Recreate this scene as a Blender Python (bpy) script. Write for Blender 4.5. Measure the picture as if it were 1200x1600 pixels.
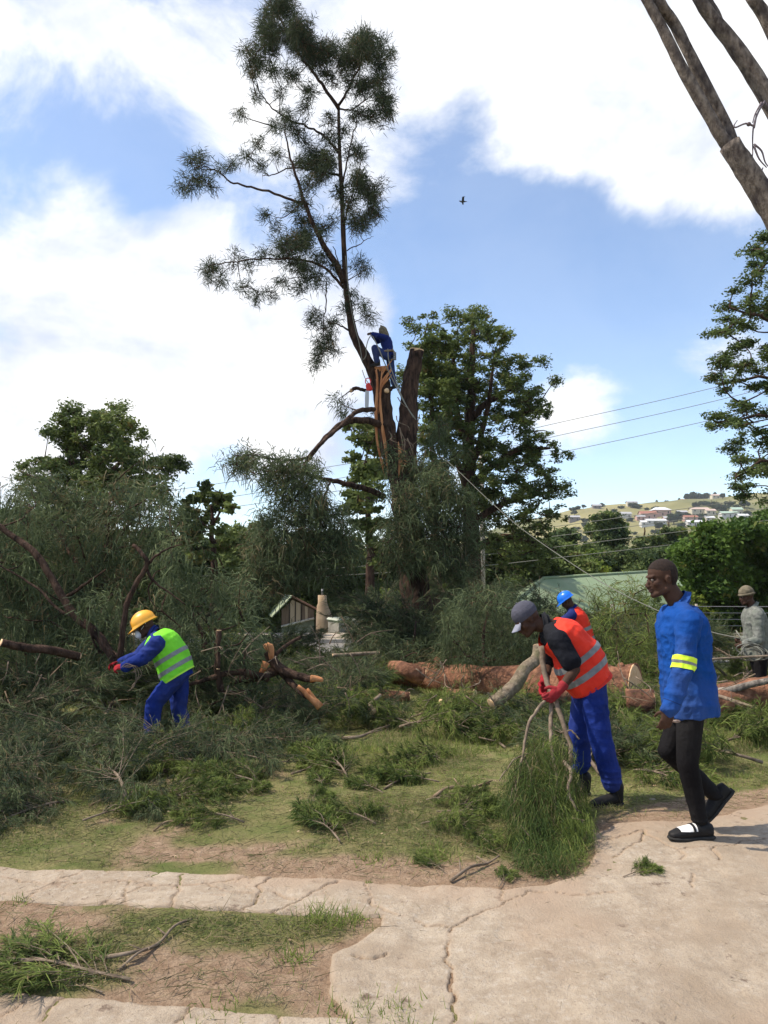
import bpy, bmesh, math, random
import numpy as np
from mathutils import Vector, Matrix

for o in list(bpy.data.objects): bpy.data.objects.remove(o)
SC = bpy.context.scene
COL = SC.collection
RS = np.random.RandomState(7)
random.seed(7)

# ---------------------------------------------------------------- camera
F = 1200.0
PITCH = math.atan(93 / F)
CAMZ = 1.67
cam_d = bpy.data.cameras.new('camera')
cam = bpy.data.objects.new('camera', cam_d)
COL.objects.link(cam)
cam_d.sensor_fit = 'VERTICAL'; cam_d.sensor_height = 36.0
cam_d.lens = 36.0 * F / 1600
cam_d.clip_start = 0.05; cam_d.clip_end = 6000
cam.location = (0, 0, CAMZ)
cam.rotation_euler = (math.pi / 2 + PITCH, 0, 0)
SC.camera = cam
SC.view_settings.view_transform = 'Standard'
SC.view_settings.look = 'None'
SC.view_settings.gamma = 1
SC.view_settings.exposure = 0.65

CP, SP = math.cos(PITCH), math.sin(PITCH)
def P(px, py, d):
    """point seen at photo pixel px,py whose forward distance is d metres"""
    u = (px - 600) / F; v = (800 - py) / F
    y = CP - v * SP; z = SP + v * CP
    return Vector((u / y * d, d, CAMZ + z / y * d))
def DIR(px, py):
    u = (px - 600) / F; v = (800 - py) / F
    return Vector((u, CP - v * SP, SP + v * CP)).normalized()

# ---------------------------------------------------------------- sky
SUN_EL, SUN_AZ = math.radians(54), math.radians(-90)      # azimuth from +Y, negative = left
world = bpy.data.worlds.new('World'); SC.world = world
world.use_nodes = True
def build_sky():
    nt = world.node_tree; N = nt.nodes; L = nt.links
    N.clear()
    def node(t, **k):
        n = N.new(t)
        for a, b in k.items(): setattr(n, a, b)
        return n
    out = node('ShaderNodeOutputWorld')
    sky = node('ShaderNodeTexSky', sky_type='NISHITA')
    sky.sun_disc = False; sky.sun_elevation = SUN_EL; sky.sun_rotation = SUN_AZ
    sky.air_density = 1.0; sky.dust_density = 0.5; sky.ozone_density = 2.2; sky.altitude = 800
    bg = node('ShaderNodeBackground'); bg.inputs['Strength'].default_value = 0.15
    L.new(sky.outputs[0], bg.inputs['Color'])
    tc = node('ShaderNodeTexCoord')
    def noise(scale, detail, rough, dist=0.0, off=(0, 0, 0)):
        mp = node('ShaderNodeMapping'); mp.inputs['Location'].default_value = off
        mp.inputs['Scale'].default_value = (1, 1, 1.5)
        L.new(tc.outputs['Generated'], mp.inputs['Vector'])
        n = node('ShaderNodeTexNoise'); L.new(mp.outputs[0], n.inputs['Vector'])
        n.inputs['Scale'].default_value = scale; n.inputs['Detail'].default_value = detail
        n.inputs['Roughness'].default_value = rough; n.inputs['Distortion'].default_value = dist
        return n.outputs[0]
    def math_(op, a, b=None, clamp=False):
        m = node('ShaderNodeMath', operation=op, use_clamp=clamp)
        for i, v in enumerate((a, b)):
            if v is None: continue
            if isinstance(v, (int, float)): m.inputs[i].default_value = v
            else: L.new(v, m.inputs[i])
        return m.outputs[0]
    n1 = noise(3.6, 14, 0.62, 0.3, (0.7, 0.2, 0.4))
    acc = math_('MULTIPLY', math_('SUBTRACT', n1, 0.5), 5.0)
    acc = math_('ADD', acc, -0.12)
    # cloud banks (+) and clear patches (-) by direction: px, py, radius px, weight
    bumps = [(150, 520, 300, 1.0), (380, 570, 190, 1.0), (520, 520, 120, .7), (330, 400, 110, .6), (20, 30, 200, .9), (1000, 120, 250, 1.5), (1130, 250, 160, .8), (1180, 60, 250, .8), (860, 200, 110, .5),
             (560, 110, 170, .7), (690, 60, 90, .5), (300, 60, 170, .45), (100, 640, 200, .8), (60, 380, 110, .5), (765, 190, 90, -.35), (720, 280, 110, -.3), (900, 612, 95, .95), (1090, 560, 95, 1.1), (940, 680, 120, .9), (860, 690, 70, .5), (1180, 520, 60, .6),
             (790, 420, 230, -1.4), (960, 470, 210, -1.5), (1080, 720, 260, -.9), (110, 200, 150, -.9), (250, 300, 90, -.7), (20, 300, 70, -.5), (330, 710, 90, -.5), (460, 690, 80, .7), (720, 540, 130, -1.2), (850, 780, 130, -.8),
             (590, 490, 70, .7), (300, 740, 90, .3), (240, 200, 90, -.5)]
    for px, py, r, w in bumps:
        d = DIR(px, py)
        vd = node('ShaderNodeVectorMath', operation='DISTANCE')
        L.new(tc.outputs['Generated'], vd.inputs[0]); vd.inputs[1].default_value = d
        mr = node('ShaderNodeMapRange', interpolation_type='SMOOTHSTEP')
        L.new(vd.outputs['Value'], mr.inputs[0])
        mr.inputs[1].default_value = 0; mr.inputs[2].default_value = r / F * 1.25
        mr.inputs[3].default_value = w; mr.inputs[4].default_value = 0
        acc = math_('ADD', acc, mr.outputs[0])
    dens = node('ShaderNodeMapRange', interpolation_type='SMOOTHSTEP')
    L.new(acc, dens.inputs[0])
    dens.inputs[1].default_value = -0.42; dens.inputs[2].default_value = 0.78; dens.inputs[3].default_value = 0.10
    n2 = noise(4.5, 10, 0.6, 0.3, (3, 1, 0))
    cr = node('ShaderNodeMapRange'); L.new(n2, cr.inputs[0])
    cr.inputs[1].default_value = .33; cr.inputs[2].default_value = .56; cr.inputs[3].default_value = 0; cr.inputs[4].default_value = 1
    cmix = node('ShaderNodeMix', data_type='RGBA'); L.new(cr.outputs[0], cmix.inputs[0])
    cmix.inputs[6].default_value = (0.47, 0.52, 0.64, 1); cmix.inputs[7].default_value = (0.80, 0.80, 0.80, 1)
    cb = node('ShaderNodeBackground'); L.new(cmix.outputs[2], cb.inputs['Color']); cb.inputs['Strength'].default_value = 1.0
    mx = node('ShaderNodeMixShader')
    L.new(dens.outputs[0], mx.inputs[0]); L.new(bg.outputs[0], mx.inputs[1]); L.new(cb.outputs[0], mx.inputs[2])
    L.new(mx.outputs[0], out.inputs['Surface'])
build_sky()

sun_d = bpy.data.lights.new('sun', 'SUN'); sun = bpy.data.objects.new('sun', sun_d); COL.objects.link(sun)
sun_d.energy = 3.9; sun_d.angle = math.radians(1.0); sun_d.color = (1, .90, .76)
sd = Vector((math.sin(SUN_AZ) * math.cos(SUN_EL), math.cos(SUN_AZ) * math.cos(SUN_EL), math.sin(SUN_EL)))
sun.rotation_euler = sd.to_track_quat('Z', 'Y').to_euler()
sun.location = (-20, 10, 30)

# ---------------------------------------------------------------- noise
def _hash(ix, iy, iz, seed):
    h = (ix.astype(np.int64) * 374761393 + iy.astype(np.int64) * 668265263 + iz.astype(np.int64) * 2147483647 + seed * 974634777) & 0xffffffff
    h = ((h ^ (h >> 13)) * 1274126177) & 0xffffffff
    h = h ^ (h >> 16)
    return (h & 0xffffff) / float(0xffffff)
def vnoise3(x, y, z, seed=0):
    x, y, z = np.broadcast_arrays(np.asarray(x, float), np.asarray(y, float), np.asarray(z, float))
    ix, iy, iz = np.floor(x), np.floor(y), np.floor(z)
    fx, fy, fz = x - ix, y - iy, z - iz
    fx = fx * fx * (3 - 2 * fx); fy = fy * fy * (3 - 2 * fy); fz = fz * fz * (3 - 2 * fz)
    r = 0
    for dx in (0, 1):
        for dy in (0, 1):
            for dz in (0, 1):
                w = (fx if dx else 1 - fx) * (fy if dy else 1 - fy) * (fz if dz else 1 - fz)
                r = r + w * _hash(ix + dx, iy + dy, iz + dz, seed)
    return r * 2 - 1
def vnoise2(x, y, seed=0): return vnoise3(x, y, np.zeros(1), seed)
def fbm2(x, y, oct=4, seed=0):
    r = 0; a = .5
    for i in range(oct):
        r = r + a * vnoise2(x * 2 ** i + i * 7.1, y * 2 ** i - i * 3.7, seed + i); a *= .5
    return r
def sstep(a, b, x):
    t = np.clip((np.asarray(x, float) - a) / (b - a), 0, 1); return t * t * (3 - 2 * t)

# ---------------------------------------------------------------- terrain
TY = [-50, 5.5, 8.5, 11, 14, 19, 25, 29.5, 34, 45, 70, 120, 200, 300, 3000]
TZ = [0, 0, -.25, -.4, -.5, -.65, -.65, -.7, -2.7, -4.6, -8, -15, -23, -25, -25]
def gz(x, y):
    x = np.asarray(x, float); y = np.asarray(y, float)
    z = np.interp(y, TY, TZ)
    z = z + fbm2(x * .45, y * .45, 3, 3) * .10 * sstep(5.2, 8, y) * (1 - sstep(15, 18.5, y))
    z = z + fbm2(x * 2.3, y * 2.3, 3, 5) * .03 * (1 - sstep(15, 18.5, y))
    return z
def g1(x, y): return float(gz(np.array([x]), np.array([y]))[0])
def G(px, py, lift=0.0):
    """ground point seen at photo pixel"""
    q = P(px, py, 1.0); k = min(q.z - CAMZ, -1e-4)
    d = -CAMZ / k
    for i in range(24):
        nd = (g1(q.x * d, d) - CAMZ) / k
        if abs(nd - d) < 1e-3: d = nd; break
        d = d * .4 + nd * .6
    p = P(px, py, d); p.z = g1(p.x, p.y) + lift
    return p

# ---------------------------------------------------------------- materials
MATS = {}
def mat(name, c1, c2=None, scale=5.0, rough=.8, bump=0.0, bscale=None, detail=5, c3=None, stretch=(1, 1, 1), spec=.3, attr=False, metal=0.0, trans=0.0, coord='Object', lo=.35, hi=.65, dist=0.0):
    if name in MATS: return MATS[name]
    m = bpy.data.materials.new(name); MATS[name] = m
    m.use_nodes = True
    nt = m.node_tree; N = nt.nodes; L = nt.links
    b = N['Principled BSDF']; out = N['Material Output']
    b.inputs['Roughness'].default_value = rough
    b.inputs['Specular IOR Level'].default_value = spec
    b.inputs['Metallic'].default_value = metal
    c1 = tuple(c1) + (1,)
    if c2 is None and not attr and not bump:
        b.inputs['Base Color'].default_value = c1; return m
    tc = N.new('ShaderNodeTexCoord'); mp = N.new('ShaderNodeMapping')
    mp.inputs['Scale'].default_value = stretch
    L.new(tc.outputs[coord], mp.inputs[0])
    nz = N.new('ShaderNodeTexNoise'); nz.inputs['Scale'].default_value = scale; nz.inputs['Detail'].default_value = detail
    nz.inputs['Roughness'].default_value = .6; nz.inputs['Distortion'].default_value = dist
    L.new(mp.outputs[0], nz.inputs['Vector'])
    mr = N.new('ShaderNodeMapRange'); mr.inputs[1].default_value = lo; mr.inputs[2].default_value = hi
    L.new(nz.outputs[0], mr.inputs[0])
    fac = mr.outputs[0]
    if attr:
        at = N.new('ShaderNodeAttribute'); at.attribute_name = 'tint'
        sp = N.new('ShaderNodeSeparateColor'); L.new(at.outputs['Color'], sp.inputs[0])
        fac = sp.outputs[0]
    mx = N.new('ShaderNodeMix'); mx.data_type = 'RGBA'
    mx.inputs[6].default_value = c1; mx.inputs[7].default_value = tuple(c2 or c1[:3]) + (1,)
    L.new(fac, mx.inputs[0])
    col = mx.outputs[2]
    if c3 is not None:
        mx2 = N.new('ShaderNodeMix'); mx2.data_type = 'RGBA'
        if attr: L.new(sp.outputs[1], mx2.inputs[0])
        else:
            n3 = N.new('ShaderNodeTexNoise'); n3.inputs['Scale'].default_value = scale * .37; n3.inputs['Detail'].default_value = 4
            L.new(mp.outputs[0], n3.inputs['Vector'])
            m3 = N.new('ShaderNodeMapRange'); m3.inputs[1].default_value = .45; m3.inputs[2].default_value = .7
            L.new(n3.outputs[0], m3.inputs[0]); L.new(m3.outputs[0], mx2.inputs[0])
        L.new(col, mx2.inputs[6]); mx2.inputs[7].default_value = tuple(c3) + (1,)
        col = mx2.outputs[2]
    L.new(col, b.inputs['Base Color'])
    if bump:
        nb = N.new('ShaderNodeTexNoise'); nb.inputs['Scale'].default_value = bscale or scale * 3; nb.inputs['Detail'].default_value = 6
        nb.inputs['Roughness'].default_value = .65
        L.new(mp.outputs[0], nb.inputs['Vector'])
        bp = N.new('ShaderNodeBump'); bp.inputs['Strength'].default_value = 1.0; bp.inputs['Distance'].default_value = bump
        L.new(nb.outputs[0], bp.inputs['Height']); L.new(bp.outputs[0], b.inputs['Normal'])
    if trans:
        tb = N.new('ShaderNodeBsdfTranslucent'); L.new(col, tb.inputs['Color'])
        ms = N.new('ShaderNodeMixShader'); ms.inputs[0].default_value = trans
        L.new(b.outputs[0], ms.inputs[1]); L.new(tb.outputs[0], ms.inputs[2]); L.new(ms.outputs[0], out.inputs['Surface'])
    return m

# foliage: tint.r mixes colour 1 and 2, tint.g mixes in dry colour 3
M_NEEDLE = mat('sheoak_needles', (.028, .046, .028), (.145, .180, .082), attr=True, c3=(.16, .12, .065), rough=.75, spec=.12, trans=.28)
M_NEEDLE_FRESH = mat('fresh_needles', (.042, .072, .022), (.20, .25, .060), attr=True, c3=(.21, .16, .08), rough=.75, spec=.12, trans=.28)
M_LEAF = mat('leaves_mid', (.046, .076, .028), (.175, .220, .062), attr=True, c3=(.17, .13, .05), rough=.65, spec=.18, trans=.35)
M_LEAF_DARK = mat('leaves_dark', (.036, .062, .028), (.14, .185, .050), attr=True, c3=(.10, .09, .04), rough=.65, spec=.18, trans=.3)
M_LEAF_LIME = mat('leaves_lime', (.08, .13, .02), (.20, .25, .035), attr=True, c3=(.28, .25, .06), rough=.65, spec=.18, trans=.35)
M_LEAF_FAR = mat('leaves_far', (.035, .055, .032), (.075, .10, .045), attr=True, c3=(.12, .11, .07), rough=.8, spec=.1, trans=.2)
M_GRASS = mat('grass_blades', (.10, .155, .035), (.29, .34, .09), attr=True, c3=(.33, .28, .15), rough=.7, spec=.15, trans=.35)
M_LITTER = mat('needle_litter', (.11, .10, .055), (.24, .18, .10), attr=True, c3=(.06, .09, .03), rough=.85, spec=.1)
M_BARK = mat('bark_dark', (.020, .014, .012), (.10, .062, .045), scale=11, rough=.95, bump=.06, bscale=16, stretch=(1, 1, .3), spec=.1)
M_BARK_GREY = mat('bark_grey', (.10, .085, .075), (.33, .295, .25), scale=16, rough=.95, bump=.03, bscale=26, stretch=(1, 1, .35), spec=.1, c3=(.08, .07, .065))
M_BARK_RED = mat('bark_red_peeled', (.13, .058, .036), (.40, .20, .12), scale=12, rough=.9, bump=.05, bscale=18, spec=.1, c3=(.085, .045, .032), lo=.3, hi=.7)
M_BARK_BROWN = mat('bark_brown', (.15, .10, .065), (.30, .22, .15), scale=10, rough=.95, bump=.008, bscale=25, spec=.1, c3=(.10, .075, .05))
M_TWIG = mat('twig_bark', (.11, .082, .06), (.25, .195, .145), scale=14, rough=.95, bump=.003, bscale=40, spec=.1)
M_WOOD = mat('cut_wood', (.62, .40, .22), (.72, .52, .32), scale=18, rough=.85, bump=.003, bscale=50, spec=.15)
M_WOOD_ORANGE = mat('torn_wood', (.34, .12, .05), (.60, .30, .14), scale=10, rough=.85, bump=.012, bscale=30, stretch=(1, 1, .15), spec=.1)

# ---------------------------------------------------------------- mesh building
class MB:
    def __init__(s): s.V = []; s.Q = []; s.T = []; s.n = 0; s.tint = []; s.mq = []; s.mt = []
    def add(s, V, Q=None, T=None, tint=None):
        V = np.asarray(V, float).reshape(-1, 3)
        if Q is not None and len(Q): s.Q.append(np.asarray(Q, np.int64).reshape(-1, 4) + s.n)
        if T is not None and len(T): s.T.append(np.asarray(T, np.int64).reshape(-1, 3) + s.n)
        if tint is None: tint = np.zeros((len(V), 2))
        s.tint.append(np.asarray(tint, float).reshape(-1, 2))
        s.V.append(V); s.n += len(V)
    def tube(s, pts, rad, sides=8, caps=True, rough=0.0, seed=0, flat=None):
        pts = np.array([tuple(p) for p in pts], float); n = len(pts)
        rad = np.full(n, rad) if np.isscalar(rad) else np.asarray(rad, float)
        tang = np.gradient(pts, axis=0); tang /= np.linalg.norm(tang, axis=1, keepdims=True) + 1e-9
        ref = np.array([0, 0, 1.0]) if abs(tang[0][2]) < .8 else np.array([1.0, 0, 0])
        rings = []
        a = np.cross(tang[0], ref); a /= np.linalg.norm(a)
        th = np.arange(sides) / sides * 2 * math.pi
        for i in range(n):
            a = a - tang[i] * np.dot(a, tang[i]); a /= np.linalg.norm(a) + 1e-9
            b = np.cross(tang[i], a)
            r = rad[i] * np.ones(sides)
            if rough:
                r = r * (1 + rough * vnoise3(np.cos(th) * 1.7 + seed, np.sin(th) * 1.7, np.full(sides, i * .6), seed))
            rings.append(pts[i] + (np.cos(th) * r)[:, None] * a + (np.sin(th) * r)[:, None] * b)
        V = np.concatenate(rings)
        i = np.arange(n - 1)[:, None] * sides; j = np.arange(sides)[None, :]; k = (j + 1) % sides
        Q = np.stack([i + j, i + k, i + sides + k, i + sides + j], -1).reshape(-1, 4)
        T = []
        if caps:
            V = np.concatenate([V, pts[:1], pts[-1:]])
            c0 = n * sides
            for jj in range(sides):
                T.append((c0, (jj + 1) % sides, jj)); T.append((c0 + 1, (n - 1) * sides + jj, (n - 1) * sides + (jj + 1) % sides))
        s.add(V, Q, T)
    def box(s, c, size, rot=0.0, M=None):
        sx, sy, sz = [v / 2 for v in size]
        V = np.array([(x, y, z) for x in (-sx, sx) for y in (-sy, sy) for z in (-sz, sz)])
        if M is not None: V = V @ np.array(M.to_3x3()).T
        elif rot:
            cs, sn = math.cos(rot), math.sin(rot)
            V = V @ np.array([[cs, sn, 0], [-sn, cs, 0], [0, 0, 1]])
        s.add(V + np.array(tuple(c)), [(0, 1, 3, 2), (4, 6, 7, 5), (0, 4, 5, 1), (2, 3, 7, 6), (0, 2, 6, 4), (1, 5, 7, 3)])
    def build(s, name, material, parent=None, smooth=True, origin=None):
        me = bpy.data.meshes.new(name)
        V = np.concatenate(s.V) if s.V else np.zeros((0, 3))
        if origin is not None: V = V - np.array(tuple(origin))
        Q = np.concatenate(s.Q) if s.Q else np.zeros((0, 4), np.int64)
        T = np.concatenate(s.T) if s.T else np.zeros((0, 3), np.int64)
        me.vertices.add(len(V)); me.vertices.foreach_set('co', V.astype(np.float32).ravel())
        nl = len(Q) * 4 + len(T) * 3
        me.loops.add(nl); me.loops.foreach_set('vertex_index', np.concatenate([Q.ravel(), T.ravel()]).astype(np.int32))
        me.polygons.add(len(Q) + len(T))
        st = np.concatenate([np.arange(len(Q)) * 4, len(Q) * 4 + np.arange(len(T)) * 3]).astype(np.int32)
        me.polygons.foreach_set('loop_start', st)
        me.polygons.foreach_set('use_smooth', np.full(len(st), smooth))
        me.update(calc_edges=True)
        if material and material.node_tree and any(n.type == 'ATTRIBUTE' for n in material.node_tree.nodes):
            at = me.attributes.new('tint', 'FLOAT_COLOR', 'POINT')
            t = np.concatenate(s.tint); c = np.ones((len(t), 4), np.float32); c[:, 0] = t[:, 0]; c[:, 1] = t[:, 1]
            at.data.foreach_set('color', c.ravel())
        me.materials.append(material)
        o = bpy.data.objects.new(name, me); COL.objects.link(o)
        if parent is not None:
            o.parent = parent
            if origin is None:
                o.matrix_parent_inverse = parent_inv(parent)
        elif origin is not None: o.location = origin
        return o
def parent_inv(p):
    return Matrix.Translation(-p.location)       # things are built unrotated; parts keep world coordinates

def tag(o, label=None, cat=None, group=None, kind=None):
    if label: o['label'] = label
    if cat: o['category'] = cat
    if group: o['group'] = group
    if kind: o['kind'] = kind
    return o
def thing(name, label, cat, loc=(0, 0, 0), rotz=0, group=None):
    o = bpy.data.objects.new(name, None); COL.objects.link(o)
    o.empty_display_size = .1
    o.location = loc; o.rotation_euler = (0, 0, rotz)
    return tag(o, label, cat, group)
def children(o): return [c for c in bpy.data.objects if c.parent == o]
def copy_tree(o, parent=None):
    c = o.copy(); COL.objects.link(c)
    if parent is not None: c.parent = parent
    for ch in children(o): copy_tree(ch, c)
    return c
def norm(a): return a / (np.linalg.norm(a, axis=-1, keepdims=True) + 1e-9)
def V3(p): return np.array(tuple(p), float)

def add_needles(mb, O, D, Ln, W, droop=.2, t1=None, t2=None, rs=RS):
    """slender bent needles: O origins, D unit directions"""
    n = len(O)
    if n == 0: return
    side = norm(np.cross(D, rs.normal(size=(n, 3))))
    Ln = np.broadcast_to(Ln, (n,))[:, None]; W = np.broadcast_to(W, (n,))[:, None]
    down = np.array([0, 0, -1.0])
    p1 = O + D * Ln * .5 + down * Ln * droop * .2
    p2 = O + D * Ln * (1 - droop * .3) + down * Ln * droop
    V = np.stack([O - side * W, O + side * W, p1 + side * W * .9, p1 - side * W * .9, p2], 1).reshape(-1, 3)
    i = np.arange(n)[:, None] * 5
    Q = i + np.array([[0, 1, 2, 3]]); T = i + np.array([[3, 2, 4]])
    t1 = rs.rand(n) if t1 is None else t1; t2 = np.zeros(n) if t2 is None else t2
    mb.add(V, Q, T, np.repeat(np.stack([t1, t2], 1), 5, 0))
def add_leaves(mb, O, S, t1, t2, flat=.0, rs=RS, asp=.5):
    n = len(O)
    if n == 0: return
    a = norm(rs.normal(size=(n, 3)) * np.array([1, 1, 1 - flat * .7]))
    b = norm(np.cross(a, rs.normal(size=(n, 3)) + np.array([0, 0, flat * 2])))
    S = np.broadcast_to(S, (n,))[:, None]
    V = np.stack([O - a * S, O + b * S * asp, O + a * S, O - b * S * asp], 1).reshape(-1, 3)
    Q = np.arange(n)[:, None] * 4 + np.array([[0, 1, 2, 3]])
    mb.add(V, Q, None, np.repeat(np.stack([t1, t2], 1), 4, 0))

def smooth_path(pts, k=5):
    """Catmull-Rom through points"""
    pts = [V3(p) for p in pts]
    if len(pts) < 3: return [pts[0] + (pts[-1] - pts[0]) * t for t in np.linspace(0, 1, k + 1)]
    P_ = [2 * pts[0] - pts[1]] + pts + [2 * pts[-1] - pts[-2]]
    out = []
    for i in range(1, len(P_) - 2):
        for t in np.arange(k) / k:
            a, b, c, d = P_[i - 1], P_[i], P_[i + 1], P_[i + 2]
            out.append(.5 * ((2 * b) + (c - a) * t + (2 * a - 5 * b + 4 * c - d) * t * t + (3 * b - a - 3 * c + d) * t ** 3))
    out.append(pts[-1]); return out
def limb(mb, pts, r0, r1, k=5, sides=8, rough=.15, wob=0.0, seed=0, pw=1.0):
    pp = smooth_path(pts, k); n = len(pp)
    if wob:
        rr = np.random.RandomState(seed)
        for i in range(1, n - 1): pp[i] = pp[i] + rr.normal(size=3) * wob
    t = np.linspace(0, 1, n) ** pw
    mb.tube(pp, r0 + (r1 - r0) * t, sides, True, rough, seed)
    return pp

def inpoly(x, y, poly):
    x = np.asarray(x, float); y = np.asarray(y, float); r = np.zeros(x.shape, bool)
    n = len(poly)
    for i in range(n):
        x1, y1 = poly[i][:2]; x2, y2 = poly[(i + 1) % n][:2]
        if y1 == y2: continue
        c = ((y1 > y) != (y2 > y)) & (x < (x2 - x1) * (y - y1) / (y2 - y1) + x1)
        r ^= c
    return r
def polydist(x, y, poly, closed=True):
    n = len(poly); d = np.full(np.shape(x), 1e9)
    for i in range(n if closed else n - 1):
        x1, y1 = poly[i][:2]; x2, y2 = poly[(i + 1) % n][:2]
        dx, dy = x2 - x1, y2 - y1; L2 = dx * dx + dy * dy + 1e-12
        t = np.clip(((x - x1) * dx + (y - y1) * dy) / L2, 0, 1)
        d = np.minimum(d, np.hypot(x - x1 - t * dx, y - y1 - t * dy))
    return d

def fill(poly, step, dlo, dhi, rs, layers=1, rk=.62):
    """blobs (centre, radius) inside a px outline, spread in depth"""
    xs = [p[0] for p in poly]; ys = [p[1] for p in poly]
    out = []
    for l in range(layers):
        gx, gy = np.meshgrid(np.arange(min(xs), max(xs) + 1, step), np.arange(min(ys), max(ys) + 1, step))
        gx = gx + rs.uniform(-.5, .5, gx.shape) * step; gy = gy + rs.uniform(-.5, .5, gy.shape) * step
        m = inpoly(gx, gy, poly)
        cx, cy = np.mean(xs), np.mean(ys)
        for x, y in zip(gx[m], gy[m]):
            d = rs.uniform(dlo, dhi)
            out.append((P(x, y, d), step * rk * d / F * rs.uniform(.75, 1.25)))
    return out

def grow(mb, skel, blobs, r_tip=.008, r_base=.04, seed=0, sag=.0, sides=5):
    """connect every blob to the nearest skeleton point with a curved branch"""
    rr = np.random.RandomState(seed)
    S = [V3(p) for p in skel]
    items = [(V3(c), r) for c, r in blobs]
    A = np.array(S)
    items.sort(key=lambda it: np.min(np.linalg.norm(A - it[0], axis=1)))
    for c, r in items:
        A = np.array(S)
        dd = np.linalg.norm(A - c, axis=1) + np.maximum(0, A[:, 2] - c[2] + .1) * .8
        s = A[np.argmin(dd)]
        L_ = np.linalg.norm(c - s)
        if L_ < .02: continue
        mid = (s + c) / 2 + rr.normal(size=3) * L_ * .10; mid[2] -= L_ * sag
        pp = smooth_path([s, mid, c], 3)
        rb = min(r_base, r_tip + .022 * L_)
        mb.tube(pp, np.linspace(rb, r_tip, len(pp)), sides, False)
        S.extend(pp[1:])

def split_blobs(blobs, k, spread, rr, rs, squash=1.0):
    out = []
    for c, r in blobs:
        for i in range(k):
            out.append((Vector(V3(c) + rs.normal(size=3) * r * spread * np.array([1, 1, squash])), r * rr * rs.uniform(.6, 1.3)))
    return out
def needle_crown(mb, blobs, dens=26, per=14, ln=.22, w=.004, droop=.25, rs=None, twigs=None, dry=.06, up=.2, out=1.0, squash=1.0):
    rs = rs or np.random.RandomState(1)
    for c, r in blobs:
        c = V3(c)
        n = max(4, int(dens * (r / .3) ** 2 * rs.uniform(.7, 1.3)))
        q = norm(rs.normal(size=(n, 3))) * (rs.rand(n, 1) ** .45) * r * 1.05
        q[:, 2] *= squash
        pos = c + q
        base = norm(q / r * out + rs.normal(size=(n, 3)) * .35 + np.array([0, 0, up]))
        O = np.repeat(pos, per, 0) + rs.normal(size=(n * per, 3)) * ln * .42
        D = norm(np.repeat(base, per, 0) + rs.normal(size=(n * per, 3)) * .48)
        tt = np.clip(rs.rand() * .5 + rs.rand(n) * .5, 0, 1)
        dr = (rs.rand(n) < dry).astype(float) * rs.uniform(.4, 1, n)
        add_needles(mb, O, D, ln * rs.uniform(.6, 1.25, n * per), w, droop, np.repeat(tt, per), np.repeat(dr, per), rs)
        if twigs is not None:
            for k in range(min(n, 5)):
                twigs.tube([c, (c + pos[k]) / 2 + rs.normal(size=3) * r * .08, pos[k]], [.008, .006, .003], 4, False)
def leaf_crown(mb, blobs, dens=30, per=16, s=.06, rs=None, dry=.05, flat=.3, spread=.22, asp=.5, squash=.8, twigs=None):
    rs = rs or np.random.RandomState(2)
    for c, r in blobs:
        c = V3(c)
        n = max(3, int(dens * (r / .5) ** 2 * rs.uniform(.7, 1.3)))
        q = norm(rs.normal(size=(n, 3))) * (rs.rand(n, 1) ** .4) * r
        q[:, 2] *= squash
        pos = c + q
        O = np.repeat(pos, per, 0) + rs.normal(size=(n * per, 3)) * spread * min(r, .6) * np.array([1, 1, .6])
        tt = np.clip(rs.rand() * .55 + rs.rand(n) * .45, 0, 1)
        tt = np.clip(np.repeat(tt, per) + rs.normal(size=n * per) * .1, 0, 1)
        dr = np.repeat((rs.rand(n) < dry) * rs.uniform(.4, 1, n), per)
        add_leaves(mb, O, s * rs.uniform(.6, 1.3, n * per), tt, dr, flat, rs, asp)
        if twigs is not None:
            for k in range(min(n, 4)):
                twigs.tube([c, (c + pos[k]) / 2 + rs.normal(size=3) * r * .1, pos[k]], [.016, .012, .006], 4, False)

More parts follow.
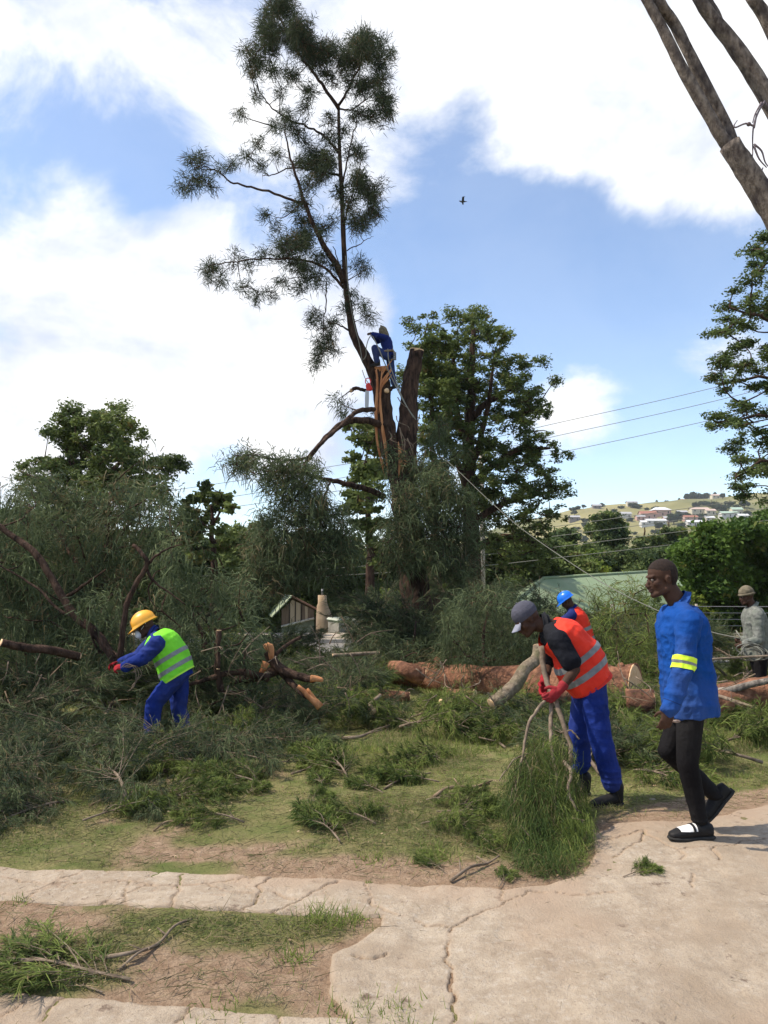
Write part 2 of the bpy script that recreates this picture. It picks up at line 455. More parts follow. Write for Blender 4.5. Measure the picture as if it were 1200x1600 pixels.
# ---------------------------------------------------------------- ground
def crack_world(poly): return [(q.x, q.y) for q in (G(a, b) for a, b in poly)]
PATH_POLY = crack_world([(-120, 1350), (100, 1357), (300, 1364), (530, 1374), (680, 1386), (680, 1444), (590, 1437), (280, 1424), (100, 1416), (-120, 1404)])
DRIVE_POLY = crack_world([(600, 1380), (644, 1383), (780, 1390), (850, 1384), (905, 1366), (928, 1335), (922, 1305), (960, 1288), (1080, 1282), (1150, 1268), (1330, 1240), (1500, 1230)]) + [(4.5, .8), (-.1, .8)] + crack_world([(545, 1600), (512, 1560), (506, 1525), (514, 1495), (560, 1470), (590, 1450), (590, 1436), (600, 1400)])
PATH2_POLY = crack_world([(-250, 1530), (0, 1547), (260, 1570), (450, 1586), (560, 1594)]) + [(-.2, 1.0), (-3.5, 1.0)]
CRACKS = [crack_world(c) for c in [
    [(40, 1408), (70, 1385), (130, 1368), (135, 1362)], [(0, 1376), (60, 1383)], [(60, 1385), (200, 1378), (230, 1385)],
    [(150, 1420), (230, 1385), (330, 1382), (400, 1372)], [(270, 1424), (278, 1395), (290, 1366)], [(380, 1427), (410, 1385), (430, 1372)],
    [(420, 1432), (480, 1405), (525, 1378)], [(565, 1378), (575, 1410), (600, 1432), (625, 1436)], [(460, 1412), (425, 1400)],
    [(200, 1422), (190, 1400), (205, 1378)], [(-20, 1395), (25, 1400), (60, 1392)], [(318, 1380), (345, 1395), (395, 1398)],
    [(775, 1388), (780, 1418), (710, 1450), (700, 1500), (712, 1560), (700, 1610)], [(780, 1418), (830, 1395), (900, 1402), (960, 1398)],
    [(550, 1500), (580, 1505), (600, 1497)], [(930, 1318), (1000, 1302), (1060, 1330), (1065, 1345)], [(1060, 1330), (1110, 1325), (1120, 1345)],
    [(960, 1340), (1000, 1320), (1010, 1302)], [(712, 1450), (650, 1442)], [(1110, 1325), (1200, 1312)], [(1080, 1392), (1080, 1368)],
    [(0, 1592), (40, 1566), (52, 1552)], [(60, 1603), (80, 1578), (110, 1562)], [(280, 1603), (300, 1576)], [(420, 1620), (430, 1590)],
    ]]
DIRT_POLY = crack_world([(380, 1350), (470, 1338), (600, 1342), (760, 1345), (800, 1350), (930, 1290), (1000, 1262), (1300, 1215), (1300, 1260), (960, 1300), (930, 1345), (880, 1392), (640, 1390), (380, 1376)])
def sdist(x, y, poly):
    d = polydist(x, y, poly); return np.where(inpoly(x, y, poly), d, -d)
def bare(x, y):
    """0 = grass, 1 = bare soil"""
    w = fbm2(x * 3, y * 3, 3, 11)
    a = sstep(-.12, .05, sdist(x, y, DIRT_POLY) + w * .14)
    b = sstep(.10, .36, fbm2(x * 2.1, y * 2.1, 4, 23) + .16 * (1 - sstep(4.1, 5.6, y)) + .30 * (y < 4.1) - .12)
    return np.clip(np.maximum(a, b * (1 - sstep(5.5, 8, y) * .6)), 0, 1)
def concrete_m(x, y):
    w = fbm2(x * 6, y * 6, 4, 31) * .026
    m = np.full(np.shape(x), -9.0)
    for p in (PATH_POLY, DRIVE_POLY, PATH2_POLY): m = np.maximum(m, sdist(x, y, p))
    return m + w

def grid_mesh(xs, ys, zf): 
    X, Y = np.meshgrid(xs, ys); Z = zf(X, Y)
    nx, ny = len(xs), len(ys)
    i = np.arange(ny - 1)[:, None] * nx; j = np.arange(nx - 1)[None, :]
    Q = np.stack([i + j, i + j + 1, i + nx + j + 1, i + nx + j], -1).reshape(-1, 4)
    return np.stack([X, Y, Z], -1).reshape(-1, 3), Q

def ground_material():
    m = bpy.data.materials.new('ground_soil'); m.use_nodes = True
    nt = m.node_tree; N = nt.nodes; L = nt.links; b = N['Principled BSDF']
    b.inputs['Roughness'].default_value = .95; b.inputs['Specular IOR Level'].default_value = .1
    tc = N.new('ShaderNodeTexCoord')
    def nz(s, d=6, lo=.35, hi=.65):
        n = N.new('ShaderNodeTexNoise'); n.inputs['Scale'].default_value = s; n.inputs['Detail'].default_value = d; n.inputs['Roughness'].default_value = .65
        L.new(tc.outputs['Object'], n.inputs['Vector'])
        r = N.new('ShaderNodeMapRange'); r.inputs[1].default_value = lo; r.inputs[2].default_value = hi; L.new(n.outputs[0], r.inputs[0]); return r.outputs[0]
    def mix(f, a, c):
        x = N.new('ShaderNodeMix'); x.data_type = 'RGBA'; L.new(f, x.inputs[0])
        for k, v in ((6, a), (7, c)):
            if isinstance(v, tuple): x.inputs[k].default_value = v + (1,)
            else: L.new(v, x.inputs[k])
        return x.outputs[2]
    at = N.new('ShaderNodeAttribute'); at.attribute_name = 'tint'
    sp = N.new('ShaderNodeSeparateColor'); L.new(at.outputs['Color'], sp.inputs[0])
    soil = mix(nz(14), (.26, .17, .11), (.40, .29, .20)); soil = mix(nz(90, 3, .45, .7), soil, (.20, .14, .09))
    thatch = mix(nz(40), (.17, .15, .065), (.31, .265, .125)); thatch = mix(nz(3), thatch, (.12, .145, .045))
    far = mix(nz(.12), (.06, .085, .03), (.14, .15, .06))
    c = mix(sp.outputs[0], thatch, soil); c = mix(sp.outputs[1], c, far)
    L.new(c, b.inputs['Base Color'])
    nb = N.new('ShaderNodeTexNoise'); nb.inputs['Scale'].default_value = 60; nb.inputs['Detail'].default_value = 8; nb.inputs['Roughness'].default_value = .7
    L.new(tc.outputs['Object'], nb.inputs['Vector'])
    bp = N.new('ShaderNodeBump'); bp.inputs['Distance'].default_value = .02; L.new(nb.outputs[0], bp.inputs['Height']); L.new(bp.outputs[0], b.inputs['Normal'])
    return m
def build_ground():
    xs = np.concatenate([[-1800, -1200, -600, -300, -150, -90], np.arange(-60, -8, 1.0), np.arange(-8, 8, .045), np.arange(8, 61, 1.0), [90, 150, 300, 600, 1200, 1800]])
    ys = np.concatenate([[-60, -30, -10, -3, 0], np.arange(1, 9, .035), np.arange(9, 20, .12), np.arange(20, 60, .6), np.arange(60, 300, 8), [340, 400, 600, 1000, 1700]])
    def zf(X, Y):
        z = gz(X, Y)
        near = (1 - sstep(8, 14, Y)) * sstep(0, 1.5, Y)
        z = z + near * (fbm2(X * 9, Y * 9, 3, 41) * .012)
        return z
    V, Q = grid_mesh(xs, ys, zf)
    t = np.zeros((len(V), 2))
    t[:, 0] = bare(V[:, 0], V[:, 1]); t[:, 1] = sstep(17, 22, V[:, 1])
    mb = MB(); mb.add(V, Q, None, t)
    tag(mb.build('ground', ground_material()), 'grassy ground with patches of bare reddish soil', 'ground', kind='structure')
build_ground()

def concrete_material():
    m = bpy.data.materials.new('worn_concrete'); m.use_nodes = True
    nt = m.node_tree; N = nt.nodes; L = nt.links; b = N['Principled BSDF']
    b.inputs['Roughness'].default_value = .9; b.inputs['Specular IOR Level'].default_value = .15
    tc = N.new('ShaderNodeTexCoord')
    def nz(s, d=6, lo=.35, hi=.65, r_=.6):
        n = N.new('ShaderNodeTexNoise'); n.inputs['Scale'].default_value = s; n.inputs['Detail'].default_value = d; n.inputs['Roughness'].default_value = r_
        L.new(tc.outputs['Object'], n.inputs['Vector'])
        r = N.new('ShaderNodeMapRange'); r.inputs[1].default_value = lo; r.inputs[2].default_value = hi; L.new(n.outputs[0], r.inputs[0]); return r.outputs[0]
    def mix(f, a, c):
        x = N.new('ShaderNodeMix'); x.data_type = 'RGBA'; L.new(f, x.inputs[0])
        for k, v in ((6, a), (7, c)):
            if isinstance(v, tuple): x.inputs[k].default_value = v + (1,)
            else: L.new(v, x.inputs[k])
        return x.outputs[2]
    at = N.new('ShaderNodeAttribute'); at.attribute_name = 'tint'
    sp = N.new('ShaderNodeSeparateColor'); L.new(at.outputs['Color'], sp.inputs[0])
    c = mix(nz(2.2), (.36, .29, .215), (.47, .395, .305))
    c = mix(nz(7, 10, .42, .68, .75), c, (.27, .21, .15))
    c = mix(nz(30, 6, .5, .75, .75), c, (.48, .42, .35))
    c = mix(nz(1.1, 5, .5, .62), c, (.30, .235, .17))
    c = mix(nz(120, 3, .55, .72), c, (.24, .19, .15))
    c = mix(nz(5, 9, .60, .66, .75), c, (.16, .115, .085))
    c = mix(sp.outputs[0], c, (.36, .27, .195))
    L.new(c, b.inputs['Base Color'])
    nb = N.new('ShaderNodeTexNoise'); nb.inputs['Scale'].default_value = 70; nb.inputs['Detail'].default_value = 9; nb.inputs['Roughness'].default_value = .7
    L.new(tc.outputs['Object'], nb.inputs['Vector'])
    bp = N.new('ShaderNodeBump'); bp.inputs['Distance'].default_value = .010; L.new(nb.outputs[0], bp.inputs['Height']); L.new(bp.outputs[0], b.inputs['Normal'])
    return m
M_CONC = concrete_material()
DIV = crack_world([(642, 1375), (632, 1420), (622, 1444)])
def concrete(name, poly, label, side=0, step=.009, xlim=(-2.7, 2.9), ylim=(2.2, 6.5)):
    xs_ = [p[0] for p in poly]; ys_ = [p[1] for p in poly]
    xs = np.arange(max(xlim[0], min(xs_) - .1), min(xlim[1], max(xs_) + .1), step); ys = np.arange(max(ylim[0], min(ys_) - .1), min(ylim[1], max(ys_) + .1), step)
    X, Y = np.meshgrid(xs, ys)
    w = fbm2(X * 6, Y * 6, 4, 31) * .026
    sd = sdist(X, Y, poly)
    if side: sd = np.maximum(sdist(X, Y, PATH_POLY), sdist(X, Y, DRIVE_POLY))
    sd = sd + w
    xd = np.interp(Y, [DIV[2][1], DIV[1][1], DIV[0][1]], [DIV[2][0], DIV[1][0], DIV[0][0]])
    part = np.ones(X.shape, bool) if not side else ((X < xd + .006) & (Y > DIV[2][1] - .06)) if side < 0 else ((X > xd - .006) | (Y <= DIV[2][1] - .05))
    WX = X + fbm2(X * 9, Y * 9, 5, 51) * .045; WY = Y + fbm2(X * 9, Y * 9, 5, 61) * .045
    cd = np.full(X.shape, 9.0); 
    for c in CRACKS: cd = np.minimum(cd, polydist(WX, WY, c, False))
    wid = .0005 + .0045 * np.clip(vnoise2(X * 3.5, Y * 3.5, 71) + .15, 0, 1)
    cr = 1 - sstep(wid * .6, wid * 1.25 + .0035, cd)
    # fine secondary cracks
    f = np.abs(fbm2(X * 2.0 + 9, Y * 2.0, 5, 81)); fc = (1 - sstep(.004, .014, f)) * sstep(-.1, .25, vnoise2(X * .9, Y * .9, 83))
    e = sstep(-.005, .025, sd)
    z = gz(X, Y) + .012 + fbm2(X * 3, Y * 3, 3, 91) * .010 + fbm2(X * 22, Y * 22, 4, 93) * .0025 - .004 * sstep(.12, .3, fbm2(X * 5, Y * 5, 5, 95))
    z = z * 1.0 - (1 - e) * .06 - cr * .028 * (1 - .35 * vnoise2(X * 5, Y * 5, 7)) - fc * .005
    nx, ny = len(xs), len(ys)
    i = np.arange(ny - 1)[:, None] * nx; j = np.arange(nx - 1)[None, :]
    Q = np.stack([i + j, i + j + 1, i + nx + j + 1, i + nx + j], -1).reshape(-1, 4)
    keep = ((sd > -.05) & part).ravel(); Q = Q[keep[Q].all(1)]
    dirt = np.clip(sstep(-.25, .12, sdist(X, Y, DIRT_POLY) + fbm2(X * 4, Y * 4, 4, 97) * .2) * .95 + sstep(.08, .45, fbm2(X * 1.3, Y * 1.3, 4, 99)) * .55 + (1 - sstep(0, .06, sd)) * .5 + fc * .7 + (1 - sstep(0, .03, cd)) * .6, 0, 1)
    mb = MB(); mb.add(np.stack([X, Y, z], -1).reshape(-1, 3), Q, None, np.stack([dirt, dirt], -1).reshape(-1, 2))
    V = mb.V[0]; used = np.zeros(len(V), bool); used[mb.Q[0].ravel()] = True
    idx = np.cumsum(used) - 1; mb.Q[0] = idx[mb.Q[0]]; mb.V[0] = V[used]; mb.tint[0] = mb.tint[0][used]; mb.n = used.sum()
    return tag(mb.build(name, M_CONC), label, 'paving', kind='structure')
concrete('concrete_path', PATH_POLY, 'cracked concrete strip crossing the grass left of the driveway', -1)
concrete('concrete_driveway', DRIVE_POLY, 'worn sandy concrete driveway slab in the foreground', 1)
concrete('concrete_path', PATH2_POLY, 'nearest concrete strip along the bottom left')

# road behind
def road():
    def slab(name, y0, y1, h, m, label, x0=-60, x1=60):
        xs = np.arange(x0, x1 + 1, 1.0); ys = np.linspace(y0, y1, 12)
        def zf(X, Y): return np.interp(Y, TY, TZ) + h
        V, Q = grid_mesh(xs, ys, zf); mb = MB(); mb.add(V, Q)
        A = np.stack([xs, np.full(len(xs), y0), zf(xs, np.full(len(xs), y0))], 1); B = A.copy(); B[:, 2] -= h + .05
        n = len(xs); i = np.arange(n - 1)
        mb.add(np.concatenate([A, B]), np.stack([i, i + n, i + n + 1, i + 1], 1))
        return tag(mb.build(name, m), label, 'road', kind='structure')
    slab('road', 19.8, 25.0, .02, mat('asphalt', (.13, .125, .12), (.20, .19, .18), scale=6, rough=.9, bump=.004, bscale=90, c3=(.24, .22, .19)), 'grey asphalt road behind the felled logs')
    slab('kerb', 25.0, 25.2, .14, mat('kerb_concrete', (.34, .31, .27), (.45, .42, .37), scale=8, rough=.9), 'concrete kerb on the far side of the road')
    slab('pavement', 25.203, 28.4, .12, mat('pavement_soil', (.33, .27, .21), (.42, .36, .29), scale=3, rough=.95, c3=(.25, .22, .13)), 'sandy pavement on the far side of the road')
road()

# hill across the valley
def hill_z(x, y):
    px = x / y * F + 600
    rpx = np.interp(px, [-900, 0, 450, 620, 760, 860, 900, 1000, 1080, 1150, 1260, 1500, 2600], [868, 872, 872, 858, 832, 815, 806, 795, 784, 780, 772, 770, 775])
    R = 900.0
    zr = CAMZ + (893 - rpx) / F * R
    s = sstep(300, 930, y) ** .9
    z = -27 + (zr + 27) * s
    z = z + fbm2(x * .006, y * .006, 4, 5) * 22 * sstep(320, 450, y) * (1 - sstep(780, 900, y)) + fbm2(x * .02, y * .02, 3, 6) * 3 * sstep(320, 500, y)
    return z - sstep(980, 1600, y) * 60
def build_hill():
    xs = np.concatenate([np.arange(-1800, -100, 40), np.arange(-100, 620, 9), np.arange(620, 1800, 45)])
    ys = np.concatenate([np.arange(290, 980, 9), np.arange(980, 1700, 40)])
    V, Q = grid_mesh(xs, ys, hill_z); mb = MB(); mb.add(V, Q)
    m = mat('hill_grass', (.20, .185, .085), (.28, .25, .12), scale=.02, rough=.95, detail=8, c3=(.10, .115, .05), spec=.05)
    tag(mb.build('hill', m), 'dry grassy hillside across the valley', 'hill', kind='structure')
build_hill()
def HZ(px, py):
    """point on the hill seen at a pixel"""
    prev = None
    q = P(px, py, 1.0); ds = np.arange(420, 1000, 2.0)
    hz = hill_z(q.x * ds, ds); zz = CAMZ + (q.z - CAMZ) * ds
    hit = np.nonzero(hz >= zz)[0]
    i = hit[0] if len(hit) else 240
    return Vector((q.x * ds[i], ds[i], hz[i]))

# ================================================================ people
class Clay:
    """overlapping closed shapes fused into one continuous surface"""
    def __init__(s): s.mb = MB()
    def ball(s, c, r, R=None, seg=12):
        c = V3(c); r = np.array(r if hasattr(r, '__len__') else (r, r, r), float)
        nu, nv = seg, seg // 2 + 1
        th = np.arange(nu) / nu * 2 * math.pi; ph = np.linspace(0, math.pi, nv + 1)[1:-1]
        V = [np.array([[0, 0, 1.0]])] + [np.stack([np.sin(p) * np.cos(th), np.sin(p) * np.sin(th), np.full(nu, math.cos(p))], 1) for p in ph] + [np.array([[0, 0, -1.0]])]
        V = np.concatenate(V) * r
        if R is not None: V = V @ np.array(R).T
        T = []; Q = []; m = len(ph)
        for j in range(nu):
            k = (j + 1) % nu
            T.append((0, 1 + j, 1 + k)); T.append((len(V) - 1, 1 + (m - 1) * nu + k, 1 + (m - 1) * nu + j))
            for i in range(m - 1): Q.append((1 + i * nu + j, 1 + (i + 1) * nu + j, 1 + (i + 1) * nu + k, 1 + i * nu + k))
        s.mb.add(V + c, Q, T)
    def cap(s, a, b, ra, rb, seg=14):
        a = V3(a); b = V3(b)
        s.mb.tube([a, a * .67 + b * .33, a * .33 + b * .67, b], [ra, ra * .67 + rb * .33, ra * .33 + rb * .67, rb], seg)
        s.ball(a, ra * 1.0, seg=seg); s.ball(b, rb * 1.0, seg=seg)
    def loft(s, secs, seg=20):
        """secs: (centre, side vector, front vector) elliptical sections"""
        th = np.arange(seg) / seg * 2 * math.pi; R = []
        for c, a, b in secs:
            c, a, b = V3(c), V3(a), V3(b)
            ca, sa = np.cos(th), np.sin(th)
            ca = np.sign(ca) * np.abs(ca) ** .85; sa = np.sign(sa) * np.abs(sa) ** .85
            R.append(c + ca[:, None] * a + sa[:, None] * b)
        n = len(R); V = np.concatenate(R + [V3(secs[0][0])[None], V3(secs[-1][0])[None]])
        i = np.arange(n - 1)[:, None] * seg; j = np.arange(seg)[None, :]; k = (j + 1) % seg
        Q = np.stack([i + j, i + k, i + seg + k, i + seg + j], -1).reshape(-1, 4)
        T = []
        for jj in range(seg):
            T.append((n * seg, (jj + 1) % seg, jj)); T.append((n * seg + 1, (n - 1) * seg + jj, (n - 1) * seg + (jj + 1) % seg))
        s.mb.add(V, Q, T)
    def build(s, name, material, parent=None, voxel=.008, smooth=3, wr=0.0, wscale=9, cuts=(), seed=0, wst=(1, 1, 1)):
        tmp = s.mb.build('tmp_clay', material)
        md = tmp.modifiers.new('r', 'REMESH'); md.mode = 'VOXEL'; md.voxel_size = voxel; md.use_smooth_shade = True
        if smooth:
            m2 = tmp.modifiers.new('s', 'SMOOTH'); m2.factor = .5; m2.iterations = smooth
        dg = bpy.context.evaluated_depsgraph_get(); ev = tmp.evaluated_get(dg)
        me = bpy.data.meshes.new_from_object(ev)
        old = tmp.data; bpy.data.objects.remove(tmp); bpy.data.meshes.remove(old)
        me.name = name
        if wr:
            n = len(me.vertices); co = np.zeros(n * 3, np.float32); me.vertices.foreach_get('co', co); co = co.reshape(-1, 3).astype(float)
            no = np.zeros(n * 3, np.float32); me.vertices.foreach_get('normal', no); no = no.reshape(-1, 3).astype(float)
            q = co * np.array(wst) * wscale
            a = vnoise3(q[:, 0], q[:, 1], q[:, 2], seed); b = vnoise3(q[:, 0] * 2.3 + a, q[:, 1] * 2.3, q[:, 2] * 2.3, seed + 1)
            dsp = (1 - np.abs(a)) * .7 + (1 - np.abs(b)) * .45 - .75
            co += no * (dsp * wr)[:, None]
            me.vertices.foreach_set('co', co.astype(np.float32).ravel()); me.update()
        if cuts:
            bm = bmesh.new(); bm.from_mesh(me)
            for c, nrm in cuts:     # drop what lies on the side the normal points to
                bmesh.ops.bisect_plane(bm, geom=bm.verts[:] + bm.edges[:] + bm.faces[:], plane_co=c, plane_no=nrm, clear_outer=True)
            bm.to_mesh(me); bm.free()
        me.materials.clear(); me.materials.append(material)
        for p in me.polygons: p.use_smooth = True
        o = bpy.data.objects.new(name, me); COL.objects.link(o)
        if parent is not None:
            o.parent = parent; o.matrix_parent_inverse = parent_inv(parent)
        return o
def shell_band(src, name, material, parent, planes, off=.004, keep=None, thick=0.0):
    """piece of src's surface between planes [(co, outward normal)...], lifted off it"""
    bm = bmesh.new(); bm.from_mesh(src.data)
    for c, nrm in planes:
        bmesh.ops.bisect_plane(bm, geom=bm.verts[:] + bm.edges[:] + bm.faces[:], plane_co=c, plane_no=nrm, clear_outer=True)
    if keep is not None:
        bad = [f for f in bm.faces if not keep(f.calc_center_median())]
        bmesh.ops.delete(bm, geom=bad, context='FACES')
    bm.normal_update()
    for v in bm.verts: v.co += v.normal * off
    me = bpy.data.meshes.new(name); bm.to_mesh(me); bm.free()
    me.materials.clear(); me.materials.append(material)
    for p in me.polygons: p.use_smooth = True
    o = bpy.data.objects.new(name, me); COL.objects.link(o)
    if parent is not None:
        o.parent = parent; o.matrix_parent_inverse = parent_inv(parent)
    return o

M_SEAM = mat('dark_seam', (.006, .018, .08), rough=.9)
def fabric(name, c, dark=.72, rough=.85, scale=7):
    g = sum(c) / 3; dust = tuple(v * .72 + (g * .6 + .025) * .28 for v in c)
    return mat(name, tuple(v * dark for v in c), c, scale=scale, rough=rough, bump=.006, bscale=38, spec=.12, c3=dust)
M_SKIN = mat('dark_brown_skin', (.050, .026, .018), (.075, .040, .027), scale=12, rough=.65, spec=.14)
M_EYE = mat('eye_white', (.16, .13, .11), rough=.5)
M_PUPIL = mat('pupil', (.01, .008, .006), rough=.5)
M_HAIR = mat('short_black_hair', (.016, .010, .008), (.030, .019, .015), scale=80, rough=.95, bump=.003, bscale=200)
M_LIP = mat('lips', (.075, .035, .03), rough=.5)
M_JACKET = fabric('blue_jacket_cloth', (.007, .062, .28), .8)
M_OVERALL = fabric('blue_overall_cloth', (.012, .032, .205), .7)
M_NAVY = fabric('navy_sleeve_cloth', (.010, .022, .14), .7)
M_BLACK = fabric('black_cloth', (.010, .011, .016), .6)
M_JEANS = fabric('black_jeans', (.009, .008, .009), .6)
M_ORANGE = mat('orange_vest_cloth', (.74, .036, .018), (.86, .050, .024), scale=6, rough=.7, bump=.003, bscale=40, spec=.2)
M_LIME = mat('lime_vest_cloth', (.17, .62, .03), (.22, .72, .04), scale=6, rough=.7, bump=.003, bscale=40, spec=.2)
M_YELLOWBAND = mat('yellow_band', (.62, .85, .04), rough=.6)
M_REFLECT = mat('grey_reflective_tape', (.16, .17, .17), (.22, .23, .23), scale=20, rough=.45, spec=.5)
M_GLOVE = fabric('red_glove_cloth', (.30, .018, .025), .7)
M_SHOE = mat('black_shoe_leather', (.008, .008, .009), (.016, .015, .015), scale=20, rough=.6, spec=.2)
M_SHOE_WHITE = mat('white_shoe_leather', (.75, .74, .72), rough=.5)
M_SOLE = mat('shoe_rubber', (.02, .02, .02), (.035, .033, .03), scale=30, rough=.9)
M_HELM_Y = mat('yellow_helmet_plastic', (.75, .34, .02), (.85, .42, .04), scale=5, rough=.4, spec=.5)
M_HELM_B = mat('blue_helmet_plastic', (.01, .16, .75), rough=.3, spec=.5)
M_CAP = fabric('grey_cap_cloth', (.085, .085, .11), .75, scale=14)
M_CAPW = fabric('pale_visor_cloth', (.26, .27, .33), .8)
M_BEANIE = mat('camouflage_beanie_cloth', (.10, .085, .055), (.19, .16, .11), scale=18, rough=.95, bump=.003, bscale=80)
M_GREYJKT = mat('grey_camouflage_jacket_cloth', (.10, .105, .095), (.22, .225, .20), scale=22, rough=.9, bump=.004, bscale=60, c3=(.13, .15, .12))
M_MASK = fabric('white_mask_cloth', (.62, .64, .66), .85)
M_ROPE = mat('rope_fibre', (.17, .17, .145), (.28, .28, .24), scale=60, rough=.9)
M_ROPE_D = mat('rope_dark', (.12, .12, .10), (.20, .20, .17), scale=60, rough=.9)

def basis(f, u):
    f = V3(f); u = V3(u); f = f / np.linalg.norm(f); s = np.cross(f, u); s /= np.linalg.norm(s); u = np.cross(s, f)
    return f, s, u      # forward, side(right), up
def head_clay(cl, c, f, u, k=1.0):
    f, s, u = basis(f, u); c = V3(c); R = np.stack([f, s, u], 1)
    def p(a, b, d): return c + (f * a + s * b + u * d) * k
    cl.ball(p(-.012, 0, .032), (.094 * k, .074 * k, .088 * k), R, 20)
    cl.ball(p(-.040, 0, .005), (.062 * k, .064 * k, .070 * k), R, 14)
    cl.ball(p(.022, 0, -.030), (.066 * k, .058 * k, .078 * k), R, 16)
    cl.cap(p(.005, .040, -.070), p(.066, .014, -.094), .026 * k, .021 * k, 8); cl.cap(p(.005, -.040, -.070), p(.066, -.014, -.094), .026 * k, .021 * k, 8)
    cl.ball(p(.072, 0, -.096), .021 * k)
    cl.cap(p(.084, 0, .000), p(.104, 0, -.034), .008 * k, .013 * k, 8)
    for e in (-1, 1):
        cl.ball(p(.098, e * .012, -.040), (.011 * k, .009 * k, .008 * k), R, 8)
        cl.cap(p(.074, e * .045, .020), p(.083, e * .012, .018), .009 * k, .010 * k, 8)     # brow
        cl.ball(p(.052, e * .040, -.026), (.028 * k, .024 * k, .026 * k), R, 8)             # cheek
        cl.ball(p(-.008, e * .074, -.012), (.018 * k, .008 * k, .028 * k), R, 10)           # ear
        cl.ball(p(-.012, e * .080, .004), (.014 * k, .007 * k, .010 * k), R, 8)
    cl.ball(p(.088, 0, -.056), (.014 * k, .026 * k, .0075 * k), R, 10); cl.ball(p(.086, 0, -.071), (.013 * k, .022 * k, .008 * k), R, 10)
    return p, R
def hand_clay(cl, w, d, n, side, curl=.5, k=1.0, thumb=1.0, r0=1.0):
    """w wrist, d along the hand, n palm normal, side = +1/-1 where the thumb leaves"""
    d, s, n_ = basis(d, n); n = n_; s = s * side; w = V3(w)
    R = np.stack([d, s, n], 1)
    cl.ball(w + d * .045 * k, (.055 * k, .040 * k, .0175 * k * r0), R, 12)
    cl.ball(w + d * .010 * k, (.03 * k, .028 * k, .021 * k * r0), R, 10)
    for i, (o, L) in enumerate(((.030, .078), (.010, .088), (-.010, .082), (-.029, .064))):
        a = w + (d * (.084 - abs(i - 1.2) * .004) + s * o) * k
        ang = 0; q = a
        for j, fr in enumerate((.45, .32, .25)):
            ang += (curl * (1.05 if j else .7) + .05 * i)
            dd = d * math.cos(ang) + n * math.sin(ang)
            q2 = q + dd * L * fr * k * 1.05
            cl.cap(q, q2, (.0092 - j * .0008) * k * r0, (.0084 - j * .0008) * k * r0, 8); q = q2
    a = w + (d * .02 + s * .028) * k
    t1 = norm(d * .65 + s * .75 + n * .35 * thumb); t2 = norm(d * .9 + s * .15 + n * .8 * thumb)
    b = a + t1 * .042 * k; c = b + t2 * .032 * k
    cl.cap(a, b, .013 * k * r0, .0105 * k * r0, 8); cl.cap(b, c, .0105 * k * r0, .0085 * k * r0, 8)

def shoe(parent, heel, toe_dir, up, size=1.0, mats=(None, None), vamp=None, boot=True):
    f, s, u = basis(toe_dir, up); h = V3(heel); R = np.stack([f, s, u], 1)
    def p(a, b, c): return h + (f * a + s * b + u * c) * size
    c = Clay()
    c.loft([(p(-.035, 0, .045), s * .030 * size, u * .035 * size), (p(-.01, 0, .05), s * .038 * size, u * .042 * size), (p(.06, 0, .045), s * .038 * size, u * .040 * size), (p(.12, 0, .038), s * .044 * size, u * .033 * size),
            (p(.17, 0, .033), s * .043 * size, u * .027 * size), (p(.205, 0, .028), s * .032 * size, u * .020 * size), (p(.222, 0, .026), s * .015 * size, u * .012 * size)], 16)
    if boot: c.cap(p(0, 0, .05), p(-.005, 0, .13), .043 * size, .046 * size)
    o = c.build('shoe', mats[0], parent, .007, 2)
    c = Clay()
    c.loft([(p(-.045, 0, .010), s * .028 * size, u * .012 * size), (p(-.02, 0, .010), s * .042 * size, u * .013 * size), (p(.05, 0, .010), s * .040 * size, u * .013 * size), (p(.13, 0, .010), s * .050 * size, u * .013 * size),
            (p(.19, 0, .012), s * .043 * size, u * .013 * size), (p(.228, 0, .014), s * .018 * size, u * .010 * size)], 16)
    so = c.build('sole', M_SOLE, o, .007, 1)
    if vamp:
        shell_band(o, 'vamp', vamp, o, [(p(.165, 0, 0), f), (p(.062, 0, 0), -f), (p(0, 0, .052), -u)], .003, None)
        shell_band(o, 'strap', M_SHOE, o, [(p(.095, 0, 0), f), (p(.080, 0, 0), -f), (p(0, 0, .045), -u)], .007)
        shell_band(o, 'strap', M_SHOE, o, [(p(.070, 0, 0), f), (p(.058, 0, 0), -f), (p(0, 0, .045), -u)], .007)
    return o

def lerp(a, b, t): return V3(a) * (1 - t) + V3(b) * t
def torso_secs(J, grow=0.0, top=1.0, wid=1.0, low=0.0, belly=1.0):
    hip, neck = V3(J['hip']), V3(J['neck']); up = norm(neck - hip); H = np.linalg.norm(neck - hip)
    side = V3(J['side']); side = norm(side - up * np.dot(side, up)); fr = V3(J['front']); fr = norm(fr - up * np.dot(fr, up))
    bend = V3(J.get('bend', (0, 0, 0)))
    g = grow
    rows = [(-.13, .172, .125), (0, .175, .130), (.15, .160, .118 * belly), (.32, .155, .115 * belly), (.5, .165, .122), (.68, .180, .128), (.82, .185, .118), (.92, .150, .095), (1.0, .085, .070)]
    out = []
    for t, a, b in rows:
        if t > top: break
        if t < low: continue
        c = hip + up * H * t + bend * math.sin(max(0, min(1, t)) * math.pi)
        out.append((c, side * (a * wid + g), fr * (b + g)))
    return out

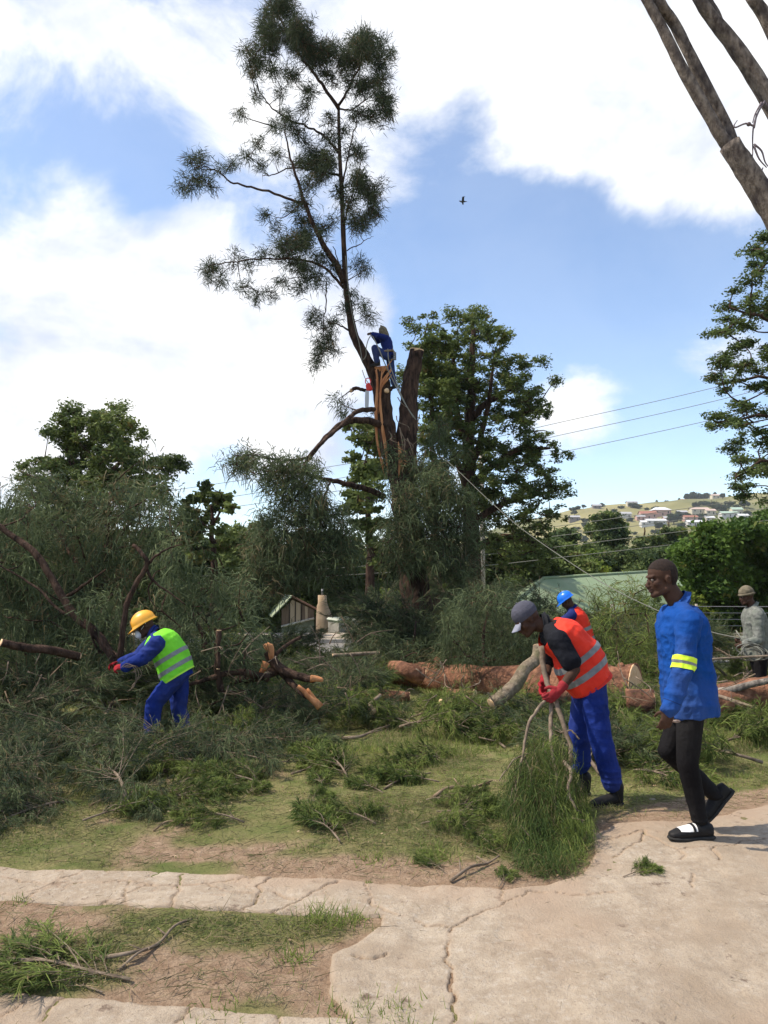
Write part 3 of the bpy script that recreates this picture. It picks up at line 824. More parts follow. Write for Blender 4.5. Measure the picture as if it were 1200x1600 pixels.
def helmet(parent, c, f, u, material, name='hard_hat', k=1.0):
    f, s, u = basis(f, u); c = V3(c)
    t = MB()
    nu, nv = 40, 12
    rows = []
    for j in range(nv + 1):
        ph = j / nv * math.pi / 2
        th = np.arange(nu) / nu * 2 * math.pi
        r = math.cos(ph) ** .8 if j < nv else 0.001
        z = math.sin(ph)
        ridge = 1 + .02 * (np.abs(np.sin(th)) < .18) 
        rows.append(c + k * (np.cos(th) * r * .138)[:, None] * f + k * (np.sin(th) * r * .112)[:, None] * s + (z * .125 * k * ridge)[:, None] * u)
    # brim rings
    th = np.arange(nu) / nu * 2 * math.pi
    ext = .014 + .050 * np.clip(np.cos(th), 0, 1) ** 2.2
    brim = c + k * (np.cos(th) * (.138 + ext))[:, None] * f + k * (np.sin(th) * (.112 + ext * .55))[:, None] * s + (k * (-.012 - .012 * np.clip(np.cos(th), 0, 1)))[:, None] * u
    brim2 = brim - u * .006
    inner = c + k * (np.cos(th) * .134)[:, None] * f + k * (np.sin(th) * .108)[:, None] * s - u * .005
    R = [inner, brim2, brim] + rows
    V = np.concatenate(R); n = len(R)
    i = np.arange(n - 1)[:, None] * nu; j = np.arange(nu)[None, :]; kk = (j + 1) % nu
    t.add(V, np.stack([i + j, i + kk, i + nu + kk, i + nu + j], -1).reshape(-1, 4))
    o = t.build(name, material, parent)
    b = MB()
    for sgn in (-1, 0, 1):
        pts = []
        for a in np.linspace(-1.25, 1.25, 14):
            pts.append(c + k * (f * math.sin(a) * .136 + u * (math.cos(a) ** .9 * .127 * (1 - .06 * abs(sgn)) + .001) + s * sgn * .028 * math.cos(a)))
        b.tube(pts, .006 if sgn else .009, 6)
    b.build('ridge', material, o)
    return o
def face_bits(parent, p, R, k=1.0):
    for e in (-1, 1):
        c = Clay(); c.ball(p(.0745, e * .031, -.002), .0100 * k, None, 12); o = c.mb.build('eye', M_EYE, parent)
        c = Clay(); c.ball(p(.0810, e * .031, -.002), .0058 * k, None, 8); c.mb.build('pupil', M_PUPIL, o)
    c = Clay(); c.ball(p(.091, 0, -.057), (.0125 * k, .0225 * k, .0060 * k), R, 10); c.ball(p(.0885, 0, -.070), (.0125 * k, .020 * k, .0070 * k), R, 10)
    c.build('lips', M_LIP, parent, .003, 1)

def person(name_label, J, st, group=None):
    """J: joint points; st: clothing choices"""
    base = (V3(J['ankle_n']) + V3(J['ankle_f'])) / 2
    root = thing('person', name_label, 'person', (base[0], base[1], g1(base[0], base[1]) if not st.get('aloft') else base[2] - .08))
    vx = st.get('voxel', .006); k = st.get('k', 1.0)
    cl = Clay()
    cl.loft([(c, a * .9, b * .9) for c, a, b in torso_secs(J, 0, 1.0, k)])
    p, R = head_clay(cl, J['head'], J['look'], J['head_up'], st.get('hk', 1.0))
    nb = p(-.030, 0, -.07)
    cl.cap(lerp(J['neck'], nb, -.15), nb, .062, .056)
    for q in 'nf':
        S, E, W = J['sh_' + q], J['el_' + q], J['wr_' + q]
        cl.cap(S, E, .047, .036); cl.cap(E, lerp(E, W, .35), .036, .038); cl.cap(lerp(E, W, .35), W, .038, .024)
        hd = J.get('hand_' + q) or (tuple(norm(V3(W) - V3(E))), J.get('palm_' + q, (0, 0, -1)))
        hand_clay(cl, W, hd[0], hd[1], J.get('thumb_' + q, 1), st.get('curl_' + q, .45), 1.0)
        Hp, K, A = J['hp_' + q], J['kn_' + q], J['ankle_' + q]
        cl.cap(Hp, K, .078, .052); cl.cap(K, lerp(K, A, .35), .052, .050); cl.cap(lerp(K, A, .35), A, .050, .032)
    body = cl.build('body', M_SKIN, root, vx, 2)
    face_bits(body, p, R, st.get('hk', 1.0))
    # trousers
    tr = st['trousers']; c = Clay()
    ts = torso_secs(J, -.006, 1.0, k * .93)[:2]
    c.loft(ts)
    for q in 'nf':
        Hp, K, A = J['hp_' + q], J['kn_' + q], J['ankle_' + q]
        r1, r2, r3 = tr['r']
        c.cap(Hp, K, r1, r2); c.cap(K, lerp(K, A, tr.get('len', 1.0)), r2, r3)
        for i in range(3):
            qq = lerp(K, A, .74 + .12 * i); c.ball(qq, (r3 * 1.12, r3 * 1.12, .016))
    T_ = c.build('trousers', tr['mat'], root, vx * 1.2, 3, tr.get('wr', .014), 8, seed=3, wst=(1, 1, .8))
    # shoes
    for q in 'nf':
        sh = J['foot_' + q]    # (heel point, toe direction, up)
        shoe(root, sh[0], sh[1], sh[2], st.get('shoek', 1.02), (st.get('shoe', M_SHOE),), st.get('vamp_' + q), st.get('boot', True))
    # jacket / shirt
    jk = st['jacket']; c = Clay()
    g = jk.get('g', .016)
    secs = torso_secs(J, g, 1.0, k, low=jk.get('low', -.2), belly=jk.get('belly', 1.0))
    c.loft(secs)
    for q in 'nf':
        S, E, W = V3(J['sh_' + q]), V3(J['el_' + q]), V3(J['wr_' + q])
        r1, r2, r3 = jk['r']
        c.ball(S, r1 * 1.05)
        if jk.get('short'):
            c.cap(S, lerp(S, E, .72), r1, r1 * .96)
        else:
            c.cap(S, E, r1, r2); c.cap(E, lerp(E, W, .97), r2, r3)
            c.ball(lerp(E, W, .93), r3 * 1.08)
        c.cap(lerp(J['neck'], S, .35) - V3(0 * S), S, .068, r1 * .9)
    jo = c.build('jacket' if not jk.get('short') else 'shirt', jk['mat'], root, vx * 1.15, 3, jk.get('wr', .013), 9, seed=5)
    # hem and cuffs
    if not jk.get('short'):
        seam = mat('seam_' + jk['mat'].name, tuple(v * .55 for v in jk['mat'].node_tree.nodes['Principled BSDF'].inputs['Base Color'].default_value[:3]), rough=.9) if False else M_SEAM
        for q in 'nf':
            E_, W_ = V3(J['el_' + q]), V3(J['wr_' + q]); ax_ = norm(W_ - E_); L_ = np.linalg.norm(W_ - E_)
            kf = lambda c, E_=E_, ax_=ax_: np.linalg.norm((V3(c) - E_) - ax_ * ((V3(c) - E_) @ ax_)) < .10
            shell_band(jo, 'cuff_seam', seam, jo, [(tuple(E_ + ax_ * L_ * .80), tuple(ax_)), (tuple(E_ + ax_ * L_ * .785), tuple(-ax_))], .0015, kf)
    # collar
    up = norm(V3(J['neck']) - V3(J['hip'])); nn = V3(J['neck'])
    nd = norm(nb - nn)
    cc = MB(); th = np.arange(25) / 24 * 2 * math.pi * .86 + .45
    fr = V3(J['front']); fr = norm(fr - nd * np.dot(fr, nd)); sdv = np.cross(fr, nd)
    def ring(r, h, tilt=0): return np.stack([nn + (fr * math.cos(t) * r + sdv * math.sin(t) * r) + nd * (h - tilt * math.cos(t)) for t in th])
    RR = [ring(.084, -.01, .02), ring(.079, .045, .02), ring(.074, .047, .02), ring(.098, .012, .03), ring(.104, .010, .03)]
    V = np.concatenate(RR); m = len(th); i = np.arange(4)[:, None] * m; j = np.arange(m - 1)[None, :]
    cc.add(V, np.stack([i + j, i + j + 1, i + m + j + 1, i + m + j], -1).reshape(-1, 4))
    cc.build('collar', jk['mat'], jo)
    J['_p'] = p; J['_R'] = R; J['_body'] = body; J['_jacket'] = jo; J['_up'] = up; J['_tr'] = T_
    # gloves
    for q in 'nf':
        if st.get('glove_' + q):
            c = Clay(); W, E = V3(J['wr_' + q]), V3(J['el_' + q])
            hd = J.get('hand_' + q) or (tuple(norm(W - E)), J.get('palm_' + q, (0, 0, -1)))
            hand_clay(c, W, hd[0], hd[1], J.get('thumb_' + q, 1), st.get('curl_' + q, .45), 1.02, 1.0, 1.25)
            c.cap(lerp(W, E, .22), W, .038, .030)
            c.build('glove', st['glove_' + q], root, .0045, 1)
    # vest
    if st.get('vest'):
        v = st['vest']; c = Clay()
        secs = torso_secs(J, v.get('g', .034), 1.0, k * .97, low=v.get('low', -.2), belly=v.get('belly', 1.1))
        hp = V3(J['hip'])
        c.loft(secs)
        for q in 'nf':
            S = V3(J['sh_' + q]); n0 = lerp(J['neck'], S, .45)
            c.cap(n0 - up * .02, lerp(J['neck'], S, .80) - up * .03, .078, .070)
        H = np.linalg.norm(V3(J['neck']) - hp)
        cuts = [(tuple(hp + up * H * v.get('hem', -.05)), tuple(-up + V3(v.get('hemtilt', (0, 0, 0)))))]
        # neck opening
        cuts.append((tuple(nn + up * .015), tuple(up * .8 + fr * .5)))
        vo = c.build('vest', v['mat'], root, vx * 1.15, 3, .016, 8, cuts=cuts, seed=9)
        hm = v.get('hem', -.05); trim = mat('trim_' + v['mat'].name, (.40, .75, .06) if 'lime' in v['mat'].name else (.62, .03, .02), rough=.8)
        shell_band(vo, 'hem_trim', trim, vo, [(tuple(hp + up * H * (hm + .035) ), tuple(up))], .002)
        for a, b in v['bands']:
            bt = V3(v.get('bandtilt', (0, 0, 0)))
            shell_band(vo, 'reflective_stripe', M_REFLECT, vo, [(tuple(hp + up * H * b), tuple(up + bt)), (tuple(hp + up * H * a), tuple(-(up + bt)))], .0035)
        J['_vest'] = vo
    return root

def side_joints(d, sgn_near=-1, **k): return k
def PJ(px, py, d): return tuple(P(px, py, d))

# ---- walker in the blue jacket ------------------------------------
def walker():
    d = 4.98; n, f = d - .19, d + .19
    ga = g1(2.0, 4.9)
    gf = .012 + ga
    J = dict(head=PJ(1034, 903, d), look=(-1, -.05, -.17), head_up=(-.17, 0, 1), neck=PJ(1062, 946, d), hip=PJ(1078, 1096, d), side=(0, 1, 0), front=(-1, 0, 0), bend=(-.0, 0, 0),
             sh_n=PJ(1076, 972, n), el_n=PJ(1066, 1052, n - .07), wr_n=PJ(1046, 1108, n - .08), sh_f=PJ(1066, 972, f), el_f=PJ(1076, 1046, f + .06), wr_f=PJ(1064, 1092, f + .04),
             hp_n=PJ(1080, 1098, d - .09), kn_n=PJ(1074, 1192, d - .09), ankle_n=PJ(1094, 1283, d - .07),
             hp_f=PJ(1073, 1098, d + .09), kn_f=PJ(1044, 1172, d + .08), ankle_f=PJ(1119, 1244, d + .16),
             palm_n=(.2, 1, .1), palm_f=(0, -1, 0), thumb_n=-1, thumb_f=1,
             hand_n=((-.28, .02, -1), (0.1, 1, 0)), hand_f=((-.2, 0, -1), (0, -1, 0)))
    hz = P(1094, 1283, d - .07)
    J['foot_n'] = ((hz.x + .035, hz.y, g1(hz.x, hz.y) + .015), (-1, -.12, 0), (0, 0, 1))
    a = P(1119, 1244, d + .16)
    td = norm(np.array([-.55, 0, -.62])); upv = norm(np.array([-.75, 0, .65]))
    J['foot_f'] = (tuple(V3(a) + np.array([.085, 0, .0])), tuple(td), tuple(upv))
    r = person('man in a bright blue work jacket and black jeans walking along the driveway', J,
               dict(voxel=.0055, k=.92, trousers=dict(mat=M_JEANS, r=(.090, .066, .050), wr=.008, len=.95), jacket=dict(mat=M_JACKET, r=(.074, .064, .054), g=.030, low=-.2, wr=.024, belly=1.12),
                    vamp_n=M_SHOE_WHITE, boot=False, shoek=1.1, curl_n=.55, curl_f=.5, hk=1.02))
    p, R, body, jk = J['_p'], J['_R'], J['_body'], J['_jacket']
    hc = V3(J['head'])
    fv, sv, uv = R[:, 0], R[:, 1], R[:, 2]
    def keep(c):
        q = V3(c) - hc; a, b, u = q @ fv, q @ sv, q @ uv
        if u > .045 + .35 * max(a, 0): return a < .075
        return a < -.035 and u > -.055 - .0 and not (abs(b) > .07 and a > -.03)
    shell_band(body, 'hair', M_HAIR, body, [(tuple(p(-.2, 0, -.055)), tuple(-uv))], .0008, keep)
    # arm band: yellow, grey, yellow
    S, E = V3(J['el_n']), V3(J['sh_n']); ax = norm(E - S); L_ = np.linalg.norm(E - S)
    for j, (a, b, m) in enumerate(((.02, .050, M_YELLOWBAND), (.050, .068, M_REFLECT), (.068, .098, M_YELLOWBAND))):
        c0 = S + ax * a; c1 = S + ax * b
        shell_band(jk, 'arm_band', m, jk, [(tuple(c1), tuple(ax)), (tuple(c0), tuple(-ax))], .005, lambda c: np.linalg.norm((V3(c) - S) - ax * ((V3(c) - S) @ ax)) < .095 and c.y < 4.83)
    # ripped patch showing skin on the near thigh
    q = P(1056, 1127, d - .178); c = Clay(); c.ball(q, (.030, .010, .010), None, 10); c.mb.build('ripped_hole', mat('ripped_denim', (.32, .27, .24), (.18, .12, .10), scale=60, rough=.95), J['_tr'])
    return r
walker()

def worker_orange():
    d = 5.82; n, f = d - .20, d + .18
    J = dict(head=PJ(823, 967, d), look=(-.80, -.1, -.62), head_up=(-.62, 0, .80), neck=PJ(856, 978, d), hip=PJ(918, 1062, d), side=(0, 1, 0), front=(-.75, 0, -.65), bend=(.02, 0, .04),
             sh_n=PJ(873, 1002, n), el_n=PJ(899, 1046, n - .08), wr_n=PJ(875, 1078, n - .10), sh_f=PJ(862, 998, f), el_f=PJ(856, 1040, f + .05), wr_f=PJ(850, 1066, d - .06),
             hp_n=PJ(925, 1068, d - .10), kn_n=PJ(936, 1146, d - .12), ankle_n=PJ(957, 1222, d - .13), hp_f=PJ(917, 1068, d + .10), kn_f=PJ(906, 1138, d + .14), ankle_f=PJ(907, 1196, d + .22),
             hand_n=((-.75, -.1, -.55), (-.1, .95, -.1)), hand_f=((-.25, -.5, -.8), (.3, -.5, 0)), thumb_n=-1, thumb_f=1)
    a = P(957, 1222, d - .13); J['foot_n'] = ((a.x + .03, a.y, g1(a.x, a.y) + .01), (-1, -.35, 0), (0, 0, 1))
    a = P(907, 1196, d + .22); J['foot_f'] = ((a.x + .03, a.y, g1(a.x, a.y) + .01), (-1, .15, 0), (0, 0, 1))
    r = person('stooping worker in an orange vest and grey cap holding up a cut branch', J,
               dict(voxel=.006, k=.97, trousers=dict(mat=M_OVERALL, r=(.100, .082, .072), wr=.020), jacket=dict(mat=M_BLACK, r=(.078, .06, .05), short=True, g=.012),
                    vest=dict(mat=M_ORANGE, hem=-.10, bands=((.10, .19), (.33, .42)), g=.040, belly=1.35, bandtilt=(0, 0, 0), hemtilt=(-.15, 0, .1)), glove_n=M_GLOVE, glove_f=M_GLOVE, curl_n=.75, curl_f=.75))
    p, R = J['_p'], J['_R']; fv, sv, uv = R[:, 0], R[:, 1], R[:, 2]
    c = Clay(); c.ball(p(-.012, 0, .048), (.104, .086, .088), R, 20)
    cap = c.build('cap', M_CAP, r, .006, 2, cuts=[(tuple(p(0, 0, .012)), tuple(-uv + fv * .0))], wr=.004)
    m = MB(); rows = []
    for t in np.linspace(0, 1, 7):
        rows.append(np.stack([p(.070 + t * .085 * math.cos(a * .9), math.sin(a) * (.070 - .012 * t), .026 - .035 * t - .012 * abs(math.sin(a)) ** 2) for a in np.linspace(-1.35, 1.35, 15)]))
    V = np.concatenate(rows + [r_ - uv * .004 for r_ in rows]); q = 15
    i = np.arange(6)[:, None] * q; j = np.arange(q - 1)[None, :]; Q = np.stack([i + j, i + j + 1, i + q + j + 1, i + q + j], -1).reshape(-1, 4)
    m.add(V, np.concatenate([Q, Q + 7 * q])); m.build('visor', M_CAPW, cap)
    c = Clay(); c.ball(p(-.012, 0, .136), .008); c.mb.build('button', M_CAP, cap)
    return r
worker_orange()

def worker_lime():
    d = 8.5; n, f = d - .20, d + .18
    J = dict(head=PJ(226, 978, d), look=(-.86, -.25, -.45), head_up=(-.45, 0, .88), neck=PJ(241, 991, d), hip=PJ(278, 1054, d), side=(0, 1, 0), front=(-.8, 0, -.6), bend=(.02, 0, .05),
             sh_n=PJ(245, 1006, n), el_n=PJ(221, 1030, n - .05), wr_n=PJ(196, 1041, n - .04), sh_f=PJ(240, 1004, f), el_f=PJ(216, 1026, f), wr_f=PJ(190, 1037, f - .1),
             hp_n=PJ(277, 1056, d - .10), kn_n=PJ(241, 1098, d - .12), ankle_n=PJ(235, 1152, d - .12), hp_f=PJ(281, 1056, d + .10), kn_f=PJ(279, 1105, d + .12), ankle_f=PJ(292, 1154, d + .14),
             hand_n=((-1, -.1, -.1), (0, .6, -.8)), hand_f=((-1, 0, -.1), (0, -.6, -.8)), thumb_n=-1, thumb_f=1)
    for q in 'nf':
        a = V3(J['ankle_' + q]); J['foot_' + q] = ((a[0] + .03, a[1], a[2] - .08), (-1, -.1, 0), (0, 0, 1))
    r = person('worker in a lime green vest and yellow hard hat leaning into the cut foliage', J,
               dict(voxel=.008, k=1.0, trousers=dict(mat=M_OVERALL, r=(.108, .088, .076), wr=.024), jacket=dict(mat=M_OVERALL, r=(.088, .072, .058), g=.014, wr=.026),
                    vest=dict(mat=M_LIME, hem=-.04, bands=((.12, .21), (.36, .45)), g=.052, belly=1.2), glove_n=M_GLOVE, glove_f=M_GLOVE, curl_n=.7, curl_f=.7))
    p, R = J['_p'], J['_R']; fv, sv, uv = R[:, 0], R[:, 1], R[:, 2]
    helmet(r, p(-.01, 0, .035), norm(fv - uv * .05), norm(uv + fv * .05), M_HELM_Y)
    c = Clay(); c.ball(p(.098, 0, -.055), (.038, .044, .050), R, 14); mk = c.build('face_mask', M_MASK, r, .006, 1)
    m = MB()
    for e in (-1, 1): m = MB(); m.tube([p(.08, e * .036, -.04), p(.02, e * .074, -.01), p(-.03, e * .078, .02)], .003, 5); m.build('strap', M_MASK, mk)
    return r
worker_lime()

def worker_blue_helmet():
    d = 13.0; n, f = d - .18, d + .18
    gx = g1(4, 13)
    hip = P(917, 1012, d)
    J = dict(head=PJ(885, 939, d), look=(-.72, .35, -.55), head_up=(-.5, .1, .85), neck=PJ(894, 951, d), hip=PJ(917, 1010, d), side=(.35, 1, 0), front=(-.9, .35, -.3), bend=(.03, 0, .02),
             sh_n=(P(893, 962, n)), el_n=P(874, 975, n), wr_n=P(866, 996, n), sh_f=P(902, 958, f), el_f=P(880, 984, f + .1), wr_f=P(866, 1000, f))
    J['hp_n'] = (hip.x - .02, d - .1, hip.z); J['hp_f'] = (hip.x + .02, d + .1, hip.z)
    J['kn_n'] = (hip.x - .10, d - .12, hip.z - .42); J['kn_f'] = (hip.x + .02, d + .14, hip.z - .42)
    for q, o in (('n', -.12), ('f', .15)):
        J['ankle_' + q] = (hip.x + (0.02 if q == 'n' else .12), d + o, g1(hip.x, d) + .09)
        J['foot_' + q] = ((J['ankle_' + q][0] + .03, d + o, J['ankle_' + q][2] - .08), (-1, .2, 0), (0, 0, 1))
    r = person('worker in an orange vest and blue hard hat behind the big felled log', J,
               dict(voxel=.010, k=.95, trousers=dict(mat=M_OVERALL, r=(.10, .08, .07), wr=.012), jacket=dict(mat=M_NAVY, r=(.086, .07, .056), g=.014, wr=.01),
                    vest=dict(mat=M_ORANGE, hem=-.02, bands=((.13, .22), (.40, .49)), g=.034), glove_n=M_GLOVE, glove_f=M_GLOVE))
    p, R = J['_p'], J['_R']; fv, sv, uv = R[:, 0], R[:, 1], R[:, 2]
    helmet(r, p(-.01, 0, .035), fv, uv, M_HELM_B)
    return r
worker_blue_helmet()

def man_beanie():
    d = 10.8; n, f = d - .18, d + .18
    hip = P(1184, 1018, d); gx = g1(hip.x, d)
    J = dict(head=PJ(1166, 931, d), look=(-1, -.1, -.2), head_up=(-.2, 0, 1), neck=PJ(1176, 949, d), hip=PJ(1185, 1018, d), side=(0, 1, 0), front=(-1, 0, 0),
             sh_n=P(1184, 962, n), el_n=P(1186, 1000, n - .06), wr_n=P(1164, 1006, n - .08), sh_f=P(1176, 962, f), el_f=P(1180, 996, f), wr_f=P(1160, 1001, f - .1))
    J['hp_n'] = (hip.x, d - .1, hip.z - .02); J['hp_f'] = (hip.x, d + .1, hip.z - .02)
    for q, o, dx in (('n', -.12, -.05), ('f', .12, .1)):
        J['kn_' + q] = (hip.x + dx, d + o, (hip.z + gx) / 2 + .03)
        J['ankle_' + q] = (hip.x + dx * 1.3, d + o, gx + .09); J['foot_' + q] = ((hip.x + dx * 1.3 + .03, d + o, gx + .01), (-1, 0, 0), (0, 0, 1))
    J['hand_n'] = ((-1, 0, -.3), (0, 1, -.3)); J['hand_f'] = ((-1, 0, .1), (0, -1, -.3)); J['thumb_n'] = -1
    r = person('man in a mottled grey jacket and brown beanie hauling the rope', J,
               dict(voxel=.009, k=.95, trousers=dict(mat=M_JEANS, r=(.095, .075, .062)), jacket=dict(mat=M_GREYJKT, r=(.086, .072, .058), g=.026, wr=.014, belly=1.15), curl_n=.8, curl_f=.8))
    p, R = J['_p'], J['_R']; fv, sv, uv = R[:, 0], R[:, 1], R[:, 2]
    c = Clay(); c.ball(p(-.012, 0, .050), (.108, .090, .095), R, 20)
    b = c.build('beanie', M_BEANIE, r, .008, 2, cuts=[(tuple(p(0, 0, .018)), tuple(-uv))], wr=.006)
    m = MB(); th = np.linspace(0, 2 * math.pi, 25)
    m.tube([p(-.012 + math.cos(t) * .104, math.sin(t) * .087, .024) for t in th], .016, 8, False); m.build('cuff', M_BEANIE, b)
    return r
man_beanie()

TREE_D = 19.0
def climber():
    d = TREE_D - .15; n, f = d - .17, d + .17
    J = dict(head=PJ(597.5, 518.5, d), look=(-.95, 0, -.3), head_up=(-.3, 0, .95), neck=PJ(600, 525, d), hip=PJ(606.5, 555, d), side=(0, 1, 0), front=(-.95, 0, -.2), bend=(.03, 0, 0),
             sh_n=P(599, 528, n), el_n=P(591, 524.5, n - .1), wr_n=P(582.5, 522, n), sh_f=P(597, 529, f), el_f=P(590, 533, f), wr_f=P(583, 524, f - .15),
             hp_n=P(605, 557, d - .10), kn_n=P(585.5, 544, d - .14), ankle_n=P(589, 566, d - .10), hp_f=P(609, 558, d + .10), kn_f=P(612, 581, d + .06), ankle_f=P(616, 601, d + .02))
    J['hand_n'] = ((-1, 0, .1), (0, 1, -.3)); J['thumb_n'] = -1
    a = V3(J['ankle_n']); J['foot_n'] = ((a[0] + .05, a[1], a[2] - .09), (-1, 0, -.15), (0, 0, 1))
    a = V3(J['ankle_f']); J['foot_f'] = ((a[0] + .04, a[1], a[2] - .09), (-1, 0, -.3), (0, 0, 1))
    r = person('climber in dark blue overalls and brown hood crouching atop the split trunk', J,
               dict(aloft=True, voxel=.011, k=.98, trousers=dict(mat=fabric('faded_blue_overall_cloth', (.03, .05, .16), .7), r=(.105, .085, .072), len=.9), jacket=dict(mat=M_NAVY, r=(.088, .07, .056), g=.02)))
    p, R = J['_p'], J['_R']; fv, sv, uv = R[:, 0], R[:, 1], R[:, 2]
    c = Clay(); c.ball(p(-.02, 0, .02), (.115, .10, .12), R, 16); c.cap(p(-.03, 0, .08), p(-.01, 0, .165), .07, .02); c.cap(p(-.05, 0, -.05), p(-.04, 0, -.12), .09, .10)
    c.build('hood', M_BEANIE, r, .012, 2, cuts=[(tuple(p(.07, 0, -.01)), tuple(fv))])
    # harness belt with a leg loop
    hp, up = V3(J['hip']), J['_up']; m = MB()
    th = np.linspace(0, 2 * math.pi, 25); fr = V3((-1, 0, -.1)); sd_ = V3((0, 1, 0))
    m.tube([hp + up * .06 + fr * math.cos(t) * .165 + sd_ * math.sin(t) * .205 for t in th], .024, 6, False)
    m.tube([P(613, 545, n - .03), P(617, 552, n), P(616, 560, n), P(611, 563, n)], .02, 6)
    m.build('harness', mat('harness_webbing', (.30, .22, .12), (.16, .13, .10), scale=30, rough=.9), r)
    m = MB(); [m.box(P(617, 552 + 3 * i, n), (.07, .05, .05)) for i in range(4)]; m.build('buckle', M_REFLECT, r)
    return r
climber()

# ================================================================ trees
def PX(lst, d): return [P(a, b, d) for a, b in lst]

# ---- the tall she-oak being cut ------------------------------------
def main_tree():
    D = TREE_D
    gb = g1(P(655, 900, D).x, D)
    b = P(655, 1010, D); root = thing('sheoak_tree', 'tall half cut she-oak with a leaning feathery top and a climber in its fork', 'tree', (b.x, D, gb))
    tr = MB()
    bx = b.x
    base = [(bx, D, gb - .3), (bx - .02, D, gb + .5), P(650, 930, D), P(642, 870, D), P(634, 800, D), P(626, 745, D)]
    pp = smooth_path(base, 6); n = len(pp)
    tr.tube(pp, np.interp(np.linspace(0, 1, n), [0, .15, .4, 1], [.52, .42, .36, .30]), 18, True, .22, 3)
    # left stem to the platform
    left = PX([(626, 755), (614, 720), (606, 680), (600, 640), (597, 600), (596, 578)], D)
    tr.tube(smooth_path(left, 5), np.linspace(.25, .195, 26), 14, True, .2, 5)
    # right stem to the cut top
    right = [P(632, 760, D), P(634, 720, D), P(636, 680, D + .05), P(638, 640, D + .1), P(641, 600, D + .1), P(648, 566, D + .1), P(651, 548, D + .1)]
    tr.tube(smooth_path(right, 5), np.linspace(.30, .17, 31), 16, True, .16, 8)
    # leaning live leader
    lead = [P(597, 640, D + .12), P(589, 600, D + .1), P(578, 572, D), P(564, 545, D), P(552, 520, D), P(545, 480, D), P(540, 440, D), P(537, 380, D), P(534, 300, D), P(530, 225, D), P(529, 165, D)]
    sk = smooth_path(lead, 5); tr.tube(sk, np.interp(np.linspace(0, 1, len(sk)), [0, .3, .55, 1], [.17, .125, .080, .035]), 12, True, .12, 11)
    skel = list(sk)
    def br(pts, r0, r1, dz=0.0, dd=None):
        n_ = len(pts); r0 *= .85; q = [P(a, b_, D + (dz * i / (n_ - 1))) for i, (a, b_) in enumerate(pts)]
        s_ = limb(tr, q, r0, r1, 4, 7, .1, .012, int(pts[0][0]))
        skel.extend(s_)
    br([(529, 170), (512, 145), (494, 118), (475, 95), (458, 70), (440, 35), (425, 5), (418, -30)], .06, .012, .5)
    br([(529, 165), (545, 140), (552, 122), (563, 100), (570, 70)], .045, .012, -.4)
    br([(529, 170), (548, 172), (566, 160), (590, 140)], .03, .01, -.6)
    br([(538, 442), (525, 415), (512, 394), (498, 368), (486, 345), (475, 311), (462, 275), (452, 240), (445, 205)], .11, .015, -.7)
    br([(486, 350), (478, 322), (455, 312), (420, 300), (385, 291), (360, 284), (344, 270), (325, 262), (306, 262)], .05, .010, -.5)
    br([(530, 240), (515, 222), (500, 208), (480, 198), (450, 185), (426, 169), (408, 148), (396, 127)], .045, .01, .6)
    br([(533, 275), (505, 268), (480, 265), (455, 262), (430, 272), (410, 275)], .04, .01, .8)
    br([(537, 450), (515, 425), (490, 410), (455, 405), (430, 405), (395, 405), (362, 409), (325, 416)], .045, .01, -.9)
    br([(550, 520), (535, 510), (525, 506), (508, 512), (494, 517)], .03, .01, -.3)
    br([(510, 440), (510, 470), (506, 505), (505, 550)], .022, .008, -.5)
    br([(533, 300), (540, 265), (548, 225), (556, 190), (560, 170)], .03, .01, -.4)
    br([(545, 470), (538, 440), (530, 410), (520, 385)], .03, .01, .4)
    br([(542, 392), (560, 382), (575, 374), (584, 369)], .018, .004, -.2)
    br([(538, 350), (545, 320), (556, 285), (565, 250)], .03, .01, -.5)
    for (x, y, r) in [(578, 535, .5)]: br([(578, 553), (572, 551), (566, 548)], .02, .02)
    blobs = [(440, 8, 28), (412, 42, 18), (425, 62, 22), (462, 50, 30), (485, 82, 28), (508, 84, 18), (388, 82, 14), (402, 100, 16), (425, 115, 13), (455, 116, 14), (560, 70, 26), (582, 85, 22), (548, 92, 18), (524, 78, 14),
             (590, 120, 18), (600, 152, 18), (604, 172, 12), (570, 138, 16), (541, 130, 13), (515, 118, 14), (560, 178, 13), (585, 182, 14), (484, 145, 12), (480, 172, 11), (450, 185, 14), (430, 195, 11), (465, 200, 12), (516, 215, 12),
             (490, 250, 20), (508, 246, 18), (470, 258, 12), (560, 240, 12), (545, 235, 10), (503, 272, 14), (480, 287, 13), (562, 290, 20), (580, 305, 17), (587, 332, 15), (565, 347, 17), (550, 320, 13),
             (312, 255, 13), (296, 250, 11), (302, 282, 14), (322, 288, 9), (285, 292, 9), (345, 268, 11), (365, 258, 9), (385, 243, 9), (400, 226, 9), (430, 238, 11), (404, 258, 8), (375, 180, 4),
             (470, 322, 14), (478, 344, 14), (457, 376, 16), (475, 382, 18), (500, 362, 12), (430, 358, 9), (415, 335, 6), (440, 396, 16), (472, 412, 16), (500, 402, 12), (410, 398, 11), (392, 412, 10), (365, 402, 11), (337, 420, 13), (325, 432, 9), (350, 440, 11),
             (380, 446, 11), (402, 462, 7), (424, 462, 10), (442, 442, 11), (470, 440, 13), (498, 432, 12), (520, 412, 9), (556, 412, 9), (566, 422, 7), (551, 462, 8), (566, 478, 11), (575, 492, 7), (541, 482, 8), (515, 510, 12), (494, 494, 7),
             (488, 503, 9), (505, 540, 12), (497, 560, 13), (520, 548, 7), (512, 525, 9), (530, 300, 12), (520, 345, 10), (515, 185, 9), (540, 205, 8), (440, 145, 8), (400, 150, 5)]
    rs = np.random.RandomState(4)
    bl = []
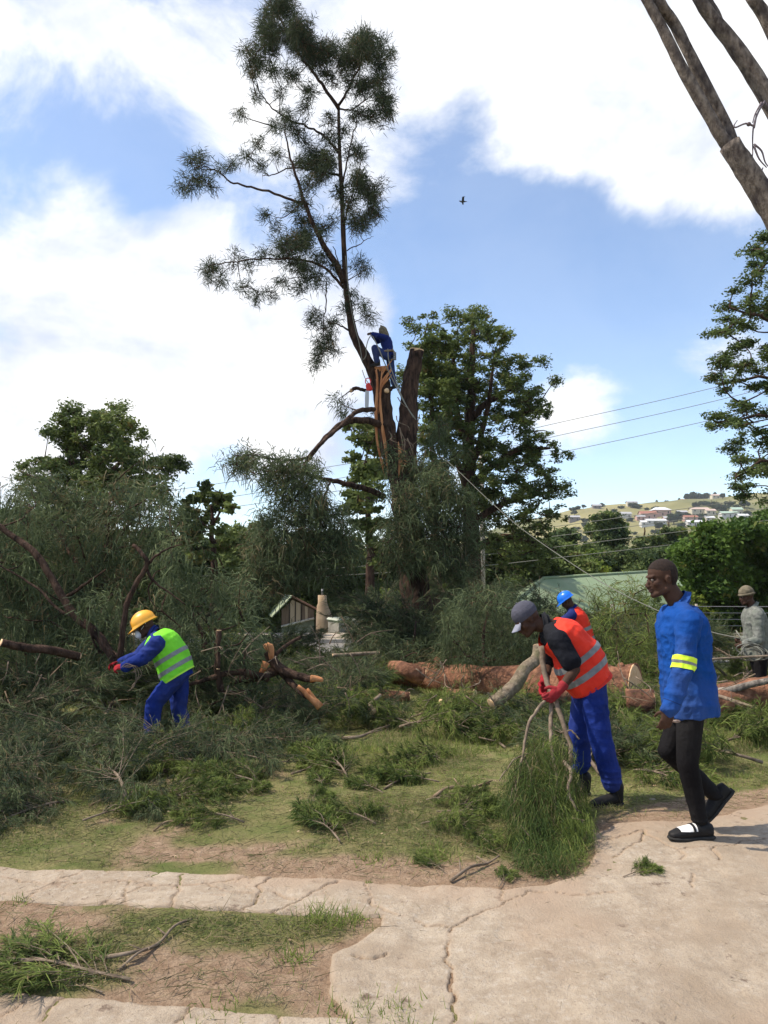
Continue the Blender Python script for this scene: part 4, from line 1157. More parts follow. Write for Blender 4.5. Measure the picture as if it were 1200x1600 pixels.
    for x, y, r in blobs:
        for k in range(11 if r > 15 else 8 if r > 11 else 4):
            o = rs.normal(size=2) * r * .47
            d = D + rs.uniform(-1, 1) * (.25 + r * .035)
            bl.append((P(x + o[0], y + o[1], d), r * .40 * D / F))
    tw = tr; grow(tw, skel, bl, .004, .018, 3)
    cr = MB(); needle_crown(cr, bl, dens=62, per=12, ln=.20, w=.0066, droop=.18, rs=rs, twigs=tw, up=.05, dry=.08)
    # second layer: drooping needles on the low limbs around the trunk
    low = MB(); lt = tr; lskel = [V3(p) for p in pp] + [V3(p) for p in smooth_path(left, 4)]
    def lb(pts, r0, r1, d0, d1):
        n_ = len(pts); q = [P(a, b_, d0 + (d1 - d0) * i / (n_ - 1)) for i, (a, b_) in enumerate(pts)]
        s_ = limb(tr, q, r0, r1, 5, 8, .12, .01, int(pts[0][0])); lskel.extend(s_); return s_
    lb([(606, 668), (585, 660), (560, 656), (535, 662), (515, 678), (495, 700), (478, 725), (468, 745)], .10, .035, D - .1, D - 2.2)
    lb([(600, 640), (575, 640), (555, 645), (530, 668), (500, 695), (480, 715)], .07, .03, D, D - 2.4)
    lb([(600, 775), (575, 765), (545, 757), (515, 750), (490, 745), (470, 738), (440, 738)], .08, .03, D - .2, D - 2.2)
    lb([(515, 752), (508, 775), (500, 820), (502, 870)], .025, .01, D - 1.5, D - 1.9)
    lb([(490, 745), (470, 770), (455, 775)], .03, .01, D - 1.9, D - 2.2)
    lb([(480, 715), (440, 720), (400, 712), (365, 712)], .03, .008, D - 2.4, D - 3.0)
    lb([(638, 720), (665, 740), (700, 770), (730, 810)], .06, .02, D, D - 1.2)
    lb([(640, 760), (670, 790), (700, 850), (720, 900)], .05, .015, D, D - 1.6)
    lb([(632, 800), (610, 830), (595, 880)], .05, .015, D, D - 1.2)
    lb([(575, 612), (560, 607), (548, 610)], .045, .045, D, D - .2)
    lb([(600, 608), (611, 609)], .04, .04, D, D - .5)
    polys = [([(345, 712), (400, 705), (440, 722), (480, 715), (505, 735), (510, 790), (548, 800), (560, 860), (545, 900), (500, 900), (470, 915), (430, 925), (400, 960), (370, 950), (378, 880), (400, 820), (430, 780), (400, 745), (352, 728)], 17, D - 3.1, D - 1.6),
             ([(620, 780), (660, 720), (700, 735), (735, 790), (752, 850), (745, 900), (715, 915), (690, 895), (660, 875), (635, 885), (605, 890), (592, 850)], 17, D - 1.8, D - .4),
             ([(530, 605), (575, 622), (582, 650), (552, 640), (520, 655)], 14, D - .6, D + .5), ([(662, 640), (700, 660), (725, 720), (700, 760), (662, 740)], 16, D - .4, D + .6), ([(600, 690), (650, 690), (690, 740), (690, 800), (610, 800)], 15, D - 1.0, D - .45)]
    lbs = []
    for i, (poly, st, a, c) in enumerate(polys): lbs += fill(poly, st, a, c, rs, 3 if i < 2 else 1, .46)
    lbs = [b_ for b_ in lbs if rs.rand() > .22]
    grow(lt, lskel, lbs, .006, .024, 5, .05)
    needle_crown(low, lbs, dens=46, per=11, ln=.26, w=.0085, droop=.5, rs=rs, up=.0, out=.9, dry=.14)
    t_o = tr.build('trunk', M_BARK, root)
    cr.build('crown', mat('crown_needles', (.020, .034, .022), (.085, .105, .055), attr=True, c3=(.14, .10, .055), rough=.75, spec=.12, trans=.25), root); low.build('lower_foliage', M_NEEDLE, root)
    # cut faces
    def disc(c, nrm, r, m=M_WOOD, name='cut_face', h=.05):
        q = MB(); nrm = norm(V3(nrm)); q.tube([V3(c) - nrm * h, V3(c), V3(c) + nrm * .004], [r, r, r * .97], 18, True, .15, int(r * 100)); return q.build(name, m, t_o)
    disc(P(651.5, 545.5, D + .1), (.15, -.15, 1), .178, h=.08)
    disc(P(547, 610, D - .2), (-1, -.3, .1), .048); disc(P(605, 610, D - .52), (.5, -.9, .2), .06)
    disc(P(596, 573, D - .02), (-.1, -.2, 1), .205, M_WOOD_ORANGE, h=.12)
    # torn strips of orange wood
    for pts, w0, w1 in [([(588, 582), (590, 600), (588, 640), (590, 690), (600, 735)], .06, .05), ([(612, 572), (598, 592), (592, 612)], .05, .03), ([(594, 620), (597, 660), (604, 700), (606, 735)], .07, .03), ([(624, 700), (625, 725), (622, 748)], .085, .03), ([(628, 712), (636, 716)], .04, .02), ([(596, 588), (592, 640)], .05, .05)]:
        q = MB(); d_ = D - .27 if pts[0][1] < 690 else D - .36
        for sp in range(5):
            ox, oz = rs.normal() * w0 * 9, rs.normal() * 6; pa = [P(a + ox + rs.normal() * .8, b_ + oz, d_ - rs.rand() * .04) for a, b_ in pts]
            pp_ = smooth_path(pa, 4); tt_ = np.linspace(0, 1, len(pp_)); q.tube(pp_, w0 * .32 * np.sin(np.clip(tt_ * 2.6 + .5, 0, 3.1)) + .004, 6, True, .7, int(pts[0][0]) + sp)
        q.build('torn_wood', M_WOOD_ORANGE, t_o)
    # pale dead twigs hanging against the trunk
    q = MB()
    for i in range(26):
        x = rs.uniform(600, 680); y = rs.uniform(610, 860); L_ = rs.uniform(18, 60)
        pts = [P(x + rs.normal() * 3 + t * rs.uniform(-8, 22), y + t * L_, D - .55 - rs.rand() * .3) for t in (0, .4, .7, 1)]
        q.tube(smooth_path(pts, 3), np.linspace(.014, .005, 10), 5, False)
    q.build('dead_twigs', M_TWIG, root)
    return root
main_tree()

# ---- generic trees ---------------------------------------------------
def px_tree(name, label, cat, base_px, d, trunk, polys, kind='leaf', m=None, group=None, seed=1, r0=.3, r1=.05, bark=None, limbs=(), base_z=None, layers=2, thick=2.0, dens=30, per=16, s=.07, flat=.3, squash=.8, step=None, asp=.5, spread=.22, limb_r=.10, droop=.3, ln=.3, w=.006, rk=.66, up=.1, dry=.05, twr=.03, sub=0):
    rs = np.random.RandomState(seed)
    bp = P(base_px, 900, d); bz = g1(bp.x, d) if base_z is None else base_z
    root = thing(name, label, cat, (bp.x, d, bz), group=group)
    tr = MB(); pts = [(bp.x, d, bz - .3)] + [P(a, b, d) for a, b in trunk]
    sk = limb(tr, pts, r0, r1, 6, 10, .15, .02, seed); skel = list(sk)
    for L_ in limbs:
        dz = rs.uniform(-.6, .6) * thick * .6
        q = [P(a, b, d + dz * i / (len(L_) - 1)) for i, (a, b) in enumerate(L_)]
        skel += limb(tr, q, limb_r, limb_r * .3, 5, 7, .12, .02, seed)
    bl = []
    for poly in polys:
        st = step or 30
        bl += fill(poly, st, d - thick, d + thick, rs, layers, rk)
    if sub: bl = split_blobs(bl, sub, .75, .55, rs, squash)
    grow(tr, skel, bl, .006 if sub else .010, twr, seed)
    cr = MB()
    if kind == 'leaf': leaf_crown(cr, bl, dens, per, s, rs, dry, flat, spread, asp, squash, tr)
    else: needle_crown(cr, bl, dens, per, ln, w, droop, rs, None, dry, up, 1.0, squash)
    tr.build('trunk', bark or M_BARK, root); cr.build('crown', m or M_LEAF, root)
    return root

# tree right behind the she-oak: tiers of dark foliage with bright tips
px_tree('yellowwood_tree', 'big layered evergreen tree right behind the half cut she-oak', 'tree', 735, 26, [(738, 900), (735, 800), (732, 720), (735, 640), (738, 560), (740, 500)],
        [[(722, 500), (742, 478), (765, 492), (772, 520), (800, 532), (810, 560), (840, 575), (852, 600), (820, 612), (868, 618), (872, 640), (845, 650), (862, 668), (850, 690), (880, 700), (884, 725), (850, 735), (888, 752), (886, 772), (850, 778), (880, 800), (862, 832), (886, 855), (870, 880), (800, 872), (760, 860), (740, 800), (690, 790), (700, 720), (668, 690), (650, 640), (655, 560), (650, 505), (685, 492), (705, 505)],
         [(655, 560), (700, 545), (700, 600), (660, 620)], [(800, 540), (830, 560), (820, 590), (790, 580)]],
        m=mat('leaves_layered', (.040, .068, .028), (.18, .225, .060), attr=True, c3=(.20, .17, .06), rough=.65, spec=.18, trans=.35), seed=11, r0=.38, r1=.06, thick=2.2, layers=2, step=27, dens=44, per=16, s=.062, flat=.7, squash=.68, asp=.42, spread=.30, rk=.72, sub=3,
        limbs=[[(735, 780), (718, 730), (700, 680), (690, 620)], [(735, 740), (750, 690), (765, 620), (770, 560)], [(736, 760), (780, 720), (820, 700), (860, 700)], [(736, 820), (780, 790), (830, 775), (870, 765)], [(734, 700), (715, 650), (712, 590), (705, 530)], [(738, 650), (775, 620), (810, 605)], [(738, 860), (780, 840), (830, 845), (870, 860)]], limb_r=.14, dry=.03)
px_tree('broadleaf_tree', 'light green tips of a tree between the cut trunk stub and the layered evergreen', 'tree', 680, 24.5, [(682, 900), (680, 780), (676, 680), (672, 600)],
        [[(655, 545), (690, 515), (715, 560), (710, 620), (700, 700), (690, 740), (668, 720), (662, 640)]], m=M_LEAF, seed=12, r0=.2, r1=.04, thick=1.2, step=26, dens=26, per=16, s=.08, squash=.5, flat=.6)
# green foliage left of the she-oak trunk
px_tree('broadleaf_tree', 'mid green tree seen through the gap left of the cut trunk', 'tree', 575, 25, [(578, 900), (575, 800), (572, 720)],
        [[(540, 700), (552, 640), (595, 640), (605, 700), (600, 800), (610, 880), (560, 900), (535, 860), (548, 790)]], m=M_LEAF, seed=13, r0=.2, r1=.04, thick=1.6, step=27, dens=28, per=18, s=.085, squash=.6)
# left background tree
px_tree('broadleaf_tree', 'rounded broadleaf tree with a ragged top behind the felled branches at left', 'tree', 130, 24, [(135, 900), (135, 820), (140, 760), (145, 720)],
        [[(8, 722), (20, 715), (55, 735), (62, 705), (75, 735), (85, 685), (98, 658), (130, 652), (175, 655), (190, 672), (212, 690), (205, 715), (228, 705), (232, 730), (250, 728), (252, 755), (225, 765), (240, 790), (200, 800), (195, 860), (230, 930), (40, 930), (30, 850), (60, 800), (55, 765), (30, 745)]],
        m=M_LEAF, seed=14, r0=.3, r1=.06, thick=2.4, layers=3, step=30, dens=46, per=16, s=.062, squash=.6, flat=.5, spread=.30, rk=.80, sub=3,
        limbs=[[(135, 800), (100, 770), (60, 750), (30, 735)], [(140, 770), (175, 735), (200, 710)], [(138, 780), (110, 720), (105, 680)], [(135, 800), (180, 770), (225, 755)]], limb_r=.12, dry=.04)
px_tree('broadleaf_tree', 'small tree with olive leaf clumps in the gap left of the drooping limb', 'tree', 335, 27, [(335, 900), (332, 830), (330, 790)],
        [[(282, 800), (285, 775), (310, 755), (335, 757), (360, 775), (372, 810), (350, 830), (360, 900), (290, 900), (300, 850), (280, 830)]], m=M_LEAF, seed=15, r0=.16, r1=.04, thick=1.4, layers=1, step=24, dens=30, per=14, s=.10, squash=.7, spread=.24, asp=.7,
        limbs=[[(332, 830), (300, 800), (290, 785)], [(331, 820), (350, 790), (345, 770)]], limb_r=.05, dry=.15)
# feathery tree entering from the right
px_tree('acacia_tree', 'feathery tree with pale leaf sprays reaching in from the right edge', 'tree', 1330, 17, [(1330, 850), (1325, 700), (1310, 560), (1290, 450), (1275, 380)],
        [[(1200, 350), (1165, 378), (1180, 405), (1140, 425), (1160, 450), (1118, 465), (1135, 490), (1102, 520), (1140, 545), (1098, 580), (1130, 610), (1085, 650), (1130, 680), (1098, 700), (1150, 730), (1140, 770), (1190, 790), (1290, 760), (1330, 600), (1300, 400)]],
        m=mat('acacia_leaves', (.045, .075, .028), (.16, .21, .07), attr=True, c3=(.24, .20, .10), rough=.7, spec=.15, trans=.35), seed=16, r0=.3, r1=.08, thick=1.8, layers=2, step=30, dens=60, per=22, s=.040, squash=.35, flat=.8, spread=.26, rk=.56,
        limbs=[[(1310, 560), (1250, 520), (1200, 500), (1140, 480)], [(1315, 620), (1260, 600), (1200, 590), (1120, 600)], [(1320, 680), (1260, 660), (1200, 650), (1120, 660)], [(1325, 740), (1260, 730), (1200, 720), (1150, 740)], [(1290, 450), (1240, 410), (1190, 390)]], limb_r=.07, dry=.05, bark=M_BARK, twr=.02)

# bare grey limbs crossing the top right corner, trunk just outside the picture
def grey_tree():
    D = 9.0
    bx = 6.6; bz = g1(bx, D)
    root = thing('bare_limbed_tree', 'large tree with bare grey limbs crossing the top right corner', 'tree', (bx, D, bz))
    m = MB()
    limb(m, [(bx, D, bz - .3), (bx, D, 1.2), (bx - .1, D, 2.6), (bx - .45, D, 3.6)], .42, .26, 6, 16, .15, 0, 1)
    limb(m, [(bx - .3, D, 3.3), P(1290, 440, D), P(1235, 372, D), P(1200, 318, D), P(1170, 272, D), P(1140, 225, D)], .17, .125, 6, 14, .08, 0, 2)
    limb(m, [P(1148, 240, D), P(1128, 215, D), P(1105, 175, D), P(1070, 115, D), P(1050, 75, D), P(1030, 35, D), P(1005, -10, D), P(985, -50, D), P(960, -120, D), P(930, -220, D - .3)], .078, .046, 5, 12, .07, 0, 3)
    limb(m, [P(1146, 235, D + .05), P(1135, 200, D + .12), P(1110, 150, D + .12), P(1080, 90, D + .10), P(1055, 40, D + .1), P(1032, 5, D), P(1015, -40, D + .1), P(1000, -120, D + .4)], .082, .055, 5, 12, .07, 0, 4)
    limb(m, [P(1330, 400, D + .3), P(1260, 260, D + .3), P(1215, 180, D + .3), P(1180, 120, D + .3), P(1140, 62, D + .3), P(1110, 25, D + .3), P(1085, -15, D + .3), P(1050, -90, D + .6)], .14, .058, 5, 12, .07, 0, 5)
    limb(m, [P(1130, 45, D + .35), P(1120, 20, D + .4), P(1105, -10, D + .5), P(1098, -80, D + .8)], .042, .038, 4, 10, .05, 0, 6)
    limb(m, [P(1340, 280, D + .5), P(1240, 110, D + .5), P(1195, 25, D + .5), P(1170, -10, D + .5), P(1140, -60, D + .8)], .12, .05, 5, 12, .05, 0, 7)
    m.build('trunk', mat('bark_grey_brown', (.07, .055, .048), (.25, .21, .175), scale=16, rough=.95, bump=.03, bscale=26, stretch=(1, 1, .5), spec=.1, c3=(.055, .045, .045)), root)
    t = MB(); d = D - .1
    for pts in [[(1195, 158), (1185, 175), (1178, 195), (1176, 215), (1176, 240), (1174, 258)], [(1190, 160), (1180, 178), (1176, 192)], [(1178, 197), (1165, 193), (1150, 199), (1147, 196), (1152, 188)], [(1178, 225), (1190, 236), (1195, 252), (1200, 260)], [(1178, 228), (1186, 248), (1198, 262)], [(1192, 262), (1188, 274)], [(1178, 200), (1182, 180), (1182, 178)], [(1196, 160), (1205, 175)]]:
        t.tube(smooth_path([P(a, b, d) for a, b in pts], 4), np.linspace(.013, .006, (len(pts) - 1) * 4 + 1) if len(pts) > 2 else .008, 6)
    tw = t.build('hanging_twigs', mat('purple_twig', (.12, .09, .10), (.22, .18, .19), scale=20, rough=.9), root)
    c = Clay(); c.ball(P(1170, 194, d), .026, None, 12); c.mb.build('seed_ball', mat('seed_brown', (.10, .07, .08), (.16, .12, .12), scale=40), tw)
    # its crown above and to the right of the picture
    rs = np.random.RandomState(5); cr = MB()
    bl = [(V3((bx + rs.normal() * 2.2, D + 3 + rs.normal() * 1.6, 14.5 + rs.normal() * .8)), .8) for i in range(30)]
    leaf_crown(cr, bl, 24, 14, .07, rs, .05); cr.build('crown', M_LEAF, root)
grey_tree()

# ---- tree line and bushes beyond the road ----------------------------
M_BUSH = mat('bush_leaves_bright', (.035, .075, .015), (.10, .17, .025), attr=True, c3=(.20, .20, .05), rough=.65, spec=.2, trans=.3)
px_tree('broadleaf_tree', 'huge rounded dark green bush like tree behind the man in the grey jacket', 'tree', 1150, 33, [(1150, 930), (1150, 900), (1155, 860)],
        [[(1072, 900), (1068, 868), (1085, 845), (1110, 832), (1120, 818), (1160, 812), (1200, 800), (1300, 790), (1400, 850), (1400, 990), (1120, 985), (1095, 960), (1075, 930)]], m=M_BUSH, seed=21, r0=.3, r1=.1, thick=3.2, layers=3, step=34, dens=24, per=22, s=.11, squash=.7, rk=.68, spread=.3, base_z=-2.4)
px_tree('shrub', 'yellow green shrub at the foot of the huge dark bush', 'shrub', 1095, 30.2, [(1095, 965), (1095, 955)], [[(1075, 945), (1090, 930), (1120, 938), (1122, 985), (1070, 985)]], m=M_LEAF_LIME, seed=22, r0=.04, r1=.02, thick=.5, layers=2, step=18, dens=30, per=14, s=.06, limb_r=.03, base_z=-.9)
px_tree('shrub', 'grey green bush at the eave of the pale green roof', 'shrub', 1010, 30.5, [(1010, 965), (1010, 950)], [[(985, 945), (1000, 918), (1025, 925), (1040, 950), (1035, 985), (985, 985)]], m=M_LEAF_FAR, seed=23, r0=.05, r1=.02, thick=.6, layers=2, step=20, dens=30, per=14, s=.07, base_z=-.9)
far = [('pine_tree', 'pointed dark conifer with an antenna like top right of the layered evergreen', 948, 60, [(948, 790), (975, 830), (985, 870), (1000, 905), (905, 905), (915, 860), (925, 820)], M_LEAF_DARK),
       ('cypress_tree', 'narrow light green cypress between two dark conifers', 1007, 58, [(1007, 820), (1018, 850), (1022, 905), (992, 905), (998, 850)], M_LEAF),
       ('pine_tree', 'broad dark conifer above the head of the man in the blue jacket', 1045, 62, [(1045, 812), (1068, 830), (1078, 870), (1080, 905), (1012, 905), (1020, 850), (1028, 825)], M_LEAF_DARK),
       ('broadleaf_tree', 'reddish brown topped tree beside the broad dark conifer', 1092, 64, [(1092, 826), (1108, 845), (1110, 900), (1072, 900), (1078, 850)], mat('russet_leaves', (.06, .055, .025), (.14, .10, .045), attr=True, c3=(.22, .12, .06), rough=.7, trans=.3)),
       ('broadleaf_tree', 'low yellow green tree above the ridge of the pale green roof', 925, 48, [(870, 893), (885, 875), (930, 870), (955, 880), (965, 900), (870, 908)], M_LEAF_LIME),
       ('broadleaf_tree', 'dark rounded tree just right of the layered evergreen', 900, 52, [(870, 830), (905, 835), (925, 860), (930, 900), (860, 905)], M_LEAF_DARK)]
for i, (nm, lb_, x, d, poly, m_) in enumerate(far):
    px_tree(nm, lb_, 'tree', x, d, [(x, 900), (x, (poly[0][1] + 900) / 2), (x, poly[0][1] + 4)], [poly], m=m_, seed=30 + i, r0=.25, r1=.04, thick=2.0, layers=2, step=16, dens=16, per=16, s=.16, squash=.6, flat=.4, rk=.7, spread=.35)
# mid background screen of trees from left to the trunk
mid = [(20, 34, [(-80, 830), (-20, 800), (40, 815), (75, 850), (80, 960), (-80, 960)], M_LEAF_DARK, 'dark tree low behind the felled branches at the left edge'),
       (110, 36, [(60, 870), (90, 840), (150, 835), (190, 860), (200, 960), (60, 960)], M_LEAF, 'lighter green tree low behind the felled branches left of the hard hat'),
       (255, 33, [(190, 880), (215, 830), (270, 835), (300, 870), (320, 970), (190, 970)], M_LEAF_DARK, 'dark tree behind the branches above the yellow hard hat'),
       (385, 34, [(345, 850), (370, 820), (420, 830), (440, 870), (430, 950), (340, 960)], M_LEAF, 'green tree behind the drooping she-oak limb'),
       (490, 38, [(440, 870), (470, 830), (540, 840), (560, 880), (560, 940), (440, 940)], M_LEAF, 'green tree rising behind the shed and its chimney'),
       (790, 36, [(740, 860), (770, 840), (860, 850), (880, 900), (740, 915)], M_LEAF_DARK, 'dark green tree left of the pale green roof'),
       (60, 42, [(-100, 850), (0, 860), (130, 850), (180, 880), (180, 1000), (-100, 1000)], M_LEAF_LIME, 'yellowish tree deep behind the felled branches at the far left'),
       (320, 40, [(250, 880), (300, 850), (360, 850), (420, 880), (420, 1000), (250, 1000)], M_LEAF_DARK, 'dark tree between the lone olive tree and the drooping limb'),
       (620, 42, [(540, 890), (580, 860), (660, 850), (720, 870), (740, 950), (540, 960)], M_LEAF_DARK, 'dark tree hidden mostly by the she-oak trunk'),
       (840, 40, [(740, 900), (790, 850), (860, 850), (930, 880), (930, 910), (740, 930)], M_LEAF, 'green tree whose top peeks over the pale green roof'),
       (990, 50, [(900, 880), (950, 860), (1060, 865), (1090, 890), (1090, 930), (900, 930)], M_LEAF_DARK, 'dark tree row end behind the ridge of the pale green roof'),
       (1170, 52, [(1070, 850), (1110, 830), (1200, 815), (1260, 830), (1260, 940), (1070, 940)], M_LEAF_DARK, 'dark tree just beyond the huge rounded bush'),
       (690, 35, [(640, 900), (680, 880), (730, 890), (745, 960), (640, 960)], M_LEAF, 'bright green tree behind the right side of the she-oak base')]
for i, (x, d, poly, m_, lb_) in enumerate(mid):
    poly = [(a, b if b < 900 else b + 45) for a, b in poly]
    px_tree('broadleaf_tree', lb_, 'tree', x, d, [(x, 950), (x, 900), (x, min(p[1] for p in poly) + 10)], [poly], m=m_, seed=50 + i, r0=.12, r1=.04, thick=2.0, layers=3, step=24, dens=26, per=18, s=.12, squash=.65, rk=.7, spread=.3)
shr = [(405, 33, [(370, 1000), (380, 945), (400, 950), (425, 975), (430, 1010)], M_LEAF, 'green shrub against the left wall of the shed'),
       (600, 34, [(570, 955), (575, 930), (600, 925), (630, 925), (645, 960), (645, 1000), (572, 1000)], M_LEAF_LIME, 'yellow green hedge bush just left of the she-oak base'),
       (605, 31, [(578, 970), (600, 950), (640, 955), (645, 1010), (578, 1010)], M_LEAF_LIME, 'lime coloured bush in front of the hedge by the she-oak base'),
       (500, 50, [(470, 930), (500, 905), (545, 912), (560, 945), (470, 950)], M_LEAF, 'bright bush behind the shed chimney')]
for i, (x, d, poly, m_, lb_) in enumerate(shr):
    px_tree('shrub', lb_, 'shrub', x, d, [(x, 990), (x, 960)] if d < 45 else [(x, 950), (x, 930)], [poly], m=m_, seed=70 + i, r0=.06, r1=.02, thick=.9, layers=2, step=19, dens=28, per=16, s=.08, squash=.8, rk=.7)

# ================================================================ felled wood and foliage
def fallen(name, label, cat, stems, polys, d0, d1, seed, step=22, layers=2, dens=60, per=12, ln=.20, w=.0058, droop=.5, m=None, rk=.5, group=None, r=.05, dry=.07, up=.0, ground=False, out=.8, bark=None):
    rs = np.random.RandomState(seed)
    tr = MB(); skel = []
    for st in stems:
        n = len(st['p']); da, db = st.get('d', (d0, d1))
        q = [P(a, b, da + (db - da) * i / (n - 1)) for i, (a, b) in enumerate(st['p'])]
        skel += limb(tr, q, st.get('r', r), st.get('r1', st.get('r', r) * .3), 5, 8, .12, .004, seed + n)
    bl = []
    for poly in polys:
        for l in range(layers):
            xs = [p[0] for p in poly]; ys = [p[1] for p in poly]
            gx, gy = np.meshgrid(np.arange(min(xs), max(xs), step), np.arange(min(ys), max(ys), step))
            gx = gx + rs.uniform(-.5, .5, gx.shape) * step; gy = gy + rs.uniform(-.5, .5, gy.shape) * step
            mk = inpoly(gx, gy, poly)
            for x, y in zip(gx[mk], gy[mk]):
                d = rs.uniform(d0, d1)
                if y > 1000 or ground: d = min(d, G(x, y).y - rs.uniform(.02, .25))
                if rs.rand() < .78: bl.append((P(x + rs.normal() * step * .3, y - abs(rs.normal()) * step * (.9 if y < 980 else .1), d), step * rk * d / F * rs.uniform(.6, 1.4)))
    loc = skel[0] if len(skel) else V3(bl[0][0])
    root = thing(name, label, cat, (loc[0], loc[1], g1(loc[0], loc[1])), group=group)
    grow(tr, skel, bl, .004, .018, seed, .0, 4)
    nd = MB(); needle_crown(nd, bl, dens, per, ln, w, droop, rs, None, dry, up, out)
    tr.build('stem', bark or M_BARK, root); nd.build('foliage', m or M_NEEDLE, root)
    return root
fallen('felled_branch', 'felled branch with a thick dark curved stem rising at the left edge', 'branch',
       [dict(p=[(185, 1040), (150, 990), (120, 965), (92, 925), (60, 870), (20, 838), (-30, 800)], r=.060, r1=.035, d=(9.2, 9.5)), dict(p=[(118, 962), (95, 955), (60, 920), (20, 895), (-20, 870)], r=.024, d=(9.3, 9.5)), dict(p=[(100, 935), (130, 915), (165, 890)], r=.03, d=(10, 9.6))],
       [[(10, 790), (40, 765), (70, 790), (80, 850), (60, 910), (-40, 920), (-60, 850)], [(0, 900), (80, 890), (150, 920), (160, 1000), (100, 1040), (-60, 1040), (-60, 920)]], 9.7, 11.6, 101, ln=.22, droop=.7, dens=58)
fallen('felled_branch', 'felled crown standing tallest in the left heap with drooping grey green needles', 'branch',
       [dict(p=[(150, 1040), (165, 980), (160, 920), (165, 860), (170, 800), (172, 770)], r=.07, d=(11, 12)), dict(p=[(162, 930), (120, 880), (90, 830), (60, 790)], r=.04, d=(11.4, 12)), dict(p=[(165, 870), (200, 820), (225, 790)], r=.04, d=(11.5, 12))],
       [[(45, 800), (62, 775), (90, 775), (110, 800), (150, 772), (215, 775), (262, 800), (275, 850), (240, 880), (200, 870), (180, 960), (60, 960), (90, 860), (50, 840)]], 10.6, 12.6, 102, ln=.26, droop=.6, w=.0068, dens=44, out=.9, dry=.16, rk=.5)
fallen('felled_branch', 'felled branch with a forked dark stem just above the yellow hard hat', 'branch',
       [dict(p=[(188, 1030), (192, 985), (198, 945), (214, 910), (230, 882), (222, 865), (208, 852)], r=.038, r1=.022, d=(9.0, 9.1)), dict(p=[(230, 882), (245, 868), (262, 858), (285, 850)], r=.02, d=(9.1, 9.2)), dict(p=[(228, 886), (238, 905), (262, 925), (290, 945)], r=.02, d=(9.1, 9.0)), dict(p=[(238, 905), (232, 925), (246, 955)], r=.014, d=(9.1, 9.1))],
       [[(240, 800), (268, 790), (285, 830), (292, 900), (280, 960), (300, 1010), (320, 1050), (290, 1060), (255, 960), (262, 880)], [(120, 960), (180, 930), (190, 1010), (130, 1040)]], 9.2, 10.4, 103, ln=.22, droop=.8, dens=50, out=.4)
fallen('felled_branch', 'felled leafy branch heaped right of the worker in the lime green vest', 'branch',
       [dict(p=[(345, 1080), (340, 1040), (342, 985)], r=.04, r1=.035, d=(9.2, 9.2)), dict(p=[(420, 1060), (370, 1050), (320, 1062), (280, 1075)], r=.05, d=(9.4, 9.0)), dict(p=[(310, 1050), (320, 1000), (300, 960), (315, 920)], r=.04, d=(10, 10.4))],
       [[(300, 930), (340, 910), (380, 930), (400, 980), (400, 1040), (330, 1060), (300, 1020)], [(300, 1050), (420, 1060), (430, 1100), (310, 1110)]], 9.0, 11.5, 104, ln=.22, droop=.5, dens=46)
fallen('felled_branch', 'bushy heap of cut she-oak tops left of the orange vested workers', 'branch',
       [dict(p=[(760, 1060), (755, 1000), (765, 950), (775, 930)], r=.04, d=(14, 14.5))],
       [[(690, 985), (715, 950), (745, 928), (775, 932), (812, 958), (835, 985), (840, 1040), (700, 1050)]], 13.2, 15, 105, step=20, ln=.28, w=.005, droop=.55, dens=50)
fallen('felled_branch', 'bushy heap of brownish green cut tops right of the blue hard hat', 'branch',
       [dict(p=[(960, 1060), (965, 1000), (960, 950)], r=.04, d=(13.8, 14.2))],
       [[(925, 945), (945, 930), (985, 935), (1030, 945), (1030, 1060), (930, 1060), (925, 1000)]], 12.6, 14.6, 106, step=20, ln=.24, w=.005, droop=.4, dens=50, m=M_NEEDLE_FRESH, dry=.2)
fallen('felled_branch', 'dark heap of cut foliage around the base of the she-oak trunk', 'branch',
       [dict(p=[(640, 1060), (645, 1010), (650, 970)], r=.05, d=(15.5, 16))],
       [[(560, 995), (600, 985), (640, 1002), (700, 992), (705, 1060), (560, 1060)]], 14.6, 17, 107, step=18, ln=.28, w=.0055, droop=.4, dens=50)

